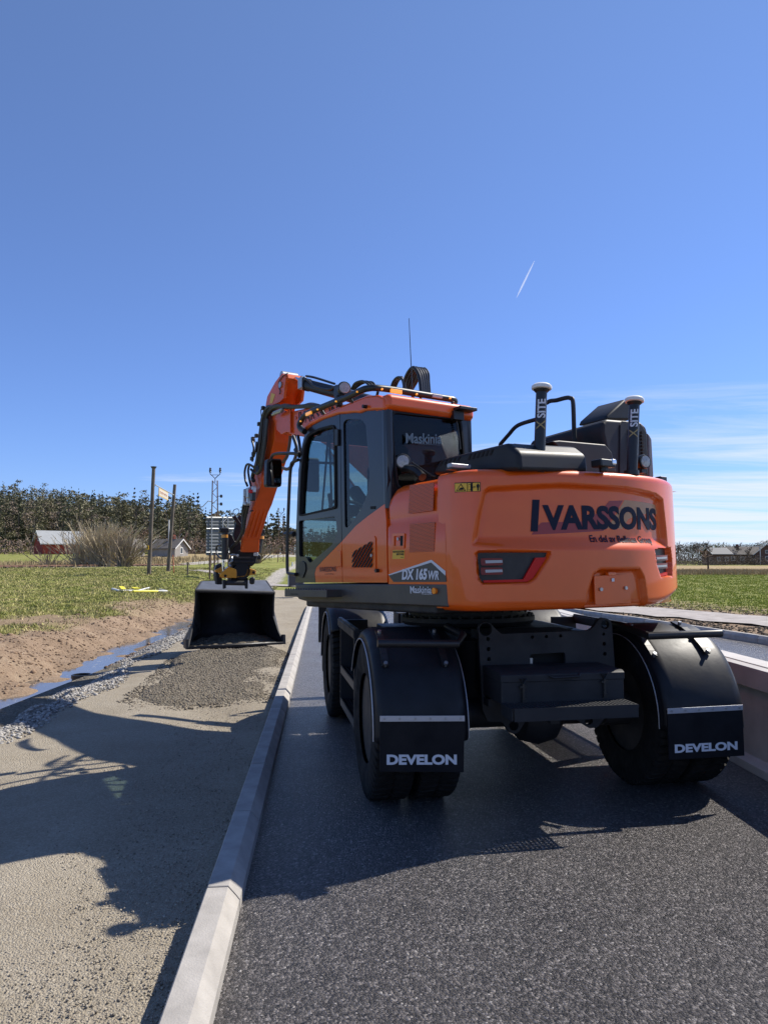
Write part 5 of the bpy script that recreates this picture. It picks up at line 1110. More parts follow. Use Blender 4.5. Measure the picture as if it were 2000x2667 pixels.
# rear mounting plate with ears, holes and a window
YP = -1.42
def gp(px, cv=c6, y=YP): h = UC.hit(*cv(*px), 1, y); return (h[0], h[2])
def circ(px, r, cv=c6, y=YP, n=14): c = gp(px, cv, y); return [(c[0]+r*cos(2*pi*k/n), c[1]+r*sin(2*pi*k/n)) for k in range(n)]
out_ = [(150, 250), (165, 215), (205, 198), (250, 205), (285, 245), (350, 303), (1110, 272), (1150, 240), (1185, 180), (1225, 162), (1270, 170), (1302, 205), (1328, 570), (1345, 990), (1240, 1030), (1180, 1110), (1110, 1118), (1050, 1080), (1000, 1040), (560, 1052), (525, 1110), (500, 1150), (455, 1168), (410, 1150), (385, 1100), (355, 1062), (232, 1058), (188, 960)]
holes = [circ((215, 262), .045), circ((1245, 222), .032), circ((457, 1094), .034), circ((1105, 1050), .030), circ((235, 346), .014), circ((239, 433), .014), circ((243, 520), .014), circ((1233, 303), .011), circ((1238, 388), .014), circ((1243, 474), .014), circ((617, 330), .012), circ((739, 325), .012), circ((861, 319), .012), rpoly([gp(p) for p in ((596, 478), (900, 460), (903, 592), (600, 602))], .02)]
pt = put(plate(rpoly([gp(p) for p in out_], .012, 2), holes, .035, lambda a, c_, w: (a, YP+.0175+w, c_)), 'rear_mounting_plate', CHASS, T=G, bevel=.003)
b = GB(); b.box((-.02, YP+.35, .85), (.7, .5, .5)); part(b, 'frame_box', MATT, chs)
# tool box on the plate
YT0, YT1 = YP-.36, YP-.002
fr = [UC.hit(*c6(*p), 1, YT0) for p in ((348, 662), (1403, 612), (1405, 870), (370, 925))]
x0, x1 = fr[0][0], fr[1][0]; z1 = (fr[0][2]+fr[1][2])/2; z0 = (fr[2][2]+fr[3][2])/2; zt_ = z1+.015
b = GB(); b.box(((x0+x1)/2, (YT0+YT1)/2, (z0+z1-.05)/2), (x1-x0, YT1-YT0, z1-z0-.05)); tb = part(b, 'tool_box', CHASS, bevel=.004)
b = GB(); b.prism([(x0-.004, YT0-.005, z1-.05), (x0-.004, YT0-.005, z1-.008), (x0-.004, YT0+.02, z1+.006), (x0-.004, YT1, z1+.006), (x0-.004, YT1, z1-.05)], (x1-x0+.008, 0, 0)); part(b, 'tool_box_lid', CHASS, tb, bevel=.003)
h_ = [UC.hit(*c6(*p), 1, YT0-.03) for p in ((765, 662), (800, 682), (1020, 668), (1040, 655))]; b = GB(); b.tube([h_[0]+[0, .03, 0], h_[1], h_[2], h_[3]+[0, .03, 0]], .008, 8); part(b, 'lid_handle', HOOD, tb)
for px in ((538, 0), (1238, -46)):
    b = GB(); c_ = lambda x, y: UC.hit(*c6(px[0]+x, y+px[1]), 1, YT0-.014); b.tube([c_(-25, 690), c_(28, 685), c_(2, 735)], .006, 6, closed=True); b.tube([c_(2, 735), c_(4, 870)], .010, 8); b.box(c_(8, 880), (.026, .012, .026)); b.box(c_(0, 760), (.045, .012, .014)); part(b, 'lid_latch', BLACK, tb)
# tread plate: perforated step
sp_ = [UC.hit(*c6(*p), 2, z0) for p in ((370, 905), (1405, 862))]
YS0 = YT0-.19; zs = z0-.008; fs2 = [UC.hit(*c6(*p), 1, YS0) for p in ((460, 965), (1530, 905))]; xs0, xs1 = fs2[0][0], fs2[1][0]; zs = (fs2[0][2]+fs2[1][2])/2
b = GB()
nn = 30
for i in range(nn+1): b.box((x0+.0+(xs1-x0)*i/nn, (YS0+YT0)/2, zs-.006), (.010, YT0-YS0, .014))
for j in range(6): b.box(((x0+xs1)/2, YS0+(YT0-YS0)*(j+.5)/6, zs-.005), (xs1-x0, .008, .013))
b.box(((xs0+xs1)/2, YS0, zs-.035), (xs1-xs0, .006, .078)); b.box((x0+.0, (YS0+YT0)/2, zs-.035), (.006, YT0-YS0, .07)); part(b, 'tread_grating', CHASS, tb)
b = GB(); b.box(((x0+x1)/2, YP-.05, zs-.05), (x1-x0, .1, .05)); b.box((x0+.35, YT0+.1, zs-.09), (.06, .2, .1)); part(b, 'step_support', CHASS, tb)
b = GB(); q = UC.hit(*c6(605, 548), 1, YP+.03); b.box(q, (.02, .01, .06)); part(b, 'tag_plate', STEEL, pt)
# things between the plate and the left wheel: cylinder, hoses
b = GB(); q = UC.hit(*c6(95, 350), 1, -1.0); b.cyl((q[0], -1.0, .62), (q[0], -1.0, q[2]), .11, 18); b.cyl((q[0], -1.0, .5), (q[0], -1.0, .7), .06, 10); part(b, 'axle_cylinder', MATT, chs)
# ladder boxes between the wheels, left
xl = -1.08
def lz(px, x=xl): h = UC.hit(*px, 0, x); return np.array([x, h[1], h[2]])
def ccA(x, y): return (820+x/6.505, 1560+y/6.505)
y0_, y1_ = .72, -.42
def lad(sx):
    xl = sx*1.06
    b = GB(); b.box((sx*.66, .16, .78), (.36, 1.15, .46)); bx_ = part(b, 'battery_box' if sx < 0 else 'tank_box', CHASS, chs, bevel=.01)
    b = GB(); b.box((xl, y1_+.02, .66), (.30, .03, .80)); b.box((xl, y0_, .66), (.26, .03, .78)); b.box((xl-.13*sx*-1, .16, 1.03), (.05, 1.16, .06)); b.box((xl+.13*sx, .16, 1.03), (.03, 1.16, .09)); ld = part(b, 'step_frame', CHASS, bevel=.003)
    for z, m in ((.60, HOOD), (.30, HOOD)):
        b = GB()
        for j in range(8): b.box((xl-.11+.22*j/7, .15, z), (.007, 1.1, .02))
        for i in range(26): b.box((xl, y1_+.05+(y0_-y1_-.1)*i/25, z-.002), (.23, .007, .016))
        part(b, 'step_grating', HOOD, ld)
        b = GB(); b.box((xl+.125*sx, .15, z-.012), (.006, 1.12, .06)); 
        for i in range(34): b.box((xl+.125*sx, y1_+.04+(y0_-y1_-.08)*i/33, z+.022), (.006, .014, .012))
        part(b, 'step_edge', mat('step_edge', (.07, .065, .06), .5), ld)
    b = GB()
    for z in (.30, .6): b.cyl((xl+.05*sx, y1_+.0, z), (xl+.05*sx, y1_-.03, z), .016, 8)
    part(b, 'frame_bolts', STEEL, ld)
lad(-1); lad(1)
b = GB(); b.tube(spline([(-.55, 1.2, 1.13), (-.52, .7, 1.16), (-.42, .3, 1.12), (-.35, .0, .95)], 6), .028, 8); b.tube(spline([(-.45, 1.0, 1.1), (-.4, .5, 1.14), (-.25, .2, 1.08)], 6), .018, 8); part(b, 'hydraulic_hose', HOSEB, chs)
b = GB(); b.box((-.35, .75, 1.12), (.18, .10, .03)); b.cyl((-.42, .55, 1.10), (-.25, .85, 1.13), .018, 8); b.cyl((-.3, .95, 1.12), (-.12, .75, 1.12), .016, 8); part(b, 'valve_cover', STEEL, chs, bevel=.004)
b = GB(); b.box((-1.22, AX[1]+.62, 1.12), (.05, .05, .03)); b.cyl((-1.2, AX[1]+.6, 1.1), (-1.05, AX[1]+.5, 1.08), .01, 6); part(b, 'marker_lamp', BLACK, FENS[(-1, False)])
b = GB(); b.box((-1.03, AX[1]+.66, .88), (.5, .012, .4)); part(b, 'front_apron', BLACK, FENS[(-1, False)])
# front blade
b = GB(); b.box((0, 2.3, .75), (.7, .3, .5)); b.prism([(-1.2, 2.55, .28), (-1.2, 2.48, .45), (-1.2, 2.5, .68), (-1.2, 2.56, .82), (-1.2, 2.62, .82), (-1.2, 2.56, .5)], (2.4, 0, 0)); part(b, 'dozer_blade', CHASS, bevel=.01)
# ------------------------------------------------------------- loose stones, grass, plants
def scatter_stones(name, pts, sizes, m, label, cat):
    ico = [(0, 0, 1), (.894, 0, .447), (.276, .851, .447), (-.724, .526, .447), (-.724, -.526, .447), (.276, -.851, .447), (.724, .526, -.447), (-.276, .851, -.447), (-.894, 0, -.447), (-.276, -.851, -.447), (.724, -.526, -.447), (0, 0, -1)]
    fc = [(0,1,2),(0,2,3),(0,3,4),(0,4,5),(0,5,1),(1,6,2),(2,7,3),(3,8,4),(4,9,5),(5,10,1),(2,6,7),(3,7,8),(4,8,9),(5,9,10),(1,10,6),(6,11,7),(7,11,8),(8,11,9),(9,11,10),(10,11,6)]
    I = np.array(ico); n = len(pts); P = np.asarray(pts); S = np.asarray(sizes)
    V = I[None]*(1+RNG.uniform(-.28, .28, (n, 12, 1)))*S[:, None, None]*RNG.uniform(.6, 1.25, (n, 1, 3)); a = RNG.uniform(0, 6.28, n); c_, s_ = np.cos(a)[:, None], np.sin(a)[:, None]
    V = np.stack([V[..., 0]*c_-V[..., 1]*s_, V[..., 0]*s_+V[..., 1]*c_, V[..., 2]*.75], -1)+P[:, None]
    Fc = (np.array(fc)[None]+np.arange(n)[:, None, None]*12).reshape(-1, 3); o = big(name, V.reshape(-1, 3), Fc, m, False)
    ca_ = o.data.color_attributes.new('tone', 'FLOAT_COLOR', 'POINT'); t_ = np.repeat(RNG.uniform(.45, 1.25, n), 12); ca_.data.foreach_set('color', np.stack([t_, t_, t_, np.ones_like(t_)], 1).astype(np.float32).ravel())
    return tag(o, label, cat, None, 'stuff')
def tonemat(name, col, rough=.9, sheen=None):
    q = NT(name); A_ = q.attr('tone'); return q.out(q.mix(1.0, col, A_, 'MULTIPLY'), rough, None, .2)
STM = tonemat('stone_grey', (.36, .34, .31)); STG = tonemat('pebble', (.33, .29, .23)); SOILM = tonemat('soil_clod', (.24, .165, .11)); DARKC = tonemat('dark_clod', (.11, .085, .06)); HEAPM = tonemat('damp_pebble', (.20, .17, .13))
n = 32000; yy = 4+22*RNG.random(n)**1.25; u = -2.8-1.15*RNG.beta(1.7, 1.5, n)+.1*np.sin(yy*2.1)+.12*np.sin(yy*.9); xx = u-.085*yy
scatter_stones('crushed_stone', np.stack([xx, yy, np.maximum(H(xx, yy)+.006, np.where(u > -3.08, -.012, -9))], 1), RNG.uniform(.008, .024, n), STM, 'band of pale crushed stone along the ditch beside the gravel path', 'crushed stone')
n = 40000; yy = 1.9+13*RNG.random(n)**1.9; f_ = RNG.random(n); xx = (-3.1-.085*yy)*(1-f_)+(-.56-.085*yy)*f_
keep = (.5*nz(xx, yy, 1.1, 21)+2.2*(f_-.62)+.3*RNG.standard_normal(n)) > .1; xx, yy = xx[keep], yy[keep]
scatter_stones('path_pebbles', np.stack([xx, yy, -.014+0*xx], 1), RNG.uniform(.002, .0065, len(xx)), STG, 'small loose pebbles strewn over the compacted gravel path', 'pebbles')
n = 5200; yy = 6+24*RNG.random(n)**1.1; u = np.where(RNG.random(n) < .8, RNG.uniform(-6.9, -4.7, n), RNG.uniform(-4.1, -3.8, n)); xx = u-.085*yy
scatter_stones('soil_clods', np.stack([xx, yy, H(xx, yy)], 1), RNG.uniform(.008, .035, n)*np.where(RNG.random(n) < .05, 2.2, 1), SOILM, 'clods of brown soil on the bank of the ditch', 'soil')
n = 9000; t_ = RNG.random(n)*26; q_ = RNG.uniform(13.6, 15.2, n); q_ = np.where(RNG.random(n) < .35, RNG.uniform(17.9, 20.5, n), q_); px_, py_ = q_*.905, q_*.42; xx = px_+.42*(-t_+14); yy = py_+.905*(t_-14)+10; 
xx = (q_-.42*yy)/.905
scatter_stones('verge_clods', np.stack([xx, yy, H(xx, yy)], 1), RNG.uniform(.01, .05, n), DARKC, 'dark brown soil clods on the verge beside the cycle path', 'soil')
# pebbles on the heap
n = 14000; xx = RNG.uniform(-4.2, -1.0, n); yy = RNG.uniform(7.0, 12.6, n); dz_ = sdf(xx, yy, HB)+.12*nz(xx, yy, 2.4, 4); k_ = dz_ < .06; xx, yy, dz_ = xx[k_], yy[k_], dz_[k_]; nr_ = sstep(10.6, 11.9, yy+.1*nz(xx, yy, 1, 2))
zz_ = (.048+.13*nr_)*sstep(.04, -.34, dz_)+.014*nz(xx, yy, 5, 8)*sstep(.05, -.1, dz_)-.05+.035*nz(xx, yy, 1.5, 12)*sstep(.05, -.2, dz_); zz_ = np.maximum(zz_, -.015)
scatter_stones('heap_pebbles', np.stack([xx, yy, zz_], 1), RNG.uniform(.006, .018, len(xx)), HEAPM, 'coarse damp pebbles on the freshly spread gravel heap', 'pebbles')
# grass
def blades(name, x, y, h, w, lean, m, label, cat, tone=None):
    n = len(x); z = H(x, y)-.01; a = RNG.uniform(0, 6.28, n); dx, dy = np.cos(a)*w, np.sin(a)*w; la = RNG.uniform(0, 6.28, n); lx, ly = np.cos(la)*lean*h, np.sin(la)*lean*h
    V = np.stack([np.stack([x-dx, y-dy, z], 1), np.stack([x+dx, y+dy, z], 1), np.stack([x+lx, y+ly, z+h], 1)], 1).reshape(-1, 3)
    o = big(name, V, np.arange(3*n).reshape(-1, 3), m, False); ca_ = o.data.color_attributes.new('tone', 'FLOAT_COLOR', 'POINT')
    t_ = np.repeat(tone if tone is not None else RNG.uniform(.6, 1.3, n), 3); ca_.data.foreach_set('color', np.stack([t_, t_, t_, np.ones_like(t_)], 1).astype(np.float32).ravel()); return tag(o, label, cat, None, 'stuff')
def grassmat(name, c0, c1):
    q = NT(name); f_ = q.ramp(q.noise(1.1, 6, .75), [(.38, c0), (.62, c1)]); A_ = q.attr('tone'); return q.out(q.mix(1.0, f_, A_, 'MULTIPLY'), .75, None, .25)
GR = grassmat('grass_blades', (.20, .225, .04), (.52, .44, .21)); GRR = grassmat('field_blades', (.29, .34, .03), (.40, .41, .09)); GD = grassmat('dry_blades', (.30, .23, .12), (.42, .34, .19))
n = 150000; yy = 13+49*RNG.random(n)**1.25; xx = -yy*RNG.uniform(.14, .62, n)-.4
g_, d_, b_ = zones(xx, yy); k_ = (g_ > RNG.random(n)*.9+.05) & (b_ < .3) & (((xx+33.5)*58-(yy-62)*18.5)/60.9 > 3.0); xx, yy = xx[k_], yy[k_]; hh_ = RNG.uniform(.02, .085, len(xx))*(1+.5*nz(xx, yy, .7, 4))
blades('grass', xx, yy, np.abs(hh_)+.02, .008+.00045*yy, .5, GR, 'short green grass on the slope between the ditch and the railway', 'grass')
n = 90000; yy = 20+56*RNG.random(n)**1.3; xx = yy*RNG.uniform(.18, .66, n); g_, d_, b_ = zones(xx, yy); k_ = g_ > RNG.random(n)*.9+.1; xx, yy = xx[k_], yy[k_]
blades('field_grass', xx, yy, RNG.uniform(.03, .10, len(xx)), .009+.0004*yy, .5, GRR, 'bright green meadow grass beyond the cycle path on the right', 'grass')
n = 60000; yy = np.concatenate([RNG.uniform(76, 100, n//2), RNG.uniform(30, 104, n//2)]); side_ = np.arange(n) < n//2
xx = np.where(side_, yy*RNG.uniform(.18, .66, n), -yy*RNG.uniform(.1, .62, n)); rl_ = -((xx+33.5)*58-(yy-62)*18.5)/60.9
k_ = side_ | ((rl_ > 1.8) & (rl_ < 20+4*nz(xx, yy, .2, 3))) | ((rl_ < -3.2) & (rl_ > -6) & (RNG.random(n) < .12)); xx, yy = xx[k_], yy[k_]
blades('dry_grass', xx, yy, RNG.uniform(.25, .75, len(xx))*np.where(xx > 0, .7, 1), .012+.0004*yy, .25, GD, 'tall pale dry grass and reeds along the railway and the far field edge', 'dry grass')
# ------------------------------------------------------------- trees
BARK = mat('bark', (.14, .105, .08), .95, var=.3, vscale=3); BARKP = mat('pale_bark', (.30, .26, .22), .9, var=.3, vscale=3); TWIG = mat('twigs', (.27, .21, .155), .95, var=.35, vscale=.4)
TWIGR = mat('twigs_reddish', (.26, .18, .14), .95, var=.3, vscale=.4); CATK = mat('willow_twigs', (.48, .40, .27), .9, var=.3, vscale=.6)
PINE = mat('pine_needles', (.125, .115, .058), .85, var=.55, vscale=.22); SPRUCE = mat('spruce_needles', (.068, .074, .036), .85, var=.5, vscale=.25); BUD = mat('budding_leaves', (.27, .26, .13), .85, var=.35, vscale=.4)
class Fast:
    def __init__(s): s.V = []; s.F = []; s.n = 0
    def tube3(s, a, b, r0, r1):
        a, b = np.array(a), np.array(b); d = b-a; d = d/(np.linalg.norm(d)+1e-9); t = np.array([0, 0, 1.]) if abs(d[2]) < .9 else np.array([1., 0, 0]); u = np.cross(d, t); u /= np.linalg.norm(u); w = np.cross(d, u)
        for p, r in ((a, r0), (b, r1)):
            for k in range(3): th = 2.094*k; s.V.append(p+r*(u*cos(th)+w*sin(th)))
        n = s.n; s.F += [(n+k, n+(k+1) % 3, n+3+(k+1) % 3, n+3+k) for k in range(3)]; s.n += 6
    def build(s, name, m, parent): return rawmesh(name, s.V, s.F, m, parent, 0, False)
def bare_tree(loc, h, seed, spread=.42, twm=TWIG, trunks=1, levels=4, bark=BARK, thick=1.0, low=.25, group=None, label='', cat='tree', name='bare_tree', dens=1.0, tw=.02):
    rg = random.Random(seed); root = thing(name, label, cat, loc, group); T_ = Fast(); B_ = Fast(); base = np.array(loc, float)
    def grow(p, d, ln, r, lv):
        nseg = 2; q = p
        for k in range(nseg):
            dd = d+np.array([rg.uniform(-.16, .16), rg.uniform(-.16, .16), rg.uniform(-.05, .14)]); dd /= np.linalg.norm(dd); q2 = q+dd*ln/nseg
            rr0, rr1 = r*(1-.3*k/nseg), r*(1-.3*(k+1)/nseg); (T_ if lv >= levels-1 else B_).tube3(q, q2, max(rr0, tw*.55), max(rr1, tw*.45)); q = q2; d = dd
            if lv > 0 and True:
                for _ in range(int((1.6 if lv > 1 else 2.2)*dens+rg.random()*.9)):
                    a = rg.uniform(0, 6.28); up = rg.uniform(.1, .9); side_ = np.array([cos(a), sin(a), 0]); nd = d*.75+side_*spread*2*rg.uniform(.5, 1.1)+np.array([0, 0, .25*up]); nd /= np.linalg.norm(nd); grow(q-dd*rg.uniform(0, .4)*ln/nseg, nd, ln*rg.uniform(.5, .78), r*.5, lv-1)
    for t in range(trunks):
        a = rg.uniform(0, 6.28); d = np.array([cos(a)*.25*(trunks > 1), sin(a)*.25*(trunks > 1), 1.]); p0 = base+np.array([cos(a), sin(a), 0])*.2*(trunks > 1); 
        p1 = p0+d/np.linalg.norm(d)*h*low; T_.tube3(p0-[0, 0, .2], p1, h*.022*thick, h*.018*thick); grow(p1, d/np.linalg.norm(d), h*.38, h*.016*thick, levels)
    T_.build('trunk', bark, root); B_.build('crown', twm, root); return root
def quads(C, s, nrm=None):
    """many small random leaf-sized quads round centres C"""
    n = len(C); a = RNG.normal(size=(n, 3)); a /= np.linalg.norm(a, axis=1)[:, None]; b = RNG.normal(size=(n, 3)); b -= a*(a*b).sum(1)[:, None]; b /= np.linalg.norm(b, axis=1)[:, None]
    s = np.asarray(s)[:, None] if hasattr(s, '__len__') else s; a = a*s; b = b*s*.6
    return np.stack([C-a, C+b, C+a, C-b], 1).reshape(-1, 3)
def pine_pts(base, h, rg, n=420, kind='pine'):
    if kind == 'pine':
        k = 9+int(rg.random()*5); cl = []
        for i in range(k):
            t = .38+.62*(i+.5)/k; r = h*.20*(1-((t-.62)/.5)**2)**.5 if abs(t-.62) < .5 else .05*h; a = rg.random()*6.28; cl.append((base[0]+r*.75*cos(a), base[1]+r*.75*sin(a), base[2]+h*t, h*.085*(1.15-.5*t)))
        c = np.array(cl)[RNG.integers(0, k, n)]; d = RNG.normal(size=(n, 3)); d /= np.linalg.norm(d, axis=1)[:, None]; d *= RNG.random((n, 1))**.4
        return c[:, :3]+d*c[:, 3:4]*np.array([1.3, 1.3, .7])
    t = RNG.random(n)**.75; t = 1-t*.9; lay = np.round(t*16)/16; a = RNG.uniform(0, 6.28, n); r = (1-lay)*h*.23*(.35+.65*RNG.random(n))*(1+.25*np.sin(a*5+lay*30)); z = h*lay-r*.35+RNG.normal(size=n)*h*.008+.02*h
    return np.stack([base[0]+r*np.cos(a), base[1]+r*np.sin(a), base[2]+z], 1)
rg = random.Random(11)
# the wooded hill: one mass
Vp, Vs, Vb = [], [], []; TK = Fast()
cnt = 0
for i in range(1500):
    y = rg.uniform(138, 250); r = -rg.uniform(.045, .64); x = r*y
    hl = float(hill(x, y)); 
    if y < 150 and rg.random() < .5: continue
    edge = .10+.02*sin(y*.3)
    if r > -.17 and (y < 170 or rg.random() < .35): continue
    z = float(H(x, y)); q = rg.random(); hgt = rg.uniform(8, 13)*(.62 if r > -.20 else .78 if r > -.26 else 1)
    nn = 420 if y < 185 else 260
    if y > 235 and rg.random() < .3: hgt *= 1.25
    if q < .36: Vp.append(quads(pine_pts((x, y, z), hgt, rg, nn), RNG.uniform(.10, .29, nn)))
    elif q < .80: Vs.append(quads(pine_pts((x, y, z), hgt*1.05, rg, nn, 'spruce'), RNG.uniform(.10, .28, nn)))
    else: Vb.append(quads(pine_pts((x, y, z), hgt*.85, rg, nn), RNG.uniform(.08, .2, nn)))
    TK.tube3((x, y, z-.3), (x, y, z+hgt*.8), .16, .06)
for nm, V_, m in (('pine_forest', Vp, PINE), ('spruce_forest', Vs, SPRUCE), ('leafless_woodland', Vb, TWIG)):
    V_ = np.concatenate(V_); o = big(nm, V_, np.arange(len(V_)).reshape(-1, 4), m, False); tag(o, {'pine_forest': 'dense dark green pine forest covering the hill on the left', 'spruce_forest': 'dark spruces mixed through the forest on the hill', 'leafless_woodland': 'bare brown broadleaf woodland between the conifers on the hill'}[nm], 'forest', None, 'stuff')
o = rawmesh('forest_trunks', TK.V, TK.F, BARK, None, 0, False); tag(o, 'brown trunks standing inside the hill forest', 'forest', None, 'stuff')
# conifers that stand out on the skyline
def conifer(px, ytop, Y, kind, label, name, wide=1.0, n=520):
    x = (px-1000)/F*Y; z = float(H(x, Y)); top = CAMH+(HOR-ytop)/F*Y; h = top-z; root = thing(name, label, 'tree', (x, Y, z)); P = pine_pts((x, Y, z), h, rg, n, kind)
    if wide != 1.0: P[:, :2] = (P[:, :2]-[x, Y])*wide+[x, Y]
    V_ = quads(P, RNG.uniform(.14, .38, n)); rawmesh('crown', V_, [tuple(f) for f in np.arange(len(V_)).reshape(-1, 4)], PINE if kind == 'pine' else SPRUCE, root, 0, False)
    t = Fast(); t.tube3((x, Y, z-.3), (x, Y, z+h*.95), .2, .04); t.build('trunk', BARK, root)
conifer(514, 1288, 178, 'spruce', 'lone dark spruce rising above the tree line left of the lattice mast', 'spruce_tree', 1.1)
conifer(467, 1288, 185, 'pine', 'thin pine poking above the forest just right of the second pole', 'pine_tree', .8, 300)
conifer(480, 1290, 188, 'pine', 'slim pine with open crown between second pole and the lone spruce', 'pine_tree', .7, 260)
conifer(43, 1250, 215, 'pine', 'flat topped pine on the far left of the hill skyline', 'pine_tree', 1.1, 420)
conifer(722, 1333, 150, 'spruce', 'dark spruce right of the stick seen beside the grab rail', 'spruce_tree', 1.2)
conifer(740, 1342, 146, 'spruce', 'narrow dark spruce behind the far lattice mast', 'spruce_tree', .9, 420)
conifer(697, 1340, 152, 'pine', 'pine close to the orange stick above the tree line', 'pine_tree', 1.0, 420)
conifer(762, 1375, 146, 'pine', 'low pine just left of the cab grab rail', 'pine_tree', 1.0, 380)
conifer(677, 1365, 150, 'pine', 'pine half hidden by the orange stick', 'pine_tree', 1.1, 380)
conifer(785, 1390, 150, 'pine', 'pine seen between grab rail and cab door', 'pine_tree', 1.0, 320)
conifer(645, 1375, 155, 'pine', 'pine behind the lower end of the stick', 'pine_tree', 1.2, 380)
def bt(px, ytop, Y, label, **k):
    x = (px-1000)/F*Y; z = float(H(x, Y)); h = max(CAMH+(HOR-ytop)/F*Y-z, 1.5); return bare_tree((x, Y, z), h*.80, int(px*7+Y), label=label, **k)
bt(82, 1372, 118, 'rounded bare tree left of the red barn', levels=4, spread=.5, tw=.07)
bt(55, 1395, 122, 'smaller bare tree at the foot of the hill far left', levels=3, spread=.5, tw=.07)
bt(305, 1350, 100, 'tall bare birch-like tree behind the willow bush', levels=4, tw=.055, bark=BARKP, twm=TWIGR)
bt(345, 1358, 104, 'bare tree just left of the first leaning pole', levels=4, tw=.055, bark=BARKP, twm=TWIGR)
bt(372, 1362, 108, 'bare tree between the two leaning poles', levels=4, tw=.06, twm=TWIGR)
bt(466, 1352, 112, 'white stemmed birch beside the grey shed', levels=4, tw=.05, bark=mat('birch_bark', (.5, .47, .42), .8), spread=.3, twm=TWIGR)
bt(510, 1375, 108, 'broad round bare tree left of the billboard', levels=4, spread=.6, tw=.06)
bt(485, 1385, 115, 'bare tree behind the grey shed gable', levels=4, spread=.45, tw=.06, twm=TWIGR)
bt(545, 1395, 112, 'bare tree behind the grey billboard', levels=3, spread=.5, tw=.07, twm=TWIGR)
bt(690, 1420, 100, 'low bare tree right of the tiltrotator', levels=4, spread=.5, tw=.055, twm=TWIGR)
bt(715, 1410, 108, 'bare brown tree in front of the far lattice mast', levels=4, spread=.45, tw=.06, twm=TWIGR)
bt(745, 1420, 112, 'bare tree left of the cab grab rail', levels=4, spread=.45, tw=.06, twm=TWIGR)
bt(665, 1415, 112, 'bare tree behind the tilt cylinder', levels=3, spread=.5, tw=.06, twm=TWIGR)
bt(775, 1425, 104, 'bare shrub-like tree next to the cab door', levels=3, spread=.5, tw=.06)
# willow bush in front of the barn
def bush(px, Y, hh, ww, label, seed, n=190, m=CATK):
    x = (px-1000)/F*Y; z = float(H(x, Y)); root = thing('willow_bush', label, 'bush', (x, Y, z)); f = Fast(); rg = random.Random(seed)
    for i in range(n):
        a = rg.uniform(0, 6.28); e = rg.uniform(.15, 1.)**.7; d = np.array([cos(a)*(1-e)*1.5, sin(a)*(1-e)*1.0, .25+e]); d /= np.linalg.norm(d); p = np.array([x+rg.uniform(-.5, .5)*ww*.3, Y+rg.uniform(-.5, .5), z]); L_ = hh*rg.uniform(.55, 1.05)/max(d[2], .45)*.9
        for k in range(5):
            q = p+d*L_/5; f.tube3(p, q, .035*(1-k/6)+.012, .035*(1-(k+1)/6)+.012); p = q; d = d+np.array([rg.uniform(-.12, .12)+.03, rg.uniform(-.12, .12), rg.uniform(-.02, .12)]); d /= np.linalg.norm(d)
            if k > 1:
                for _ in range(3):
                    dd = d+np.array([rg.uniform(-.5, .5), rg.uniform(-.5, .5), rg.uniform(0, .4)]); dd /= np.linalg.norm(dd); f.tube3(p, p+dd*hh*rg.uniform(.08, .2), .018, .012)
    f.build('branches', m, root)
bush(268, 74, 4.6, 7.5, 'big leafless willow bush in front of the red barn with pale yellow twigs', 3, 230)
bush(215, 75, 3.6, 5, 'left lobe of leafless willow scrub reaching towards the barn roof', 5, 120)
bush(325, 72, 3.0, 4, 'right lobe of leafless scrub next to the small shed', 6, 110, TWIG)
bush(130, 72, 1.9, 2.2, 'thin sapling bush in front of the red barn wall', 8, 22, TWIG)
bush(668, 92, 2.6, 4, 'brown scrub beside the railway right of the tiltrotator', 9, 120, TWIG)
# far trees on the right
FART = mat('far_twigs', (.15, .115, .09), .95, var=.3, vscale=.3)
labs = ['tall bare tree', 'round bare tree', 'bare tree with forked trunk', 'thin bare tree', 'bare tree with dense twigs']
for i, (px, yt, Y) in enumerate([(1765, 1403, 205), (1782, 1400, 198), (1800, 1399, 206), (1815, 1404, 196), (1842, 1401, 190), (1868, 1399, 208), (1886, 1401, 212), (1902, 1400, 206), (1918, 1402, 200), (1936, 1408, 206), (1952, 1410, 196), (1968, 1413, 208), (1984, 1418, 200), (1998, 1420, 206), (2016, 1412, 204), (2040, 1408, 206), (2075, 1404, 206)]):
    lab = ['bare tree nearest the orange counterweight on the right horizon', 'second bare tree right of the counterweight', 'bare tree left of the pale roofed house', 'bare tree just before the pale roof', 'big spreading bare tree before the pale roofed house', 'bare budding tree above the ridge of the pale roofed house', 'bare tree between the two far houses', 'budding tree left of the brick house roof', 'budding tree above the brick house', 'bare tree over the right end of the brick house', 'bare tree in front of the brick house gable', 'bare tree left of the street lamp', 'bare tree right of the street lamp', 'bare tree by the last house on the right edge', 'bare tree past the right edge of the view', 'second bare tree past the right edge', 'third bare tree past the right edge'][i]
    x = (px-1000)/F*Y; z = float(H(x, Y)); h = CAMH+(HOR-yt)/F*Y-z; bare_tree((x, Y, z), h*.82, 100+i, levels=4, spread=.38, tw=.085, low=.2, twm=(BUD if i in (5, 7) else FART), label=lab)
def hedge(name, pxs, Y, hmin, hmax, m, label, n=2600, s=(.12, .3)):
    px = RNG.uniform(*pxs, n); y = Y+RNG.uniform(-4, 4, n); x = (px-1000)/F*y; z = H(x, y)+RNG.random(n)*(hmin+(hmax-hmin)*(.5+.5*nz(x, y, .12, 6))); V_ = quads(np.stack([x, y, z], 1), RNG.uniform(*s, n)); o = big(name, V_, np.arange(len(V_)).reshape(-1, 4), m, False); tag(o, label, 'scrub', None, 'stuff')
hedge('scrub', (1750, 2120), 188, 1.2, 3.4, FART, 'brown leafless scrub along the far field edge on the right', 9000, (.05, .16))
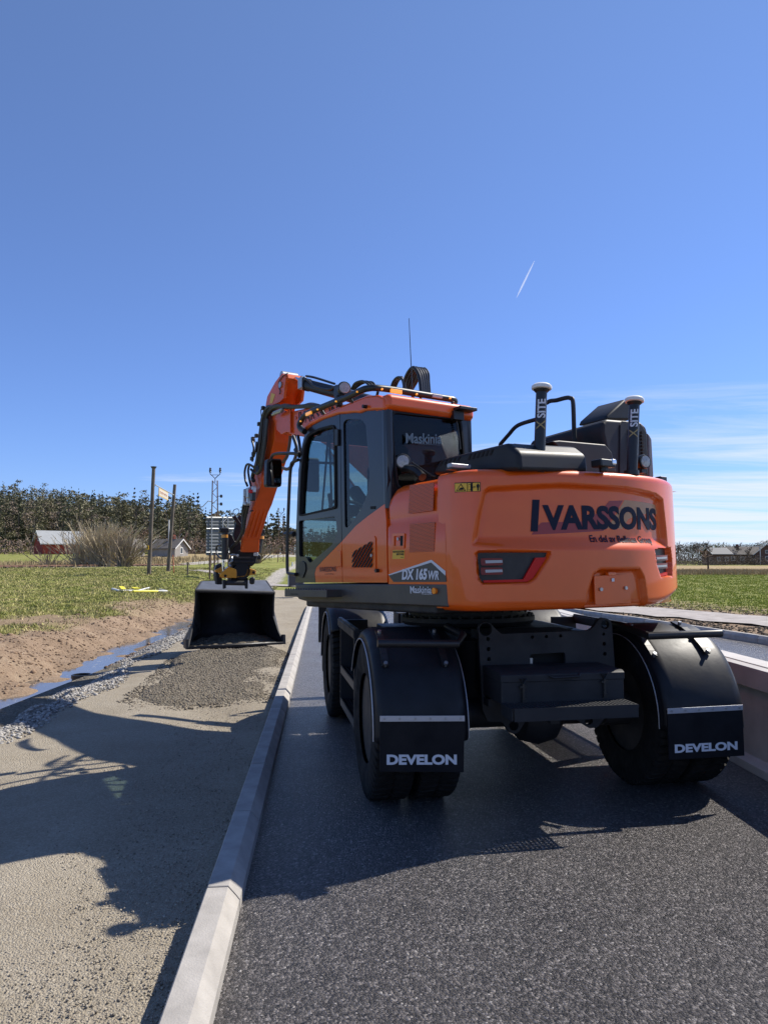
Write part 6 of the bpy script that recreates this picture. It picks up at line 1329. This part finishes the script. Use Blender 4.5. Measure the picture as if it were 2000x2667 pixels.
hedge('background_wood', (1740, 2120), 232, 3.5, 8.2, FART, 'bare far wood behind the houses on the right', 24000, (.08, .26))
hedge('budding_wood', (1790, 2100), 226, 5.0, 7.4, BUD, 'budding pale green treetops behind the houses on the right', 3500, (.06, .16))
hedge('foothill_scrub', (0, 800), 132, 1.0, 5.2, TWIGR, 'reddish brown leafless scrub at the foot of the forest hill', 7000, (.07, .2))
# small forked dark tree standing in the field
def forked(px, Y):
    x = (px-1000)/F*Y; z = float(H(x, Y)); bare_tree((x, Y, z), 5.0, 77, levels=4, spread=.75, tw=.06, low=.15, thick=1.8, bark=mat('dark_bark', (.05, .04, .035), .95), twm=TWIG, label='low forked dark tree alone in the dry field on the right', name='field_tree')
forked(1840, 118)
# ------------------------------------------------------------- buildings
REDW = mat('red_boards', (.30, .045, .03), .85, var=.15, vscale=2); METR = mat('sheet_roof', (.30, .31, .31), .5, var=.12, vscale=.7); GREYW = mat('grey_boards', (.30, .28, .26), .9, var=.12, vscale=1.5); TILE = mat('dark_tiles', (.13, .115, .10), .9, var=.2, vscale=3); WTRIM = mat('white_trim', (.7, .69, .66), .7); BRICK = mat('red_brick', (.24, .07, .045), .9, var=.2, vscale=6); BROWNW = mat('brown_wall', (.13, .075, .055), .9, var=.15); GLD = mat('window_dark', (.05, .06, .07), .1)
def house(name, label, cat, c, w, d, hw, hr, rot, wall, roof, eave=.35, win=(), chim=None, trim=WTRIM, door=None):
    root = thing(name, label, cat, c); Rm = np.array([[cos(rot), -sin(rot), 0], [sin(rot), cos(rot), 0], [0, 0, 1]]); T_ = lambda p: np.array(c)+Rm @ np.array(p, float)
    b = MB(T_); b.prism([(-w/2, -d/2, -.6), (-w/2, d/2, -.6), (-w/2, d/2, hw), (-w/2, 0, hw+hr), (-w/2, -d/2, hw)], (w, 0, 0)); b.build('wall', wall, root, smooth=0)
    b = MB(T_); e = eave; sl_ = hr/(d/2)
    for s_ in (-1, 1): b.prism([(-w/2-e, s_*(d/2+e), hw-e*sl_), (-w/2-e, 0, hw+hr), (-w/2-e, 0, hw+hr+.14), (-w/2-e, s_*(d/2+e), hw-e*sl_+.14)], (w+2*e, 0, 0))
    rf = b.build('roof', roof, root, smooth=0)
    if chim: b = MB(T_); b.box((chim, .3, hw+hr+.25), (.7, .6, 1.1)); b.build('chimney', BRICK, rf, smooth=0)
    for x_ in (-1, 1):
        b = MB(T_)
        for s_ in (-1, 1): b.prism([(x_*(w/2+e+.02), s_*(d/2+e), hw-e*sl_-.05), (x_*(w/2+e+.02), 0, hw+hr-.05), (x_*(w/2+e+.02), 0, hw+hr+.16), (x_*(w/2+e+.02), s_*(d/2+e), hw-e*sl_+.16)], (.04*x_, 0, 0))
        b.build('bargeboard', trim, rf, smooth=0)
    for f_, u_, z_, ww, hh in win:
        b = MB(T_); fr_ = MB(T_)
        if f_ == 'S': b.box((u_, -d/2-.02, z_), (ww, .03, hh)); fr_.box((u_, -d/2-.012, z_), (ww+.2, .03, hh+.2))
        if f_ == 'W': b.box((-w/2-.02, u_, z_), (.03, ww, hh)); fr_.box((-w/2-.012, u_, z_), (.03, ww+.2, hh+.2))
        if f_ == 'E': b.box((w/2+.02, u_, z_), (.03, ww, hh)); fr_.box((w/2+.012, u_, z_), (.03, ww+.2, hh+.2))
        wf = fr_.build('window', trim, root, smooth=0); b.build('pane', GLD, wf, smooth=0)
    return root
def gz(px, Y): x = (px-1000)/F*Y; return (x, Y, float(H(x, Y)))
c_ = gz(158, 128); house('red_barn', 'red barn with pale sheet metal roof at the foot of the hill', 'barn', (c_[0], 128, CAMH+(HOR-1434)/F*128), 7.2, 5.6, 1.3, 2.1, radians(40), REDW, METR, .4, [('W', 0, 2.2, .9, .9)])
c_ = gz(343, 112); house('small_shed', 'small grey shed half hidden behind the willow bush', 'shed', (c_[0], 112, CAMH+(HOR-1441)/F*112), 3.0, 2.8, 1.0, 1.15, radians(62), GREYW, TILE, .3, [('W', 0, 1.4, .3, .2)])
c_ = gz(443, 112); house('grey_shed', 'grey wooden shed with dark tiled roof and brick chimney behind the second pole', 'shed', (c_[0], 112, CAMH+(HOR-1446)/F*112), 4.6, 3.2, 1.15, 1.25, radians(-22), GREYW, TILE, .3, [('E', 0, .7, .5, .8)], chim=.3)
c_ = gz(1862, 196); house('pale_roofed_house', 'brown house with pale grey roof among the far right trees', 'house', c_, 5.2, 5, 3.1, 1.5, radians(10), BROWNW, mat('grey_roof', (.17, .17, .17), .8), .5, [('S', -1, 1.6, .8, .9), ('S', 1.4, 1.6, .8, .9)])
c_ = gz(1930, 202); house('brick_house', 'long brown house with grey tiled roof left of the street lamp', 'house', (c_[0], 202, c_[2]), 10.5, 6, 3.0, 2.0, radians(-8), BROWNW, TILE, .4, [('S', -3.5, 1.7, .8, 1), ('S', -1, 1.7, .8, 1), ('S', 1.6, 1.7, .8, 1), ('S', 3.8, 1.7, .8, 1)], chim=-1.2)
c_ = gz(1996, 196); house('white_gabled_house', 'dark house with white gable boards at the right edge', 'house', c_, 5.5, 6, 3.0, 2.6, radians(60), BROWNW, TILE, .4, [('W', 0, 1.8, .8, 1), ('W', 0, 3.6, .7, .7), ('S', 0, 1.6, .8, 1)])
# ------------------------------------------------------------- railway, poles, masts, billboard and small things
RUST = mat('rusty_rail', (.17, .09, .06), .75, var=.25, vscale=5); SLEEP = mat('sleeper_wood', (.10, .075, .06), .95, var=.3, vscale=4); WOOD = mat('weathered_pole', (.13, .105, .085), .9, var=.25, vscale=3, bump=.3, bscale=30); GALV = mat('galvanised', (.45, .46, .47), .5, metal=.5); INS = mat('insulator', (.03, .035, .05), .3); RUSTM = mat('rusty_mast', (.15, .095, .07), .85, var=.3, vscale=3); DKST = mat('dark_steel', (.06, .06, .065), .7)
rd = np.array([18.5, 58.0]); rd /= np.linalg.norm(rd); rn = np.array([-rd[1], rd[0]]); R0 = np.array([-33.5, 62.])
tr_ = thing('railway_track', 'rusty single railway track on a low stone bed crossing beyond the grass', 'railway', (-30, 70, 0))
zr_ = lambda s: 1.14+.0010*max(s-30, 0)
for sgn in (-1, 1):
    b = MB()
    SS_ = np.arange(-40, 85, 3.); P = [R0+rd*s+rn*sgn*.72 for s in SS_]
    for wd, z0_, z1_ in ((.035, -.14, 0), (.07, -.15, -.12)):
        vs_ = []
        for p, s in zip(P, SS_):
            for dx_, dz_ in ((-wd, z0_), (wd, z0_), (wd, z1_), (-wd, z1_)): vs_.append((p[0]+rn[0]*dx_, p[1]+rn[1]*dx_, zr_(s)+dz_))
        b.add(vs_, [(i*4+k, i*4+(k+1) % 4, (i+1)*4+(k+1) % 4, (i+1)*4+k) for i in range(len(P)-1) for k in range(4)])
    b.build('rail', RUST, tr_, smooth=0)
b = MB(); bb = MB()
sl0 = None
for i, s in enumerate(np.arange(-38, 82, .9)):
    p = R0+rd*s; M_ = np.array([[rn[0], rd[0], 0], [rn[1], rd[1], 0], [0, 0, 1]]); 
    if i < 96: bq = MB(); bq.box((p[0], p[1], zr_(s)-.19), (2.4, .24, .16), M_); bq.build('sleeper', SLEEP, tr_, smooth=0)
P = []; 
for s in np.arange(-42, 86, 2.): 
    c0 = R0+rd*s; z = zr_(s)-.2
    for o_r, zz__ in ((-2.4, -.5), (-1.5, -.04), (1.5, -.04), (2.4, -.5)): q = c0+rn*o_r; P.append((q[0], q[1], z+zz__))
n_ = len(P)//4; BAL = mat('ballast', (.24, .20, .17), .95, var=.35, vscale=6, bump=.8, bscale=8); b.add(P, [(i*4+k, i*4+k+1, i*4+k+5, i*4+k+4) for i in range(n_-1) for k in range(3)]); b.build('ballast_bed', BAL, tr_, smooth=0)
def pole(px, yb, yt, pxt, Y, r, label):
    a = atY(px, yb, Y); t = atY(pxt, yt, Y); root = thing('wooden_pole', label, 'pole', tuple(a)); b = MB(); b.tube([a-np.array([0, 0, .3]), a*.5+t*.5, t], [r, r*.92, r*.85], 14); b.build('shaft', WOOD, root); return a, t, root
a1, t1, rp1 = pole(388, 1505, 1219, 401, 44, .125, 'tall leaning weathered wooden pole with dark cap, left one of the pair')
b = MB(); b.cyl(t1-np.array([0, 0, .02]), t1+np.array([0, 0, .09]), .13, 14, .19); b.build('cap', DKST, rp1)
a2, t2, rp2 = pole(438, 1490, 1262, 456, 48, .125, 'shorter leaning weathered wooden pole, right one of the pair')
c10 = lambda x, y: (370+x/6.504, 1200+y/6.504)
w1, w2 = atY(*c10(230, 410), 44), atY(*c10(550, 585), 48)
sg = thing('hanging_sign', 'faded yellow and white sign board hanging from the bar between the two wooden poles', 'sign', tuple((w1+w2)/2)); b = MB(); b.cyl(w1, w2, .035, 8); b.build('cross_bar', GALV, sg)
dw = (w2-w1)/np.linalg.norm(w2-w1); s1 = w1+(w2-w1)*.16; s2 = w1+(w2-w1)*.64; hS = np.array([0, 0, -.46]); b = MB(); nn_ = np.array([dw[1], -dw[0], 0]); b.prism([s1+hS*.15, s2+hS*.15, s2+hS*1.25, s1+hS*1.25], nn_*.03); brd = b.build('board', mat('sign_yellow', (.62, .42, .12), .6), sg)
o3 = nn_*.036; b = MB(); b.add([s1+(s2-s1)*.05+hS*.25+o3, s1+(s2-s1)*.97+hS*.25+o3, s1+(s2-s1)*.97+hS*1.12+o3, s1+(s2-s1)*.05+hS*1.12+o3], [(0, 1, 2, 3)]); b.build('sign_face', mat('sign_cream', (.55, .50, .42), .6), brd)
A_, B_ = textm('LEDNING', 1, lambda x, y, z: (x, y, z), bold=.02); wq = max(v[0] for v in A_); b = MB(); b.add([s1+(s2-s1)*(.1+.8*v[0]/wq)+hS*(.95-v[1]*.75)+o3*1.6 for v in A_], B_); b.build('lettering', mat('sign_red', (.40, .10, .06), .6), brd, smooth=0) if False else None
for k in range(2):                                                   # two rows of worn, unreadable characters
    b = MB()
    for i in range(9):
        f0 = .10+.085*i+(.02 if i > 4 else 0); p = s1+(s2-s1)*f0+hS*(.52+.0*k)+o3*1.4; q = s1+(s2-s1)*(f0+.055)+hS*(.52)+o3*1.4
        if k == 0: b.add([p, p+(q-p)*.3, p+(q-p)*.3+hS*.36, p+hS*.36], [(0, 1, 2, 3)])
        else: b.add([p+hS*(.06*(i % 3)), q+hS*(.06*(i % 3)), q+hS*(.06*(i % 3)+.09), p+hS*(.06*(i % 3)+.09)], [(0, 1, 2, 3)])
    tag(b.build('worn_lettering', mat('sign_red', (.42, .16, .10), .6), brd, smooth=0), kind='stuff')
q = atY(*c10(100, 1470), 43.8); b = MB(); b.box(q+np.array([-.0, 0, 0]), (.13*1, .03, .26)); yb_ = b.build('yellow_plate', YEL, None, smooth=0); tag(yb_, 'small yellow plate fixed to the side of the taller wooden pole', 'sign')
A_, B_ = textm('S', .16, lambda x, y, z: (x, z, y), bold=.01); b = MB(); b.add([q+np.array([v[0]-.045, -.02-v[1], v[2]-.055]) for v in A_], B_); b.build('lettering', BLACK, yb_, smooth=0)
def lattice(px, yb, yt, Y, wv, label, full=True):
    a = atY(px, yb, Y); t = atY(px+2, yt, Y); root = thing('lattice_mast', label, 'mast', tuple(a)); h = t[2]-a[2]; s = wv
    for x_ in (-1, 1):
        b = MB(); b.tube([a+np.array([x_*s/2, 0, -.3]), np.array([t[0]+x_*s*.32, t[1], a[2]+h*.86])], .05, 4); b.build('leg', RUSTM, root)
    b = MB(); k = 14
    for i in range(k):
        f0, f1 = i/k*.86, (i+1)/k*.86; c0 = a+(t-a)*f0; c1_ = a+(t-a)*f1; s0 = s*(1-.3*f0)/2; sg_ = 1 if i % 2 else -1; b.cyl(c0+np.array([sg_*s0, 0, 0]), c1_-np.array([sg_*s0, 0, 0]), .022, 4)
    b.build('lattice', RUSTM, root)
    b = MB(); top = a+(t-a)*.88; L_ = h*.036
    y1a = top+np.array([-L_*1.4, 0, L_*1.3]); y2a = top+np.array([L_*1.4, 0, L_*1.3])
    b.tube([a+(t-a)*.84, top, top+np.array([-L_*.7, 0, L_*.7]), y1a, y1a+np.array([0, 0, L_*.4])], .035, 5); b.tube([top, top+np.array([L_*.7, 0, L_*.7]), y2a, y2a+np.array([0, 0, L_*.4])], .035, 5); b.cyl(top+np.array([-L_*.9, 0, L_*1.05]), top+np.array([L_*.9, 0, L_*1.05]), .02, 4); b.build('fork', DKST, root)
    for q in (y1a, y2a): b = MB(); b.lathe([(.05, 0), (.11, .05), (.06, .12), (.12, .2), (.06, .27), (.1, .34), (.03, .42)], q+np.array([0, 0, L_*.4]), (0, 0, 1), 10); b.build('insulator', INS, root)
    if full:
        for f_ in (.62, .70): q = a+(t-a)*f_+np.array([s*.75, 0, 0]); b = MB(); b.cyl(q-np.array([s*.5, 0, 0]), q, .025, 4); b.lathe([(.09, -.12), (.12, 0), (.09, .12)], q+np.array([.05, 0, 0]), (0, 0, 1), 10); b.build('insulator', INS, root)
        b = MB(); q = a+(t-a)*.63; b.tube([q, q+np.array([-.55, 0, .18]), q+np.array([-1.05, 0, -.35])], .04, 5); b.build('arm', GALV, root)
lattice(559, 1472, 1216, 58, .62, 'rusty lattice mast with forked top and insulators behind the billboard')
lattice(731, 1467, 1322, 96, .8, 'distant lattice mast seen between the orange stick and the cab', False)
# billboard seen from behind
Yb = 42; c4p = [atY(*c10(*p), Yb+d_) for p, d_ in (((1097, 958), 0), ((1560, 962), 1.6), ((1560, 1600), 1.6), ((1087, 1602), 0))]
bb_ = thing('billboard', 'grey corrugated billboard seen from behind on posts beside the bucket', 'billboard', tuple(atY(560, 1475, Yb))); BBM = mat('billboard_grey', (.10, .115, .13), .6, var=.06)
b = MB(); n = 46; dn = np.array([0.006, -.018, 0])
for i in range(n):
    f0, f1 = i/n, (i+1)/n; p = [c4p[0]+(c4p[3]-c4p[0])*f for f in (f0, f1)]; q = [c4p[1]+(c4p[2]-c4p[1])*f for f in (f0, f1)]; oo = dn*(1 if i % 4 in (1, 2) else 0); o2_ = dn*(1 if (i+1) % 4 in (1, 2) else 0)
    b.add([p[0]+oo, q[0]+oo, q[1]+o2_, p[1]+o2_], [(0, 1, 2, 3)])
b.build('panel', BBM, bb_, smooth=0); pn = bpy.data.objects['panel']; so_ = pn.modifiers.new('t', 'SOLIDIFY'); so_.thickness = .02
for fx in (.18, .58, .76):
    b = MB(); t_ = c4p[0]+(c4p[1]-c4p[0])*fx+dn*5; bo = c4p[3]+(c4p[2]-c4p[3])*fx+dn*5; b.cyl(t_+np.array([0, 0, .08]), bo, .035, 6); b.build('post', GALV, bb_)
for fx in (.14, .30, .8): 
    bo = c4p[3]+(c4p[2]-c4p[3])*fx; b = MB(); b.cyl(bo+np.array([0, 0, .2]), np.array([bo[0], bo[1], float(H(bo[0], bo[1]))-.2]), .055, 6); b.build('post', RUSTM, bb_)
for fz in (.0, .3, .92): b = MB(); b.cyl(c4p[0]+(c4p[3]-c4p[0])*fz+dn*4, c4p[1]+(c4p[2]-c4p[1])*fz+dn*4, .022, 6); b.build('rail', GALV, bb_)
b = MB(); e0, e1 = [c4p[0]+(c4p[1]-c4p[0])*f for f in (.58, .76)]; g0, g1 = [c4p[3]+(c4p[2]-c4p[3])*f for f in (.58, .76)]
for i in range(7): f0, f1 = i/7, (i+1)/7; b.cyl((e0+(g0-e0)*f0 if i % 2 else e1+(g1-e1)*f0)+dn*5, (e1+(g1-e1)*f1 if i % 2 else e0+(g0-e0)*f1)+dn*5, .02, 4)
b.build('bracing', GALV, bb_)
def stick_(name, px0, y0, px1, y1, Y, r, m, label, cat): b = MB(); a = atY(px0, y0, Y); t = atY(px1, y1, Y); b.cyl(a-np.array([0, 0, .1]), t, r, 8); tag(b.build(name, m, None), label, cat)
stick_('fence_post', 489, 1498, 490, 1464, 44, .05, WOOD, 'short dark wooden post standing in the grass right of the two poles', 'post')
stick_('marker_stake', 454, 1496, 451, 1445, 46, .025, mat('stake_red', (.55, .14, .07), .7), 'thin reddish marker stake next to the second wooden pole', 'stake')
stick_('flag_pole', 440, 1440, 441, 1354, 108, .10, WTRIM, 'thin white flagpole rising behind the second wooden pole', 'pole')
stick_('marker_post', 709, 1452, 709, 1448, 95, .10, WTRIM, 'tiny white post in the grass right of the tiltrotator', 'post')
stick_('marker_post', 762, 1472, 762, 1464, 80, .09, WTRIM, 'small white post beside the cab grab rail', 'post')
lp = thing('street_lamp', 'tall grey street lamp between the houses on the far right', 'street lamp', gz(1977, 190)); x_, y_, z_ = gz(1977, 190); zt_ = CAMH+(HOR-1423)/F*190; b = MB(); b.cyl((x_, y_, z_-.3), (x_, y_, zt_), .11, 6); b.build('post', GALV, lp); b = MB(); b.box((x_-.5, y_, zt_), (1.2, .3, .18)); b.build('lamp_head', GALV, lp)
# dismantled barrier lying in the grass
c11 = lambda x, y: (x/2.676, 1200+y/2.676)
WH = mat('barrier_white', (.72, .72, .70), .5); YB_ = mat('barrier_yellow', (.80, .70, .02), .5)
def gl(x, y): 
    r_ = ray(*c11(x, y)); 
    for t_ in np.arange(14, 60, .05):
        p = CAM+r_*t_
        if p[2] < float(H(p[0], p[1]))+.07: return p
    return p
bd = thing('folded_barrier', 'white and yellow barrier boom lying flat in the grass left of the bucket', 'barrier', tuple(gl(960, 905)))
for nm, A, B_, r, m in (('boom', (785, 893), (830, 905), .045, WH), ('boom', (825, 905), (1168, 909), .05, WH), ('rod', (1165, 907), (1115, 893), .02, WH), ('rod', (965, 905), (1040, 886), .035, WH)):
    b = MB(); b.cyl(gl(*A), gl(*B_), r, 6); b.build(nm, m, bd)
for A in ([(830, 884), (862, 886), (882, 905), (850, 906)], [(915, 890), (955, 892), (985, 901), (935, 900)]):
    b = MB(); b.prism([gl(*p)+np.array([0, 0, .05]) for p in A], (0, 0, .02)); b.build('panel_board', YB_, bd, smooth=0)
b = MB(); b.cyl(gl(930, 909), gl(1100, 910), .053, 6); b.build('stripe', YB_, bd)
# black pipe end in the ditch
q = atZ(214, 1767, -.10); pi_ = thing('drain_pipe', 'short black plastic drain pipe standing upright at the ditch edge', 'pipe', (q[0], q[1], -.4)); PV = mat('pipe_grey', (.10, .10, .10), .6)
b = MB(); b.lathe([(.135, -.36), (.135, .0)], q, (0, 0, 1), 28); b.build('pipe_body', PV, pi_); b = MB(); b.lathe([(.135, .0), (.145, .01), (.145, .055), (.135, .06), (.115, .06), (.11, -.15)], q, (0, 0, 1), 28); b.build('pipe_rim', BLACK, pi_); b = MB(); b.lathe([(.112, -.10), (.0001, -.10)], q, (0, 0, 1), 24); b.build('pipe_inside', MATT, pi_)
# steel cover and concrete foot by the path end
q = atZ(731, 1527, .06); b = MB(); b.box(q, (.34, .25, .12)); tag(b.build('concrete_block', mat('dark_block', (.06, .055, .05), .9), None, .01), 'small dark block lying where the gravel path ends', 'block')
ct = thing('cabinet', 'grey cabinet with pale edge standing behind the cab door at the path end', 'cabinet', tuple(atZ(768, 1528, .05))); p_ = [atY(x, y, 31) for x, y in ((752, 1496), (790, 1494), (790, 1524), (752, 1527))]; b = MB(); b.prism(p_, (0, .5, 0)); b.build('cabinet_body', DKST, ct); b = MB(); b.prism([atY(x, y, 30.98) for x, y in ((750, 1496), (752.5, 1496), (752.5, 1526), (750, 1527))], (0, .5, 0)); b.build('cabinet_edge', GALV, ct)
# contrail high in the sky
d0, d1 = ray(1391, 680), ray(1345, 775); d0 = CAM+d0*9000/d0[1]; d1 = CAM+d1*9000/d1[1]; q = NT('contrail_white'); q.t.nodes.remove(q.b); tl = q.t.nodes.new('ShaderNodeBsdfTranslucent'); tl.inputs[0].default_value = (.95, .96, 1, 1); tp = q.t.nodes.new('ShaderNodeBsdfTransparent'); ms = q.t.nodes.new('ShaderNodeMixShader'); ms.inputs[0].default_value = .30
q.link(tp.outputs[0], ms.inputs[1]); q.link(tl.outputs[0], ms.inputs[2]); q.link(ms.outputs[0], q.t.nodes['Material Output'].inputs[0])
b = MB(); N_ = 12; b.tube([d0+(d1-d0)*k/N_ for k in range(N_+1)], [2+16*(k/N_)**.6*(1-(k/N_)**4) for k in range(N_+1)], 8); tag(b.build('contrail', q.m, None), 'short thin white contrail high in the clear blue sky', 'contrail')
def kids(o): return [c for c in bpy.data.objects if c.parent == o]
for o in bpy.data.objects:
    if 'off' in o: del o['off']
